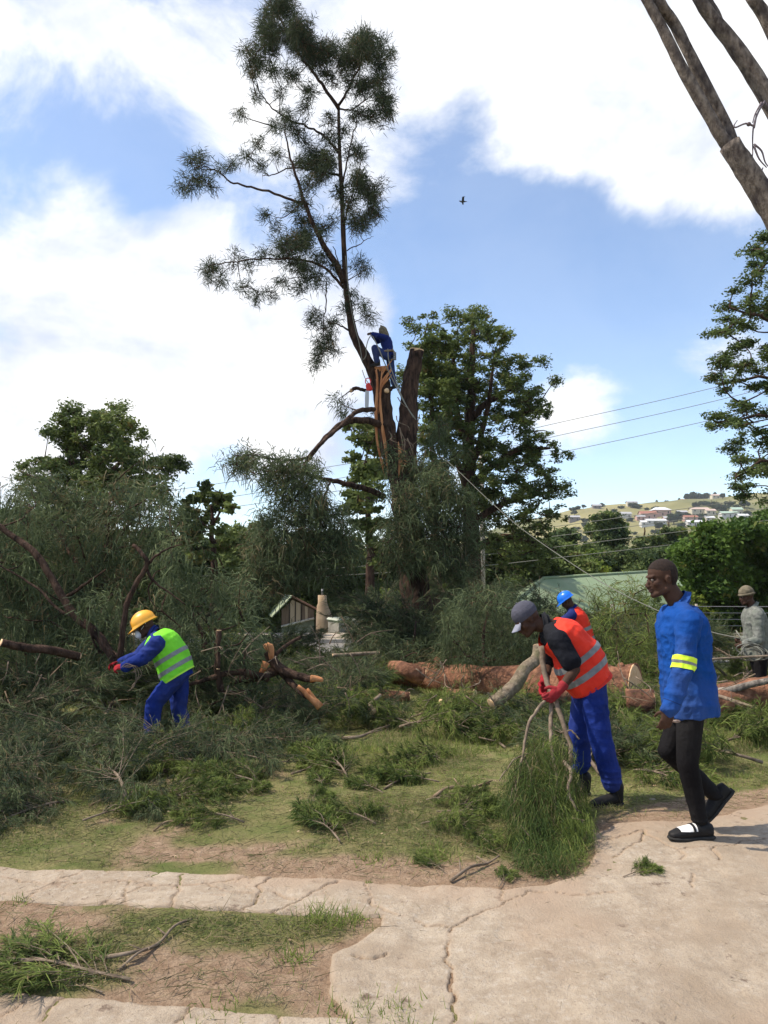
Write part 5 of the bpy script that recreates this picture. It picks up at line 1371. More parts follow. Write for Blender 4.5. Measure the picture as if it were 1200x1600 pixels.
# ---- cut branches lying on the ground: templates then copies ----------
def cut_branch(seed, L=1.5, m=None, ln=.17, per=19, w=.0034, droop=.35, spread=1.0, dry=.06, lift=.3):
    rs = np.random.RandomState(seed)
    root = thing('cut_branch', 'cut branch', 'branch', (0, 0, 0))
    tr = MB(); O = []; D = []; T1 = []; T2 = []
    stem = [np.array([t * L, .10 * L * math.sin(t * 2.2 + seed), .05 + lift * t * (1.15 - t) * L]) for t in np.linspace(0, 1, 9)]
    tr.tube(stem, np.linspace(.024, .006, 9) * (L / 1.5), 7, True, .15, seed)
    def fill_twig(pts, n, tint):
        pts = np.array(pts)
        for k in range(n):
            t = rs.uniform(.08, 1) * (len(pts) - 1); i = min(int(t), len(pts) - 2); f = t - i
            o = pts[i] * (1 - f) + pts[i + 1] * f; d = norm(pts[i + 1] - pts[i])
            O.append(o); D.append(norm(d * 1.1 + rs.normal(size=3) * .42)); T1.append(np.clip(tint + rs.normal() * .15, 0, 1)); T2.append(0 if rs.rand() > dry else rs.uniform(.4, 1))
    for i in range(22):
        t = rs.uniform(.15, 1.0); k = t * 8; j = min(int(k), 7); o = stem[j] * (1 - k + j) + stem[j + 1] * (k - j)
        ax = norm(stem[j + 1] - stem[j]); sgn = 1 if i % 2 else -1
        d = norm(ax * 1.0 + np.array([0, sgn * rs.uniform(.3, 1.1) * spread, rs.uniform(-.15, .55)]))
        tl = L * (.62 - .35 * t) * rs.uniform(.6, 1.1)
        tw = [o, o + d * tl * .5 + rs.normal(size=3) * .02, o + d * tl + np.array([0, 0, -.08 * tl]) + ax * tl * .2]
        tr.tube(smooth_path(tw, 2), np.linspace(.006, .002, 5), 4, False); tint = rs.rand() * .7
        fill_twig(tw, per, tint)
        for s_ in range(6):
            f = rs.uniform(.2, 1); b = tw[0] * (1 - f) + tw[2] * f
            d2 = norm(d + rs.normal(size=3) * .5); e = b + d2 * tl * rs.uniform(.25, .5)
            tr.tube([b, (b + e) / 2, e], [.0025, .002, .0012], 3, False)
            fill_twig([b, e], per, np.clip(tint + rs.uniform(-.1, .3), 0, 1))
    nd = MB(); n = len(O)
    add_needles(nd, np.array(O), np.array(D), ln * rs.uniform(.55, 1.2, n), w * rs.uniform(.8, 1.3, n), droop, np.array(T1), np.array(T2), rs)
    nd.V[0][:, 2] = np.maximum(nd.V[0][:, 2], -.02 + .02 * rs.rand(len(nd.V[0])))
    tr.build('stem', M_TWIG, root); nd.build('foliage', m or M_NEEDLE, root)
    return root
TEMPL = [cut_branch(201, 1.5, M_NEEDLE), cut_branch(202, 1.2, M_NEEDLE_FRESH, spread=1.2), cut_branch(203, 1.9, M_NEEDLE, ln=.20), cut_branch(204, 1.0, M_NEEDLE_FRESH, ln=.15, dry=.12), cut_branch(205, 1.7, M_NEEDLE, ln=.2, droop=.6, dry=.15), cut_branch(206, .7, M_NEEDLE_FRESH, per=16, ln=.13, lift=.1)]
TUSED = [False] * len(TEMPL)
def lay(k, x, y, rz, sc, ry, rx, lab, group, dz=0.0):
    o = TEMPL[k] if not TUSED[k] else copy_tree(TEMPL[k]); TUSED[k] = True
    o.location = (x, y, g1(x, y) + dz); o.rotation_euler = (rx, ry, rz); o.scale = (sc, sc, sc)
    o['label'] = lab; o['group'] = group
    return o
ORD = ['leftmost', 'second', 'third', 'fourth', 'fifth', 'sixth', 'seventh', 'eighth', 'ninth', 'tenth', 'eleventh', 'twelfth', 'thirteenth', 'fourteenth', 'fifteenth', 'sixteenth', 'seventeenth', 'eighteenth', 'nineteenth', 'twentieth', 'twenty first', 'twenty second', 'twenty third', 'twenty fourth', 'twenty fifth']
def scatter(poly, n, ks, lab, group, seed, sc=(.8, 1.2), tilt=.3, dz=(0, 0), tries=4000, mind=.25, dirs=None, rank=False):
    LOOK = ['long', 'broad', 'longest', 'short', 'dry', 'tiny']
    rs = np.random.RandomState(seed); pts = []; out_ = []
    W = crack_world(poly); xs = [p[0] for p in W]; ys = [p[1] for p in W]
    for t in range(tries):
        if len(pts) >= n: break
        x, y = rs.uniform(min(xs), max(xs)), rs.uniform(min(ys), max(ys))
        if not inpoly(np.array([x]), np.array([y]), W)[0]: continue
        if any(math.hypot(x - a, y - b) < mind for a, b in pts): continue
        pts.append((x, y))
        rz = rs.uniform(0, 6.283) if dirs is None else rs.uniform(*dirs)
        kk = ks[rs.randint(len(ks))]
        made = lay(kk, x, y, rz, rs.uniform(*sc), -rs.uniform(0, tilt), rs.uniform(-.3, .3), lab if rank else LOOK[kk] + ' ' + lab, group, rs.uniform(*dz)); out_.append(made)
    if rank:
        out_.sort(key=lambda o: o.location.x / o.location.y)
        for i, o in enumerate(out_): o['label'] = lab + ', ' + ORD[i] + ' from left'
scatter([(-150, 1075), (210, 1065), (215, 1150), (-150, 1190)], 34, [0, 2, 4, 1], 'dark cut branch in the heap left of the lime vested worker', 'branches heaped left of the lime vested worker', 1, (.8, 1.2), .5, (0, .2))
scatter([(-100, 1175), (240, 1178), (420, 1165), (400, 1200), (150, 1225), (-100, 1245)], 30, [0, 1, 3, 4], 'green cut branch lying flat before the worker in the lime vest', 'branches lying in front of the lime vested worker', 2, (.5, .8), .15, (0, .0))
scatter([(300, 1070), (560, 1065), (590, 1120), (480, 1165), (310, 1160)], 30, [0, 1, 2, 3, 4], 'cut branch between the lime vested worker and the big log', 'branches between the lime vested worker and the log', 3, (.6, .95), .3, (0, .05))
scatter([(-150, 1045), (400, 1040), (400, 1070), (-150, 1075)], 26, [0, 2, 4, 1], 'cut branch in the long heap behind the worker in the lime green vest', 'branches in the long heap behind the lime vested worker', 4, (.8, 1.3), .6, (0, .25))
scatter([(560, 1048), (1010, 1040), (1010, 1062), (560, 1066)], 26, [0, 2, 4, 1], 'cut branch in the heap behind the big peeled log', 'branches heaped behind the big log', 5, (.9, 1.3), .6, (0, .1))
scatter([(575, 1026), (700, 1026), (700, 1046), (575, 1046)], 8, [0, 2, 4, 1], 'cut branch far back beside the foot of the she-oak', 'branches farthest back near the road', 6, (1.2, 1.9), .5, (0, .1), mind=.4)
scatter([(400, 1032), (575, 1032), (575, 1068), (400, 1068)], 16, [0, 2, 4, 1], 'low cut branch in front of the gabled shed', 'low branches in front of the shed', 16, (.8, 1.1), .05, (0, 0), mind=.4)
scatter([(700, 1030), (1030, 1034), (1030, 1050), (700, 1050)], 16, [2, 4, 1], 'cut branch in the heap beside the blue hard hat worker', 'branches heaped beside the blue helmeted worker', 7, (1.2, 1.8), .6, (0, .2), mind=.4)
scatter([(590, 1112), (780, 1112), (760, 1150), (620, 1150)], 15, [1, 3], 'green cut branch lying just in front of the big peeled log', 'branches lying in front of the big log', 8, (.6, .9), .15, rank=True)
scatter([(960, 1120), (1230, 1115), (1260, 1210), (1010, 1190), (950, 1160)], 24, [1, 3, 1, 0], 'green cut branch lying behind the man in the blue jacket', 'branches lying behind the blue jacketed man', 9, (.6, .95), .25, rank=True)
scatter([(850, 1125), (990, 1120), (1010, 1200), (960, 1230), (870, 1200)], 10, [0, 4, 3], 'dark cut branch around the feet of the stooping orange vested worker', 'branches around the stooping worker', 10, (.6, .9), .2, rank=True)
scatter([(1090, 1060), (1230, 1055), (1230, 1075), (1090, 1080)], 7, [0, 1, 4], 'cut branch beneath the man in the mottled jacket', 'branches beneath the man in the mottled jacket', 11, (.9, 1.3), .5, rank=True)
scatter([(240, 1215), (700, 1175), (690, 1290), (560, 1330), (100, 1300)], 24, [5, 3, 5], 'small green sprig scattered on the open grass', 'sprigs scattered on the open grass', 12, (.35, .8), .05, mind=.35, rank=True)
scatter([(620, 1240), (730, 1230), (740, 1330), (640, 1335)], 4, [3, 1], 'fresh cut sprig lying on the grass above the dirt strip', 'sprigs above the dirt strip', 13, (.28, .36), .05, rank=True)
scatter([(10, 1235), (330, 1235), (320, 1275), (10, 1290)], 8, [0, 3, 4], 'low cut branch on the grass nearer than the left heap', 'low branches nearer than the left heap', 14, (.4, .6), .08, rank=True)
for k, (px, py, rz, sc) in enumerate([(215, 1525, 2.9, .55), (130, 1512, 3.3, .55), (150, 1560, 2.6, .45), (60, 1530, 3.2, .5)]):
    q = G(px, py); LL = lay([1, 3, 5, 3][k], q.x, q.y, rz, sc, 0, 0, ['brightest', 'darkest long', 'shortest', 'leftmost'][k] + ' needle sprig in the clump on the grass between the two concrete strips', 'sprigs between the two concrete strips'); LL.scale = (sc, sc, sc * .45)
lay(5, G(970, 1372).x, G(970, 1372).y, .4, .3, 0, 0, 'tiny green sprig lying alone on the driveway', 'lone sprigs')
lay(5, G(690, 1365).x, G(690, 1365).y, 2, .25, 0, 0, 'tiny sprig on the bare soil above the concrete path', 'lone sprigs on soil')
lay(5, G(775, 1388).x, G(775, 1388).y, 1, .25, 0, 0, 'tiny sprig in the crack beside the held branch', 'lone sprigs in the crack')
for k in range(len(TEMPL)):
    if not TUSED[k]: bpy.data.objects.remove(TEMPL[k])

# ---- branch held by the stooping worker -------------------------------
def held():
    rs = np.random.RandomState(44)
    c = G(850, 1375); root = thing('held_branch', 'bushy cut branch held up by its stems in the red gloves', 'branch', (c.x, c.y, c.z))
    d = 5.70
    tr = MB(); sk = []
    for pts, ds, r0, r1 in [([(845, 1010), (853, 1060), (866, 1090), (880, 1130), (892, 1175), (880, 1215)], (5.72, 5.3), .022, .014),
                            ([(866, 1084), (842, 1105), (825, 1135), (817, 1180), (808, 1225), (800, 1270)], (5.60, 5.1), .013, .006),
                            ([(817, 1180), (800, 1190), (780, 1220)], (5.35, 5.2), .007, .003), ([(817, 1178), (826, 1200), (832, 1230)], (5.35, 5.1), .007, .003),
                            ([(864, 1085), (860, 1130), (862, 1170), (870, 1220), (865, 1290)], (5.65, 4.9), .016, .006),
                            ([(880, 1190), (892, 1205), (888, 1235), (900, 1265)], (5.2, 4.9), .014, .007), ([(875, 1145), (893, 1142), (905, 1155)], (5.45, 5.4), .007, .005)]:
        q = [P(a, b, ds[0] + (ds[1] - ds[0]) * i / (len(pts) - 1)) for i, (a, b) in enumerate(pts)]
        sk += limb(tr, q, r0, r1, 5, 8, .15, .003, 3)
    poly = [(812, 1185), (850, 1150), (880, 1165), (900, 1220), (916, 1270), (920, 1320), (905, 1355), (875, 1370), (840, 1372), (808, 1358), (802, 1320), (790, 1270), (796, 1220)]
    bl = []
    for l in range(4):
        gx, gy = np.meshgrid(np.arange(770, 940, 17), np.arange(1160, 1380, 17)); gx = gx + rs.uniform(-8, 8, gx.shape); gy = gy + rs.uniform(-8, 8, gy.shape)
        mk = inpoly(gx, gy, poly)
        for x, y in zip(gx[mk], gy[mk]):
            dd = min(5.45 - (y - 1165) / 215 * .75 + rs.uniform(-.25, .25), G(x, y).y - .04); bl.append((P(x, y, dd), .05))
    grow(tr, sk, bl, .002, .008, 5, 0, 4)
    nd = MB(); O = []; D = []; T = []; T2 = []
    top = V3(P(862, 1100, 5.5))
    for c_, r in bl:
        c_ = V3(c_); dirv = norm(c_ - top + np.array([0, 0, -.15])); lime = 1.0 if rs.rand() < .5 * sstep(1.0, .1, c_[2]) + .1 else .35
        for k in range(3 if c_[2] < .45 else 2):
            b = norm(dirv + rs.normal(size=3) * .62); n = 18; t = rs.rand() * lime * (.3 if c_[0] < 1.02 and rs.rand() < .7 else 1)
            O.append(c_ + rs.normal(size=(n, 3)) * .035 - b * .05); D.append(norm(b + rs.normal(size=(n, 3)) * .28)); T.append(np.full(n, t)); T2.append(np.full(n, rs.rand() if rs.rand() < .18 else 0))
    O = np.concatenate(O); D = np.concatenate(D); n = len(O)
    add_needles(nd, O, D, .105 * rs.uniform(.4, 1.3, n), .0014, .3, np.concatenate(T), np.concatenate(T2), rs)
    V = nd.V[0]; gzv = gz(V[:, 0], V[:, 1]) + .015; V[:, 2] = np.maximum(V[:, 2], gzv)
    tr.build('stem', M_TWIG, root); nd.build('foliage', M_NEEDLE_FRESH, root)
held()

# ---- logs ---------------------------------------------------------------
def log(name, label, pts, rad, m=None, ends=(True, True), group=None, rough=.12, sides=20, seed=1, knots=(), k=6, wood=None, cat='log', on_ground=True):
    pts = [V3(p) for p in pts]
    c = pts[0]; root = thing(name, label, cat, (c[0], c[1], g1(c[0], c[1])), group=group)
    mb = MB(); pp = smooth_path(pts, k); n = len(pp); R = np.interp(np.linspace(0, 1, n), np.linspace(0, 1, len(rad)), rad)
    mb.tube(pp, R, sides, True, rough, seed); 
    for (t, az, L_, r) in knots:
        i = int(t * (n - 1)); a = norm(pp[min(i + 1, n - 1)] - pp[i - 1]); u = norm(np.cross(a, [0, 0, 1])); v = np.cross(u, a)
        dd = norm(u * math.cos(az) + v * math.sin(az) + a * .3); mb.tube([pp[i] + dd * R[i] * .5, pp[i] + dd * (R[i] + L_ * .5), pp[i] + dd * (R[i] + L_)], [r * 1.3, r, r * .7], 8, True, .2, seed + i)
    o = mb.build('bark', m or M_BARK_RED, root)
    for e in (0, 1):
        if ends[e]:
            a = norm(pp[0] - pp[1]) if e == 0 else norm(pp[-1] - pp[-2]); c = pp[0] if e == 0 else pp[-1]; r = R[0] if e == 0 else R[-1]
            q = MB(); q.tube([c - a * .01, c + a * .004, c + a * .006], [r * .97, r * .96, r * .9], sides, True, rough, seed); q.build('cut_face', wood or M_WOOD, root)
    return root
def GP(px, py, r, dd=0.0):
    """centre of a log of radius r lying on the ground whose underside shows at px,py"""
    q = G(px, py); return (q.x, q.y + dd, g1(q.x, q.y + dd) + r * .92)
log('peeled_log', 'biggest peeled reddish log running behind the stooping worker', [P(994, 1078, 11.3), P(930, 1074, 11.7), GP(810, 1092, .28), GP(700, 1080, .25), GP(640, 1073, .23), GP(603, 1068, .17)], [.35, .34, .31, .27, .25, .14], seed=3, rough=.16, knots=[(.60, 2.0, .18, .07), (.05, 1.7, .05, .05), (.82, -.6, .12, .07)])
log('peeled_log', 'reddish log lying low at the right edge below the man in the beanie', [P(1105, 1104, 9.9), P(1150, 1092, 10.0), P(1200, 1084, 10.1), P(1260, 1078, 10.2)], [.17, .19, .21, .22], seed=61, rough=.16)
log('log_round', 'short reddish round with a pale end under the middle of the biggest log', [P(700, 1086, 11.6), P(742, 1088, 11.4)], [.09, .10], seed=62, rough=.08)
log('branch_log', 'thin dark branch lying under the crooked torn branch', [GP(800, 1110, .05), GP(840, 1100, .05), GP(880, 1098, .05)], [.045, .04, .03], m=M_BARK_BROWN, seed=63)
log('peeled_log', 'thin reddish log resting across the pile behind the biggest log', [P(520, 1024, 13.8), P(560, 1022, 13.9), P(592, 1020, 14.0)], [.03, .035, .03], m=M_TWIG, seed=64)
log('peeled_log', 'forked reddish stub lying on the left end of the biggest log', [GP(603, 1060, .3), P(625, 1044, 13.9), P(660, 1058, 13.8)], [.10, .13, .16], seed=4)
log('log_round', 'short fat log round standing just behind the man in the blue jacket', [P(978, 1096, 9.7), P(1022, 1098, 9.62)], [.155, .16], seed=5, rough=.05, ends=(False, True))
log('peeled_log', 'brown log on the ground behind the legs of the blue jacketed man', [GP(1090, 1120, .2), GP(1130, 1112, .22), GP(1240, 1100, .26)], [.20, .22, .26], seed=6, rough=.14)
log('branch_pole', 'grey lichen covered pole lying over the brown log at the right edge', [P(1100, 1084, 10.0), P(1140, 1078, 9.9), P(1180, 1068, 9.8), P(1230, 1058, 9.7)], [.05, .045, .04, .035], m=M_BARK_GREY, seed=7, cat='pole')
log('branch_pole', 'thin bare stick leaning on the brown log at right', [P(1118, 1086, 9.5), P(1150, 1096, 9.2), P(1182, 1106, 8.9)], [.022, .02, .014], m=M_TWIG, seed=8, cat='stick')
log('branch_pole', 'straight horizontal sapling crossing in front of the rope coil', [P(1090, 1032, 9.6), P(1140, 1028, 9.6), P(1200, 1025, 9.6), P(1260, 1022, 9.6)], [.012, .014, .015, .016], m=M_TWIG, seed=9, cat='stick')
log('branch_pole', 'pale stick lying on the grass at the right edge', [GP(1146, 1138, .03), GP(1180, 1124, .05), GP(1230, 1098, .25)], [.018, .03, .03], m=M_TWIG, seed=10, cat='stick')
log('peeled_log', 'short peeled log lower left of the biggest log', [GP(564, 1092, .11), GP(600, 1097, .10), GP(640, 1096, .08)], [.11, .11, .08], seed=11)
log('log_piece', 'small pale broken log piece below the short peeled log', [GP(588, 1110, .06), GP(616, 1107, .06)], [.07, .055], seed=12, m=M_BARK_BROWN)
log('log_piece', 'tiny cut log with a pale end facing left in the grass', [P(689, 1097, 10.5), P(702, 1098, 10.6)], [.042, .045], seed=13, m=M_BARK_BROWN)
log('log_piece', 'split orange wedge standing against the short peeled log', [P(583, 1112, 10.0), P(578, 1103, 10.1), P(594, 1086, 10.3)], [.05, .04, .02], seed=14, m=M_TWIG)
log('branch_log', 'crooked mossy branch with a torn pale end beside the stooping worker', [P(768, 1100, 9.4), P(790, 1084, 9.5), P(808, 1066, 9.7), P(820, 1045, 9.9), P(838, 1030, 10.1), P(841, 1010, 10.2)], [.075, .085, .085, .08, .075, .07], m=mat('bark_mossy', (.13, .10, .07), (.30, .24, .17), scale=14, rough=.95, bump=.03, bscale=22, spec=.1, c3=(.12, .11, .06)), seed=15, rough=.1, ends=(True, True))
log('log_stub', 'reddish stub end poking out beside the red gloves', [P(862, 1092, 10.4), P(885, 1088, 10.5)], [.09, .1], seed=16)
log('branch_log', 'long dark log with a pale sawn end at the left edge', [P(2, 1004, 8.2), P(40, 1012, 8.35), P(80, 1016, 8.5), P(122, 1026, 8.8)], [.040, .044, .047, .05], m=M_BARK, seed=17)
log('branch_pole', 'cut upright stem with a round pale top right of the worker in the lime vest', [P(341, 1045, 8.9), P(341, 1010, 8.95), P(342, 986, 9.0)], [.020, .022, .035], m=M_BARK, seed=18, cat='stem')
# torn dark branch in the middle
def torn_branch():
    c = G(440, 1090); root = thing('broken_branch', 'dark broken branch with torn orange ends in the middle of the heap', 'branch', (c.x, c.y, c.z))
    m = MB(); d = 9.6
    limb(m, [P(420, 1018, d), P(426, 1032, d), P(440, 1046, d - .1), P(465, 1056, d - .2), P(490, 1062, d - .3)], .07, .045, 5, 10, .2, 0, 3)
    limb(m, [P(436, 1044, d), P(418, 1052, d), P(395, 1060, d), P(370, 1062, d + .1)], .075, .04, 5, 10, .2, 0, 4)
    limb(m, [P(440, 1050, d), P(460, 1072, d - .2), P(480, 1090, d - .4)], .05, .03, 5, 8, .2, 0, 5)
    limb(m, [P(424, 1030, d), P(445, 1010, d + .1), P(470, 995, d + .3)], .028, .02, 5, 8, .2, 0, 6)
    m.build('bark', M_BARK, root)
    for k, (pts, r0, r1) in enumerate([([(414, 1013), (422, 1010), (424, 1030)], .05, .03), ([(416, 1035), (412, 1044), (408, 1052)], .05, .03), ([(485, 1060), (495, 1061), (505, 1063)], .05, .02), ([(465, 1072), (480, 1085), (500, 1105)], .022, .05), ([(480, 1076), (492, 1092), (502, 1104)], .015, .03)]):
        q = MB(); dd = d - .12 if k < 2 else d - .42; q.tube(smooth_path([P(a, b, dd) for a, b in pts], 3), np.linspace(r0, r1, 7), 7, True, .35, k); q.build('torn_wood', M_WOOD_ORANGE, root)
torn_branch()
# loose sticks lying about
STICKS = [([(345, 1213), (380, 1206), (425, 1212)], .012, 'thin curved stick on the grass below the worker in the lime vest'), ([(455, 1212), (490, 1205), (515, 1196)], .012, 'dark twig on the grass in the centre'),
          ([(535, 1157), (560, 1158), (578, 1148), (596, 1142)], .022, 'forked brown stick lying in the centre of the grass'), ([(676, 1252), (700, 1240), (740, 1234), (765, 1232)], .018, 'pale knobbly stick left of the held branch'),
          ([(755, 1140), (768, 1158), (790, 1172)], .024, 'speckled stick left of the stooping worker'), ([(78, 1238), (80, 1255), (76, 1275)], .012, 'reddish stick standing in the grass at left'), ([(140, 1262), (165, 1255), (205, 1243)], .010, 'thin twig crossing the grass at left'),
          ([(704, 1380), (735, 1364), (762, 1352), (780, 1346)], .010, 'dark twig lying on the bare soil beside the held branch'), ([(355, 1240), (375, 1225), (395, 1215)], .008, 'short straight twig below the curved stick'),
          ([(530, 1285), (538, 1300), (545, 1312)], .006, 'tiny upright twig in the grass near the path'), ([(150, 1502), (200, 1502), (245, 1480), (272, 1458), (300, 1440)], .010, 'long dark forked stick between the two concrete strips'),
          ([(185, 1520), (215, 1500), (250, 1478)], .007, 'short offshoot stick beside the long forked one'), ([(960, 1148), (985, 1152), (1010, 1150)], .012, 'pale stick behind the boots of the stooping worker'), ([(380, 1185), (410, 1180), (450, 1184)], .010, 'stick half buried in green needles in the centre'),
          ([(600, 1235), (625, 1225), (650, 1222)], .010, 'small stick right of the centre of the grass'), ([(240, 1300), (262, 1290), (290, 1292)], .007, 'thin dry twig close to the concrete path')]
def sticks():
    rs = np.random.RandomState(9)
    for i, (pts, r, lb_) in enumerate(STICKS):
        q = [G(a, b) for a, b in pts]; root = MB(); W = [(p.x, p.y, p.z + r * 1.2 + (.02 if j % 2 else .0)) for j, p in enumerate(q)]
        pp = smooth_path(W, 4); root.tube(pp, np.linspace(r, r * .45, len(pp)), 7, True, .2, i)
        for k in range(2):
            a = pp[rs.randint(2, len(pp) - 1)]; root.tube([a, a + norm(rs.normal(size=3) * [1, 1, .2]) * r * 9 + np.array([0, 0, r * 2])], [r * .5, r * .25], 5)
        tag(root.build('stick', M_TWIG if i % 3 else M_BARK_BROWN, None, origin=W[0]), lb_, 'stick', 'loose sticks on the grass')
    for i, (x, y, s) in enumerate([(625, 1470, .03), (1020, 1250, .03), (1023, 1228, .02), (955, 1250, .035)]):
        c = Clay(); p = G(x, y); c.ball((0, 0, 0), (s, s * .7, s * .3), None, 10); o = c.build('stone' if i else 'wood_chip', M_WOOD if i in (2,) else mat('stone_grey', (.3, .25, .2), (.42, .36, .3), scale=20, rough=.9), None, .005, 2, .004, 30)
        o.location = (p.x, p.y, p.z + s * .2); tag(o, ['small flat chip lying beside the driveway corner', 'flat pale stone behind the blue jacketed man', 'orange wood chip on the soil behind the walking man', 'flat stone next to the boot of the stooping worker'][i], 'stone')
    # pale dead twigs poking out of the heaps
    for gi, (x0, x1, y0, y1, n, lab) in enumerate([(300, 560, 1000, 1110, 34, 'bare pale twig poking out of the heap between the lime vested worker and the log'), (0, 200, 1020, 1110, 20, 'bare pale twig poking out of the left heap'), (640, 820, 1030, 1100, 12, 'bare pale twig beside the biggest log'), (960, 1200, 1040, 1140, 14, 'bare pale twig near the brown log at right')]):
        for k in range(n):
            x, y = rs.uniform(x0, x1), rs.uniform(y0, y1); d = rs.uniform(8.8, 10) if y < 1060 else min(9.2, G(x, y).y - .2)
            c = V3(P(x, y, d)); m = MB(); dr = norm(rs.normal(size=3) * [1, .5, .8]); L_ = rs.uniform(.15, .5)
            pp = smooth_path([c, c + dr * L_ * .5 + rs.normal(size=3) * .04, c + dr * L_], 3); m.tube(pp, np.linspace(.009, .003, len(pp)), 5, True, .1, k)
            m.tube([pp[3], pp[3] + norm(dr + rs.normal(size=3) * .7) * L_ * .4], [.005, .002], 4)
            o = m.build('bare_twig', M_TWIG if k % 3 else M_BARK_BROWN, None, origin=c); tag(o, lab, 'twig', 'bare twigs %s' % ['in the middle heap', 'in the left heap', 'by the biggest log', 'by the brown log'][gi])
sticks()

# ---- grass and needle litter ----------------------------------------------
def add_tris(mb, O, D, L_, W, t1, t2, rs):
    n = len(O); side = norm(np.cross(D, rs.normal(size=(n, 3)))); L_ = L_[:, None]; W = np.broadcast_to(W, (n,))[:, None]
    V = np.stack([O - side * W, O + side * W, O + D * L_], 1).reshape(-1, 3)
    mb.add(V, None, np.arange(n)[:, None] * 3 + np.array([[0, 1, 2]]), np.repeat(np.stack([t1, t2], 1), 3, 0))
def grass():
    rs = np.random.RandomState(77)
    def sample(n, x0, x1, y0, y1, thr):
        x = rs.uniform(x0, x1, n); y = y0 + (y1 - y0) * rs.rand(n) ** 1.25
        k = (concrete_m(x, y) < -.03) & (np.abs(x) < y * .56 + .3)
        x, y = x[k], y[k]; b = bare(x, y); cl = fbm2(x * 1.6, y * 1.6, 3, 19) + .5 * fbm2(x * 9, y * 9, 2, 29)
        k = rs.rand(len(x)) < np.clip((1 - b) * (.55 + cl * 1.4), .03, 1) * thr(x, y); return x[k], y[k], cl[k]
    mb = MB()
    for n, a, h, w in ((420000, (-7.5, 7.5, 2.9, 9.5), .050, .0020), (160000, (-9, 9, 8, 18), .10, .005)):
        x, y, cl = sample(n, *a, lambda x, y: 1.0)
        m = len(x); z = gz(x, y) + .004
        D = norm(rs.normal(size=(m, 3)) * .55 + np.array([0, 0, .8])); D[:, 2] = np.abs(D[:, 2])
        g = fbm2(x * .8, y * .8, 3, 39)
        t1 = np.clip(.45 + g * 1.4 + rs.normal(size=m) * .2, 0, 1); t2 = (rs.rand(m) < np.clip(.30 - g * .5 + .15 * (y < 4.2), .05, .8)) * rs.uniform(.4, 1, m)
        L_ = h * rs.uniform(.4, 1.3, m) * (.8 + np.clip(cl, 0, .6)) * np.where(y < 4.1, .6, 1)
        add_tris(mb, np.stack([x, y, z], 1), D, L_, w, t1, t2, rs)
    # taller tufts: path cracks, driveway corner, edges
    for px, py, n, h, sp in [(495, 1440, 130, .10, .05), (545, 1440, 90, .08, .05), (520, 1448, 60, .07, .04), (680, 1335, 160, .08, .07), (560, 1590, 120, .06, .08), (620, 1595, 120, .06, .08), (30, 1410, 40, .05, .03), (575, 1382, 30, .03, .01), (585, 1345, 60, .06, .05), (1160, 1215, 120, .07, .12), (1120, 1235, 100, .06, .12), (460, 1500, 80, .06, .05), (340, 1590, 60, .05, .06), (180, 1240, 80, .12, .1), (300, 1232, 80, .14, .1), (470, 1330, 50, .05, .05)]:
        c = G(px, py); x = c.x + rs.normal(size=n) * sp; y = c.y + rs.normal(size=n) * sp; D = norm(rs.normal(size=(n, 3)) * .45 + np.array([0, 0, .8])); D[:, 2] = np.abs(D[:, 2])
        add_tris(mb, np.stack([x, y, gz(x, y)], 1), D, h * rs.uniform(.5, 1.3, n), .0028, rs.uniform(.2, 1, n), np.zeros(n), rs)
    tag(mb.build('grass', M_GRASS, None), 'short patchy grass between the heaps and the concrete', 'grass', kind='stuff')
    mb = MB(); x, y, cl = sample(230000, -7.5, 7.5, 2.9, 11, lambda x, y: .9); m = len(x)
    xb = rs.uniform(-3, 3, 26000); yb = rs.uniform(2.7, 6, 26000); k = (rs.rand(26000) < .5) & (concrete_m(xb, yb) < -.02); x = np.concatenate([x, xb[k]]); y = np.concatenate([y, yb[k]]); m = len(x)
    D = rs.normal(size=(m, 3)) * [1, 1, .12]; D = norm(D); D[:, 2] = np.abs(D[:, 2])
    add_tris(mb, np.stack([x, y, gz(x, y) + rs.uniform(.006, .03, m)], 1), D, rs.uniform(.04, .14, m), .0017, rs.rand(m), (rs.rand(m) < .45) * rs.uniform(.3, 1, m), rs)
    xb = rs.uniform(-2.6, 2.8, 1500); yb = rs.uniform(2.7, 5.5, 1500); k = (concrete_m(xb, yb) > .02) & (rs.rand(1500) < .18 + .8 * sstep(.3, 0, concrete_m(xb, yb))); xb, yb = xb[k], yb[k]; m = len(xb)
    D = norm(rs.normal(size=(m, 3)) * [1, 1, .05]); add_tris(mb, np.stack([xb, yb, gz(xb, yb) + .022], 1), D, rs.uniform(.015, .06, m), .0014, rs.rand(m), np.zeros(m), rs)
    tag(mb.build('needle_litter', M_LITTER, None), 'fallen needles strewn over grass and soil', 'litter', kind='stuff')
grass()

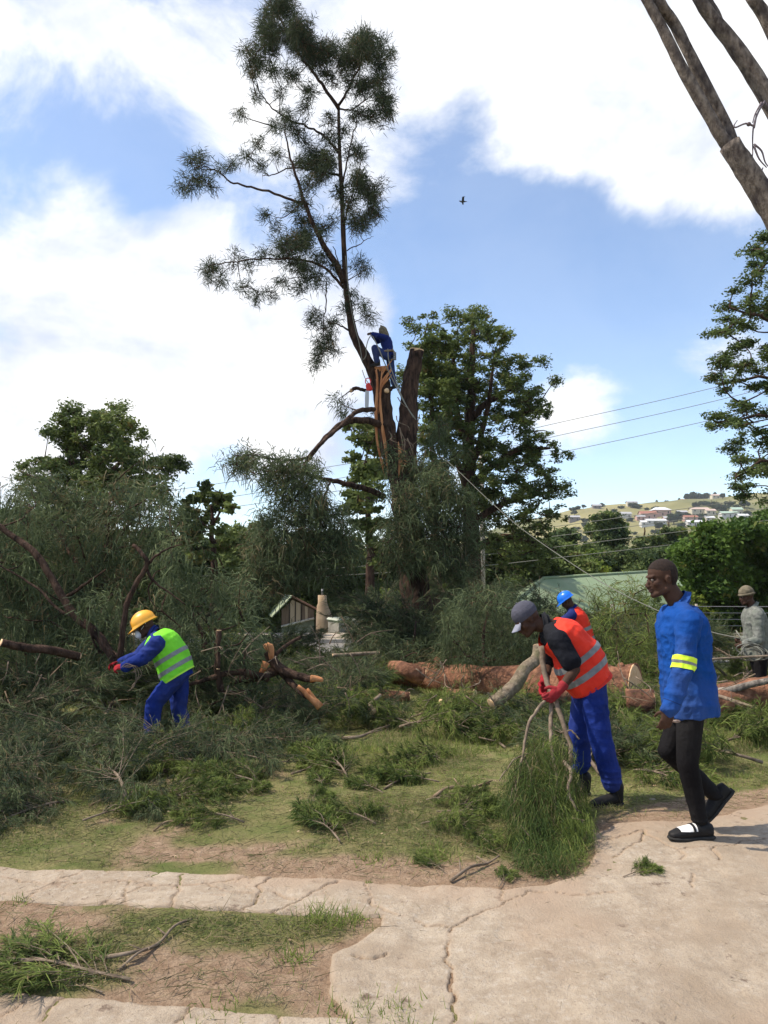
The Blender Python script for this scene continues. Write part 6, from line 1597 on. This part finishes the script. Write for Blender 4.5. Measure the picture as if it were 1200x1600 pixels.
def chips():
    rs = np.random.RandomState(3); mb = MB(); O = []; 
    for px, py, sx, n in [(480, 1100, .9, 500), (770, 1110, 1.0, 700), (990, 1125, .9, 500), (600, 1120, .7, 350), (600, 1250, 2.2, 500), (250, 1300, 2.0, 350), (900, 1330, .8, 150), (1000, 1260, .5, 120)]:
        c = G(px, py); O.append(np.stack([c.x + rs.normal(size=n) * sx, c.y + rs.normal(size=n) * sx * .5], 1))
    O = np.concatenate(O); O = O[concrete_m(O[:, 0], O[:, 1]) < -.02]; n = len(O); z = gz(O[:, 0], O[:, 1]) + .02
    a = norm(rs.normal(size=(n, 3)) * [1, 1, .35]); b = norm(np.cross(a, rs.normal(size=(n, 3)) + [0, 0, 2])); S = rs.uniform(.004, .015, n)[:, None] * (1 + (O[:, 1] > 8)[:, None] * .6); o = np.column_stack([O, z])
    V = np.stack([o - a * S, o + b * S * .5, o + a * S * rs.uniform(.6, 1, (n, 1)), o - b * S * .4], 1).reshape(-1, 3)
    mb.add(V, np.arange(n)[:, None] * 4 + np.array([[0, 1, 2, 3]]), None, np.repeat(np.stack([rs.rand(n), (rs.rand(n) < .5) * 1.0], 1), 4, 0))
    tag(mb.build('wood_chips', mat('chip_wood', (.24, .16, .09), (.46, .33, .21), attr=True, c3=(.16, .10, .06), rough=.9), None, False), 'wood chips and dry leaves scattered on the grass', 'wood chips', kind='stuff')
chips()
# ---- ropes, chainsaw ---------------------------------------------------------
def rope(name, label, pts, r, m=M_ROPE, cat='rope', k=6, group=None):
    mb = MB(); pp = smooth_path(pts, k); mb.tube(pp, r, 7, True); o = mb.build(name, m, None, origin=pp[0]); return tag(o, label, cat, group)
D_ = TREE_D
rope('pull_rope', 'long taut rope slanting from the tree down to the man in the mottled jacket', [P(652, 690, D_ - .2), P(700, 722, 18.0), P(760, 778, 16.6), P(815, 826, 15.4), P(900, 885, 13.8), P(965, 924, 12.7), P(1030, 955, 11.9), P(1100, 984, 11.1), P(1158, 998, 10.7)], .0075, M_ROPE_D)
rope('climbing_rope', 'rope looping from the hand of the climber down past his knee', [P(580, 523, D_ - .35), P(575, 532, D_ - .4), P(572, 545, D_ - .4), P(572, 555, D_ - .35), P(568, 562, D_ - .3)], .012)
rope('climbing_rope', 'rope running from the hand of the climber down across the split trunk', [P(582, 524, D_ - .35), P(592, 545, D_ - .5), P(600, 565, D_ - .5), P(612, 590, D_ - .4), P(628, 622, D_ - .55), P(646, 652, D_ - .6)], .014)
rope('climbing_rope', 'second rope from the harness down to the cut trunk stub', [P(606, 545, D_ - .5), P(608, 565, D_ - .5), P(620, 600, D_ - .5), P(634, 632, D_ - .55), P(650, 656, D_ - .6)], .012)
rope('climbing_rope', 'thin rope hanging along the leaning leader', [P(540, 400, D_ - .15), P(544, 450, D_ - .2), P(552, 500, D_ - .25), P(562, 540, D_ - .25), P(566, 566, D_ - .3)], .010)
def coil():
    d = 10.45; c = V3(P(1176, 1018, d)); root = MB(); rs = np.random.RandomState(2)
    for k in range(7):
        a = rs.uniform(.13, .20); b = rs.uniform(.07, .12); ph = rs.uniform(-.25, .25); o = rs.normal(size=3) * [.03, .03, .02]; th = np.linspace(0, 2 * math.pi, 30)
        pts = [c + o + np.array([math.cos(t) * a * math.cos(ph) - math.sin(t) * b * math.sin(ph), .05 * math.sin(t * 2 + k), math.cos(t) * a * math.sin(ph) + math.sin(t) * b * math.cos(ph) - .02]) for t in th]
        root.tube(pts, .008, 6, False)
    root.tube([c + [0, 0, .13], V3(P(1160, 1000, d + .1)), V3(P(1150, 985, d + .2))], .009, 6)
    tag(root.build('rope_coil', M_ROPE_D, None, origin=c), 'loose coil of rope hanging in the hand of the man in the beanie', 'rope')
coil()
def small_coil():
    d = 8.15; c = V3(P(200, 1052, d)); m = MB()
    for k in range(3):
        pa = [(-.07, .06), (-.02, .10 - .02 * k), (.05, .07), (.085 + .01 * k, -.02), (.07 - .03 * k, -.13), (.02 * k, -.19 + .03 * k)]
        m.tube(smooth_path([c + np.array([x + .012 * k, .02 * k, z]) for x, z in pa], 4), .0042, 6)
    tag(m.build('rope_loop', M_TWIG, None, origin=c), 'pale loop of cord dangling below the gloved hand of the lime vested worker', 'rope')
small_coil()
def chainsaw():
    d = D_ - .45; c = V3(P(575, 597, d)); root = thing('chainsaw', 'red chainsaw hanging bar down beside the torn trunk', 'chainsaw', tuple(c))
    red = mat('red_plastic', (.55, .03, .02), rough=.4); s = D_ / F
    b = Clay(); b.cap(c + [.01, 0, -.06], c + [.06, 0, -.17], .045, .055); b.cap(c + [-.02, 0, -.09], c + [.0, 0, -.20], .04, .04); b.build('body', red, root, .012, 2)
    m = MB(); th = np.linspace(-1.2, 4.2, 18); m.tube([c + np.array([math.cos(t) * .065 - .0, 0, math.sin(t) * .08 + .02]) for t in th], .012, 8); m.build('handle', red, root)
    m = MB(); V = []
    p0 = c + [-.02, -.02, -.22]; p1 = V3(P(573, 640, d))
    ax = norm(p1 - p0); sd_ = norm(np.cross(ax, [0, 1, 0]))
    for y_ in (-.008, .008):
        for t, wd in ((0, .045), (.4, .05), (.85, .045), (1, .02)):
            q = p0 * (1 - t) + p1 * t; V += [q + sd_ * wd + [0, y_, 0], q - sd_ * wd + [0, y_, 0]]
    Q = []
    for o in (0, 8):
        for i in range(3): Q.append((o + 2 * i, o + 2 * i + 1, o + 2 * i + 3, o + 2 * i + 2))
    for i in range(3): Q += [(2 * i, 2 * i + 2, 8 + 2 * i + 2, 8 + 2 * i), (2 * i + 1, 2 * i + 3, 8 + 2 * i + 3, 8 + 2 * i + 1)]
    Q.append((6, 7, 15, 14)); m.add(np.array(V), Q); m.build('guide_bar', mat('bar_steel', (.35, .36, .37), rough=.4, metal=.6), root, smooth=False)
    rope('saw_rope', 'short cord from which the red chainsaw hangs', [P(566, 578, d), P(570, 590, d), P(575, 598, d)], .009)
chainsaw()

# ---- power lines -----------------------------------------------------------------
M_WIRE = mat('power_cable', (.24, .24, .24), rough=.7); M_POLE = mat('weathered_pole_wood', (.26, .23, .19), (.40, .36, .30), scale=3, stretch=(6, 6, .5), rough=.9)
def wd(x): return 37 - 6 * (x + 200) / 1600
up = [[(-150, 822), (0, 804), (250, 769), (560, 722), (750, 688), (870, 661), (1110, 607), (1400, 530)], [(-150, 832), (0, 814), (300, 785), (560, 742), (750, 708), (870, 681), (1115, 627), (1400, 552)], [(-150, 840), (0, 823), (300, 800), (560, 762), (740, 733), (860, 710), (1090, 661), (1400, 588)]]
lowr = [[(-150, 899), (20, 893), (190, 882), (290, 877), (540, 859), (765, 835), (880, 821), (1200, 776), (1400, 745)], [(-150, 910), (20, 904), (190, 893), (290, 889), (540, 872), (735, 852), (850, 840), (1200, 794), (1400, 764)], [(-150, 920), (20, 914), (285, 902), (550, 886), (720, 870), (850, 857), (1200, 813), (1400, 783)], [(-150, 931), (20, 925), (285, 914), (550, 898), (740, 885), (850, 874), (1200, 833), (1400, 803)]]
for i, l in enumerate(up): rope('power_cable', ['topmost', 'second from the top', 'third from the top'][i] + ' of the overhead power cables crossing the sky', [P(a, b, wd(a)) for a, b in l], .013, M_WIRE, 'cable', 6, 'overhead power cables')
for i, l in enumerate(lowr): rope('power_cable', ['highest', 'second highest', 'second lowest', 'lowest'][i] + ' of the four low power cables passing above the pale green roof', [P(a, b, wd(a)) for a, b in l], .013, M_ROPE, 'cable', 6, 'low power cables')
def pole(px, top, label):
    d = wd(px); z0 = g1(P(px, 900, d).x, d); pt = V3(P(px, top, d)); root = thing('utility_pole', label, 'pole', (pt[0], d, z0), group='utility poles behind the road')
    m = MB(); m.tube([(pt[0], d, z0 - .3), (pt[0], d, (z0 + pt[2]) / 2), (pt[0], d, pt[2])], [.13, .11, .09], 12); m.build('pole', M_POLE, root)
    m = MB()
    for i in range(7):
        m2 = [up, lowr][i > 2]; l = m2[i if i < 3 else i - 3]; y = np.interp(px, [a for a, b in l], [b for a, b in l]); q = V3(P(px, y, d)); 
        z = q[2]; 
        b = MB(); b.tube([(pt[0] - .05, d, z - .05), (pt[0] - .05, d, z + .07)], .035, 8); b.tube([(pt[0], d, z - .04), (pt[0] - .08, d, z - .04)], .015, 6); b.build('insulator', mat('insulator_white', (.5, .48, .44), rough=.4), root)
pole(32, 790, 'pale utility pole seen low behind the left heap'); pole(752, 680, 'pale utility pole seen between the she-oak and the layered evergreen')

# ---- buildings ----------------------------------------------------------------------
def facet(name, faces, m, parent, smooth=False):
    mb = MB()
    for f in faces:
        V = [V3(p) for p in f]
        if len(V) == 4: mb.add(V, [(0, 1, 2, 3)])
        else: mb.add(V, None, [(0, 1, 2)])
    return mb.build(name, m, parent, smooth)
def sheet_roof(name, corners, m, parent, th=.06, ribs=0, rr=.03):
    """thick sloping sheet: ridge a,b, eave b2,a2 with ribs running down the slope"""
    a, b, b2, a2 = [V3(p) for p in corners]; dn = np.array([0, 0, -th])
    mb = MB(); V = [a, b, b2, a2, a + dn, b + dn, b2 + dn, a2 + dn]
    mb.add(V, [(0, 1, 2, 3), (7, 6, 5, 4), (0, 4, 5, 1), (1, 5, 6, 2), (2, 6, 7, 3), (3, 7, 4, 0)])
    for i in range(ribs):
        t = (i + .5) / ribs; mb.tube([a * (1 - t) + b * t, a2 * (1 - t) + b2 * t], rr, 4)
    return mb.build(name, m, parent, False)
def green_roof():
    A = V3(P(848, 904, 34)); B = V3(P(1085, 889, 45)); fl = V3(P(768, 968, 29.8)); fr = V3(P(1130, 948, 38.5)); bl_ = V3(P(792, 913, 38))
    z0 = -2.9; root = thing('green_roofed_building', 'low building with a pale green metal roof beyond the road', 'building', (fl[0], fl[1], z0))
    m = mat('pale_green_roof', (.19, .265, .15), (.25, .32, .19), scale=.9, rough=.65, c3=(.23, .26, .16), bump=.003, bscale=3, stretch=(1, 1, 1), spec=.3)
    r = sheet_roof('roof', (A, B, fr, fl), m, root, .08, 46, .022)
    facet('roof', [(A + [0, 0, -.01], fl + [0, 0, -.01], bl_)], m, root)
    bk = bl_ + (B - A); facet('roof', [(A + [0, 0, -.005], bl_, bk, B)], m, root)
    q = MB(); q.tube([A, B], .09, 8); q.tube([A, fl], .07, 8); q.build('ridge_cap', m, r)
    w = mat('cream_plaster', (.42, .38, .30), (.52, .48, .38), scale=3, rough=.9)
    ax = norm((fr - fl) * [1, 1, 0]); ins = np.cross([0, 0, 1], ax) * .5
    p0 = fl + ins + ax * .4; p1 = fr + ins - ax * .4; 
    facet('wall', [((p0[0], p0[1], z0), (p1[0], p1[1], z0), (p1[0], p1[1], p1[2]), (p0[0], p0[1], p0[2]))], w, root)
    facet('wall', [((p0[0], p0[1], z0), (bl_[0] + .5, bl_[1], z0), (bl_[0] + .5, bl_[1], bl_[2] - .1), (p0[0], p0[1], p0[2]))], w, root)
green_roof()
def shed():
    d = 31.5; root = thing('shed', 'old plank gabled shed with a tapering plastered chimney among the bushes', 'shed', tuple(P(460, 1000, d)))
    ap = V3(P(457, 934, d)); le = V3(P(428, 962, d)); re = V3(P(493, 951, d)); b0 = V3(P(440, 979, d)); b1 = V3(P(491, 966, d)); back = np.array([-.85, 2.2, .1])
    facet('wall', [((b0[0], d, -6), (b1[0], d, -6), (b1[0], d, b1[2]), (b0[0], d, b0[2]))], mat('shed_plaster', (.16, .19, .15), (.24, .26, .22), scale=3, rough=.9), root)
    planks = [(.0, .10, 0), (.10, .22, 0), (.22, .26, 1), (.26, .40, 2), (.40, .44, 1), (.44, .58, 2), (.58, .63, 1), (.63, .72, 0), (.72, .80, 2), (.80, 1.0, 0)]
    tones = [mat('plank_brown', (.13, .09, .07), (.22, .16, .12), scale=4, stretch=(6, 6, .6), rough=.9), mat('plank_dark', (.04, .03, .028), (.07, .05, .045), scale=4, rough=.9), mat('plank_pale', (.40, .31, .22), (.50, .40, .30), scale=4, stretch=(6, 6, .6), rough=.9)]
    def topz(x): return np.interp(x, [le[0], ap[0], re[0]], [le[2], ap[2], re[2]]) - .08
    for a, b, t in planks:
        x0 = b0[0] + (b1[0] - b0[0]) * a; x1 = b0[0] + (b1[0] - b0[0]) * b; z0_ = b0[2] + (b1[2] - b0[2]) * a; z1_ = b0[2] + (b1[2] - b0[2]) * b; y = d - .02 - .02 * (t != 1)
        mid_ = ap[0] if x0 < ap[0] < x1 else None
        xs_ = [x0] + ([mid_] if mid_ else []) + [x1]; m = MB()
        for k in range(len(xs_) - 1):
            u0, u1 = xs_[k], xs_[k + 1]; m.add([(u0, y, b0[2] + (u0 - b0[0]) / (b1[0] - b0[0]) * (b1[2] - b0[2])), (u1, y, b0[2] + (u1 - b0[0]) / (b1[0] - b0[0]) * (b1[2] - b0[2])), (u1, y, topz(u1)), (u0, y, topz(u0))], [(0, 1, 2, 3)])
        m.build('plank', tones[t], root, False)
    m = MB(); m.tube([b0 + [0, -.08, 0], b1 + [0, -.08, 0]], .05, 6); m.build('sill', mat('sill_white', (.55, .53, .48), rough=.8), root)
    sheet_roof('roof', (ap + [0, -.2, .1], ap + back, le + back, le + [-.05, -.15, 0]), mat('shed_roof_green', (.25, .32, .2), (.42, .45, .32), scale=3, rough=.8), root, .06, 10, .02)
    sheet_roof('roof', (ap + [0, -.2, .1], ap + back, re + back, re + [.1, -.2, 0]), mat('shed_roof_rust', (.20, .11, .08), (.28, .16, .12), scale=3, rough=.8), root, .06, 10, .02)
    c = Clay(); t0 = V3(P(503.5, 930, d - .4)); t1 = V3(P(504, 947, d - .4)); t2 = V3(P(507, 966, d - .4)); t3 = (t2[0], d - .4, -6)
    X = np.array([1., 0, 0]); Y = np.array([0, 1., 0])
    c.loft([(t3, X * .36, Y * .32), (t2, X * .34, Y * .3), (t1, X * .23, Y * .21), (t1 + [0, 0, .12], X * .185, Y * .18), (t0, X * .175, Y * .17)], 12)
    ch = c.mb.build('chimney', mat('ochre_plaster', (.34, .24, .15), (.46, .35, .24), scale=2.5, rough=.95, c3=(.26, .19, .14), bump=.02, bscale=6), root)
    m = MB(); m.tube([t0, t0 + [0, 0, .25]], .04, 8); m.build('flue', M_WIRE, ch)
shed()
def tank():
    d = 30.5; c0 = V3(P(541, 966, d)); root = thing('concrete_tank', 'open concrete tank with a pale rim right of the shed', 'tank', (c0[0], d, -5))
    p = [V3(P(519, 973, d - .8)), V3(P(533, 986, d - 1.6)), V3(P(563, 977, d - .6)), V3(P(556, 966, d + .6)), V3(P(520, 963, d + .8))]
    z = float(P(533, 972, d - 1.2).z); mt = mat('tank_concrete', (.16, .145, .125), (.30, .28, .25), scale=2, rough=.95); rim = mat('rim_pale', (.32, .34, .28), (.44, .46, .39), scale=2, rough=.9)
    P2 = [(c0[0] - .70, d - .2), (c0[0] - .22, d - 1.2), (c0[0] + .66, d - .6), (c0[0] + .25, d + .5)]
    facet('wall', [((a[0], a[1], -5.), (b[0], b[1], -5.), (b[0], b[1], z), (a[0], a[1], z)) for a, b in zip(P2, P2[1:] + P2[:1])], mt, root)
    m = MB(); m.tube([(a[0], a[1], z + .05) for a in P2 + P2[:1]], .075, 4, False); m.build('rim', rim, root, False)
    facet('lid', [tuple((a[0], a[1], z - .06) for a in P2)], mat('lid_green', (.20, .27, .18), (.28, .33, .24), scale=3, rough=.8), root)
tank()

# ---- houses and trees on the far hill ---------------------------------------------
def house(px, py, w, dp, h, roof, wall, label, hip=False, rz=0.0, grp='houses on the far hillside'):
    q = HZ(px, py); root = thing('hill_house', label, 'house', (q.x, q.y, q.z), 0, grp)
    cs, sn = math.cos(rz), math.sin(rz)
    def T(x, y, z): return (q.x + x * cs - y * sn, q.y + x * sn + y * cs, q.z + z)
    a, b = w / 2, dp / 2; base = -3; rh = h * .55; e = .6
    facet('wall', [(T(-a, -b, base), T(a, -b, base), T(a, -b, h), T(-a, -b, h)), (T(a, -b, base), T(a, b, base), T(a, b, h), T(a, -b, h)), (T(-a, b, base), T(-a, -b, base), T(-a, -b, h), T(-a, b, h)), (T(a, b, base), T(-a, b, base), T(-a, b, h), T(a, b, h))] + ([] if hip else [(T(a, -b, h), T(a, b, h), T(a, 0, h + rh)), (T(-a, -b, h), T(-a, b, h), T(-a, 0, h + rh))]), wall, root)
    r = a * .5 if hip else 0
    facet('roof', [(T(-a - e, -b - e, h - .1), T(a + e, -b - e, h - .1), T(a + e - r, 0, h + rh), T(-a - e + r, 0, h + rh)), (T(a + e, b + e, h - .1), T(-a - e, b + e, h - .1), T(-a - e + r, 0, h + rh), T(a + e - r, 0, h + rh))] + ([(T(a + e, -b - e, h - .1), T(a + e, b + e, h - .1), T(a + e - r, 0, h + rh)), (T(-a - e, b + e, h - .1), T(-a - e, -b - e, h - .1), T(-a - e + r, 0, h + rh))] if hip else []), roof, root)
    gl = mat('dark_window', (.03, .035, .04), rough=.3)
    n = max(2, int(w / 4))
    for i in range(n):
        x = -a + w * (i + .5) / n
        if i == n // 2: facet('door', [(T(x - .5, -b - .05, 0), T(x + .5, -b - .05, 0), T(x + .5, -b - .05, 2.1), T(x - .5, -b - .05, 2.1))], gl, root)
        else: facet('window', [(T(x - .6, -b - .05, h * .35), T(x + .6, -b - .05, h * .35), T(x + .6, -b - .05, h * .75), T(x - .6, -b - .05, h * .75))], gl, root)
R_W = mat('white_roof', (.60, .61, .62), rough=.5); R_R = mat('red_brown_roof', (.30, .13, .09), rough=.8); R_G = mat('grey_roof', (.36, .36, .37), rough=.7); R_P = mat('pinkish_roof', (.48, .36, .31), rough=.8); R_GR = mat('hill_green_roof', (.32, .42, .34), rough=.8)
W_W = mat('white_wall', (.50, .49, .46), rough=.9); W_P = mat('pink_wall', (.45, .29, .24), rough=.9); W_C = mat('cream_wall', (.50, .45, .34), rough=.9); W_D = mat('dark_wall', (.20, .17, .15), rough=.9)
for a in [(1032, 806, 15, 12, 5, R_W, W_P, 'large two storey house with a bright white hipped roof on the far hill', True), (1012, 811, 14, 8, 4.5, R_R, W_P, 'long reddish house left of the white hipped roof'), (1024, 820, 16, 8, 3.2, R_W, W_W, 'white house below the large white roofed one', False), (1008, 822, 8, 7, 3, R_W, W_W, 'small white outbuilding at the lower left of the hill cluster'),
          (1043, 816, 7, 6, 3, R_G, W_P, 'small pink walled house right of the white hipped roof'), (977, 809, 9, 7, 3.2, R_G, W_W, 'small white house alone left of the hill cluster'), (1000, 813, 7, 6, 3, R_G, W_P, 'small grey roofed house at the left end of the hill cluster'), (1084, 822, 12, 7, 3.2, R_W, W_W, 'bright white house nearest the foot of the hill'),
          (1092, 802, 15, 8, 3.2, R_P, W_C, 'long pinkish roofed house right of the hill cluster'), (1109, 804, 8, 7, 3.2, R_P, W_C, 'cream house beside the long pinkish roofed one'), (1108, 815, 7, 6, 3, R_W, W_C, 'small cream house below the pinkish roofs'), (1078, 814, 11, 7, 3, R_R, W_P, 'red brown house above the bright white one'), (1065, 806, 8, 7, 3, R_G, W_D, 'dark house between the cluster and the pinkish roofs'),
          (1138, 808, 14, 8, 3.2, R_GR, W_W, 'long pale green roofed house at the right of the hill'), (1150, 804, 9, 7, 4, R_GR, W_C, 'taller pale green roofed house at the right of the hill'), (932, 795, 8, 6, 3, R_G, W_D, 'tiny dark house near the crest of the hill at left'), (987, 790, 10, 6, 3, R_G, W_C, 'tiny cream house near the crest of the hill'), (897, 814, 9, 6, 3, R_G, W_D, 'tiny dark house beside the layered evergreen'),
          (1120, 779, 12, 7, 3, R_P, W_C, 'tiny house on the crest among the tallest hill trees'), (1068, 779, 8, 6, 3, R_R, W_P, 'tiny pink house on the crest of the hill'), (1160, 812, 8, 6, 3, R_W, W_W, 'small white house at the right end of the hill')]: house(*a)
def hill_trees():
    rs = np.random.RandomState(31)
    def tmpl(kind):
        root = thing('hill_tree', 'distant tree scattered over the far hillside', 'tree', group='trees on the far hillside'); tr = MB(); cr = MB()
        H = 7.0; limb(tr, [(0, 0, -1), (0, 0, 2), (.1, 0, 4.5)], .35, .15, 3, 6)
        bl = [(V3((rs.normal() * 1.5, rs.normal() * 1.5, 4.2 + rs.normal() * 1.2)), 1.4) for i in range(12)] if kind == 0 else [(V3((rs.normal() * .7, rs.normal() * .7, z)), .9) for z in np.linspace(1.5, 7.5, 10)] if kind == 1 else [(V3((rs.normal() * 2.4, rs.normal() * 1.2, 1.6 + rs.normal() * .5)), 1.1) for i in range(12)]
        leaf_crown(cr, bl, 8, 10, .45, rs, .05, .4, .5); tr.build('trunk', M_BARK, root); cr.build('crown', M_LEAF_FAR, root); return root
    T = [tmpl(0), tmpl(1), tmpl(2)]; used = [0, 0, 0]
    pts = [(1026, 781, 1, .9), (1042, 780, 0, .8), (1061, 778, 1, .8), (1077, 776, 0, 1.5), (1083, 775, 0, 1.8), (1090, 775, 0, 1.6), (1098, 777, 0, 1.3), (1104, 777, 0, 1.5), (1117, 776, 1, 1.2), (1129, 780, 0, .9), (894, 798, 2, 1), (903, 796, 2, 1), (912, 795, 0, .6), (940, 792, 0, .6), (990, 793, 2, 1.2), (996, 795, 2, 1), (970, 795, 2, .8),
           (1053, 820, 0, 1.3), (1060, 812, 0, 1.0), (1048, 809, 2, 1), (1072, 808, 2, 1), (1120, 795, 2, 1.6), (1128, 798, 2, 1.6), (1112, 792, 2, 1.4), (1100, 790, 2, 1.2), (1088, 792, 2, 1.2), (1163, 795, 0, 1.1), (1150, 795, 2, 1), (1140, 790, 2, 1.2), (1030, 830, 0, 1.1), (1096, 828, 2, 1), (1066, 824, 2, 1), (985, 815, 2, .9), (960, 800, 2, .8), (1010, 797, 2, .7), (900, 830, 2, 1), (915, 822, 2, .8), (930, 815, 2, .8)]
    for i in range(34): pts.append((rs.uniform(885, 1190), rs.uniform(790, 860), rs.choice([0, 2, 2]), rs.uniform(.5, 1.1)))
    for x, y, k, s in pts:
        q = HZ(x, y); o = T[k] if not used[k] else copy_tree(T[k]); used[k] = 1; o.location = q; o.scale = (s, s, s); o.rotation_euler = (0, 0, rs.uniform(0, 6))
hill_trees()
# valley trees between the roofs and the hill
def valley():
    rs = np.random.RandomState(41)
    root = thing('valley_tree', 'distant dark tree standing in the valley below the hill', 'tree', group='trees in the valley'); tr = MB(); cr = MB()
    limb(tr, [(0, 0, -1), (0, 0, 3), (.1, 0, 7)], .4, .15, 3, 6); bl = [(V3((rs.normal() * 2.2, rs.normal() * 2.2, 5.5 + rs.normal() * 2.2)), 1.9) for i in range(26)]
    leaf_crown(cr, bl, 12, 12, .42, rs, .03, .4, .5); tr.build('trunk', M_BARK, root); cr.build('crown', M_LEAF_DARK, root)
    first = True
    for i in range(95):
        y = rs.uniform(75, 260); x = rs.uniform(-.62, .62) * y
        if abs(y - 100) < 0: continue
        o = root if first else copy_tree(root); first = False
        s = rs.uniform(.8, 1.35) * (1 if y < 170 else 1.2); o.location = (x, y, g1(x, y)); o.scale = (s, s, s * rs.uniform(.8, 1.15)); o.rotation_euler = (0, 0, rs.uniform(0, 6))
valley()
def haze():
    m = bpy.data.materials.new('haze_air'); m.use_nodes = True; N = m.node_tree.nodes; L = m.node_tree.links; N.clear()
    o = N.new('ShaderNodeOutputMaterial'); v = N.new('ShaderNodeVolumePrincipled'); v.inputs['Color'].default_value = (.88, .93, 1, 1); v.inputs['Density'].default_value = .00016; v.inputs['Anisotropy'].default_value = .2
    L.new(v.outputs[0], o.inputs['Volume'])
    mb = MB(); mb.box((0, 820, 34), (3700, 1800, 122)); ob = mb.build('haze', m, None, False); tag(ob, 'faint blue haze hanging over the valley and hill', 'haze', kind='stuff')
haze()
def fence():
    for k in range(5):
        x = 8.6 + k * 3.2; m = MB(); m.tube([(x, 29.2, -.9), (x, 29.2, .45)], .05, 8); tag(m.build('fence_post', M_POLE, None, origin=(x, 29.2, -.7)), ['first', 'second', 'third', 'fourth', 'fifth'][k] + ' weathered fence post from the left beyond the road', 'fence post', 'fence posts beyond the road')
    for k in range(4):
        z = -.35 + k * .24; rope('fence_wire', ['lowest', 'second lowest', 'second highest', 'highest'][k] + ' wire of the fence behind the man in the beanie', [(8.6, 29.14, z), (15, 29.14, z - .02), (21.4, 29.14, z)], .012, M_WIRE, 'wire', 4, 'fence wires beyond the road')
fence()
def bird():
    c = V3(P(723, 315, 40)); root = thing('bird', 'small dark bird flying in the blue gap of the sky', 'bird', tuple(c)); cl = Clay(); cl.ball(c, (.16, .06, .05)); cl.ball(c + [-.15, 0, .03], .04); cl.cap(c + [.1, 0, 0], c + [.24, 0, 0], .03, .015); cl.build('body', mat('bird_dark', (.05, .05, .055), rough=.8), root, .015, 1)
    for s_ in (-1, 1):
        m = MB(); m.add([c + [-.06, s_ * .03, .03], c + [.07, s_ * .03, .03], c + [.06, s_ * .22, .14], c + [-.05, s_ * .24, .15], c + [.1, s_ * .45, .05], c + [.03, s_ * .46, .06]], [(0, 1, 2, 3), (3, 2, 4, 5)]); m.build('wing', mat('bird_dark', (.05, .05, .055)), root)
bird()
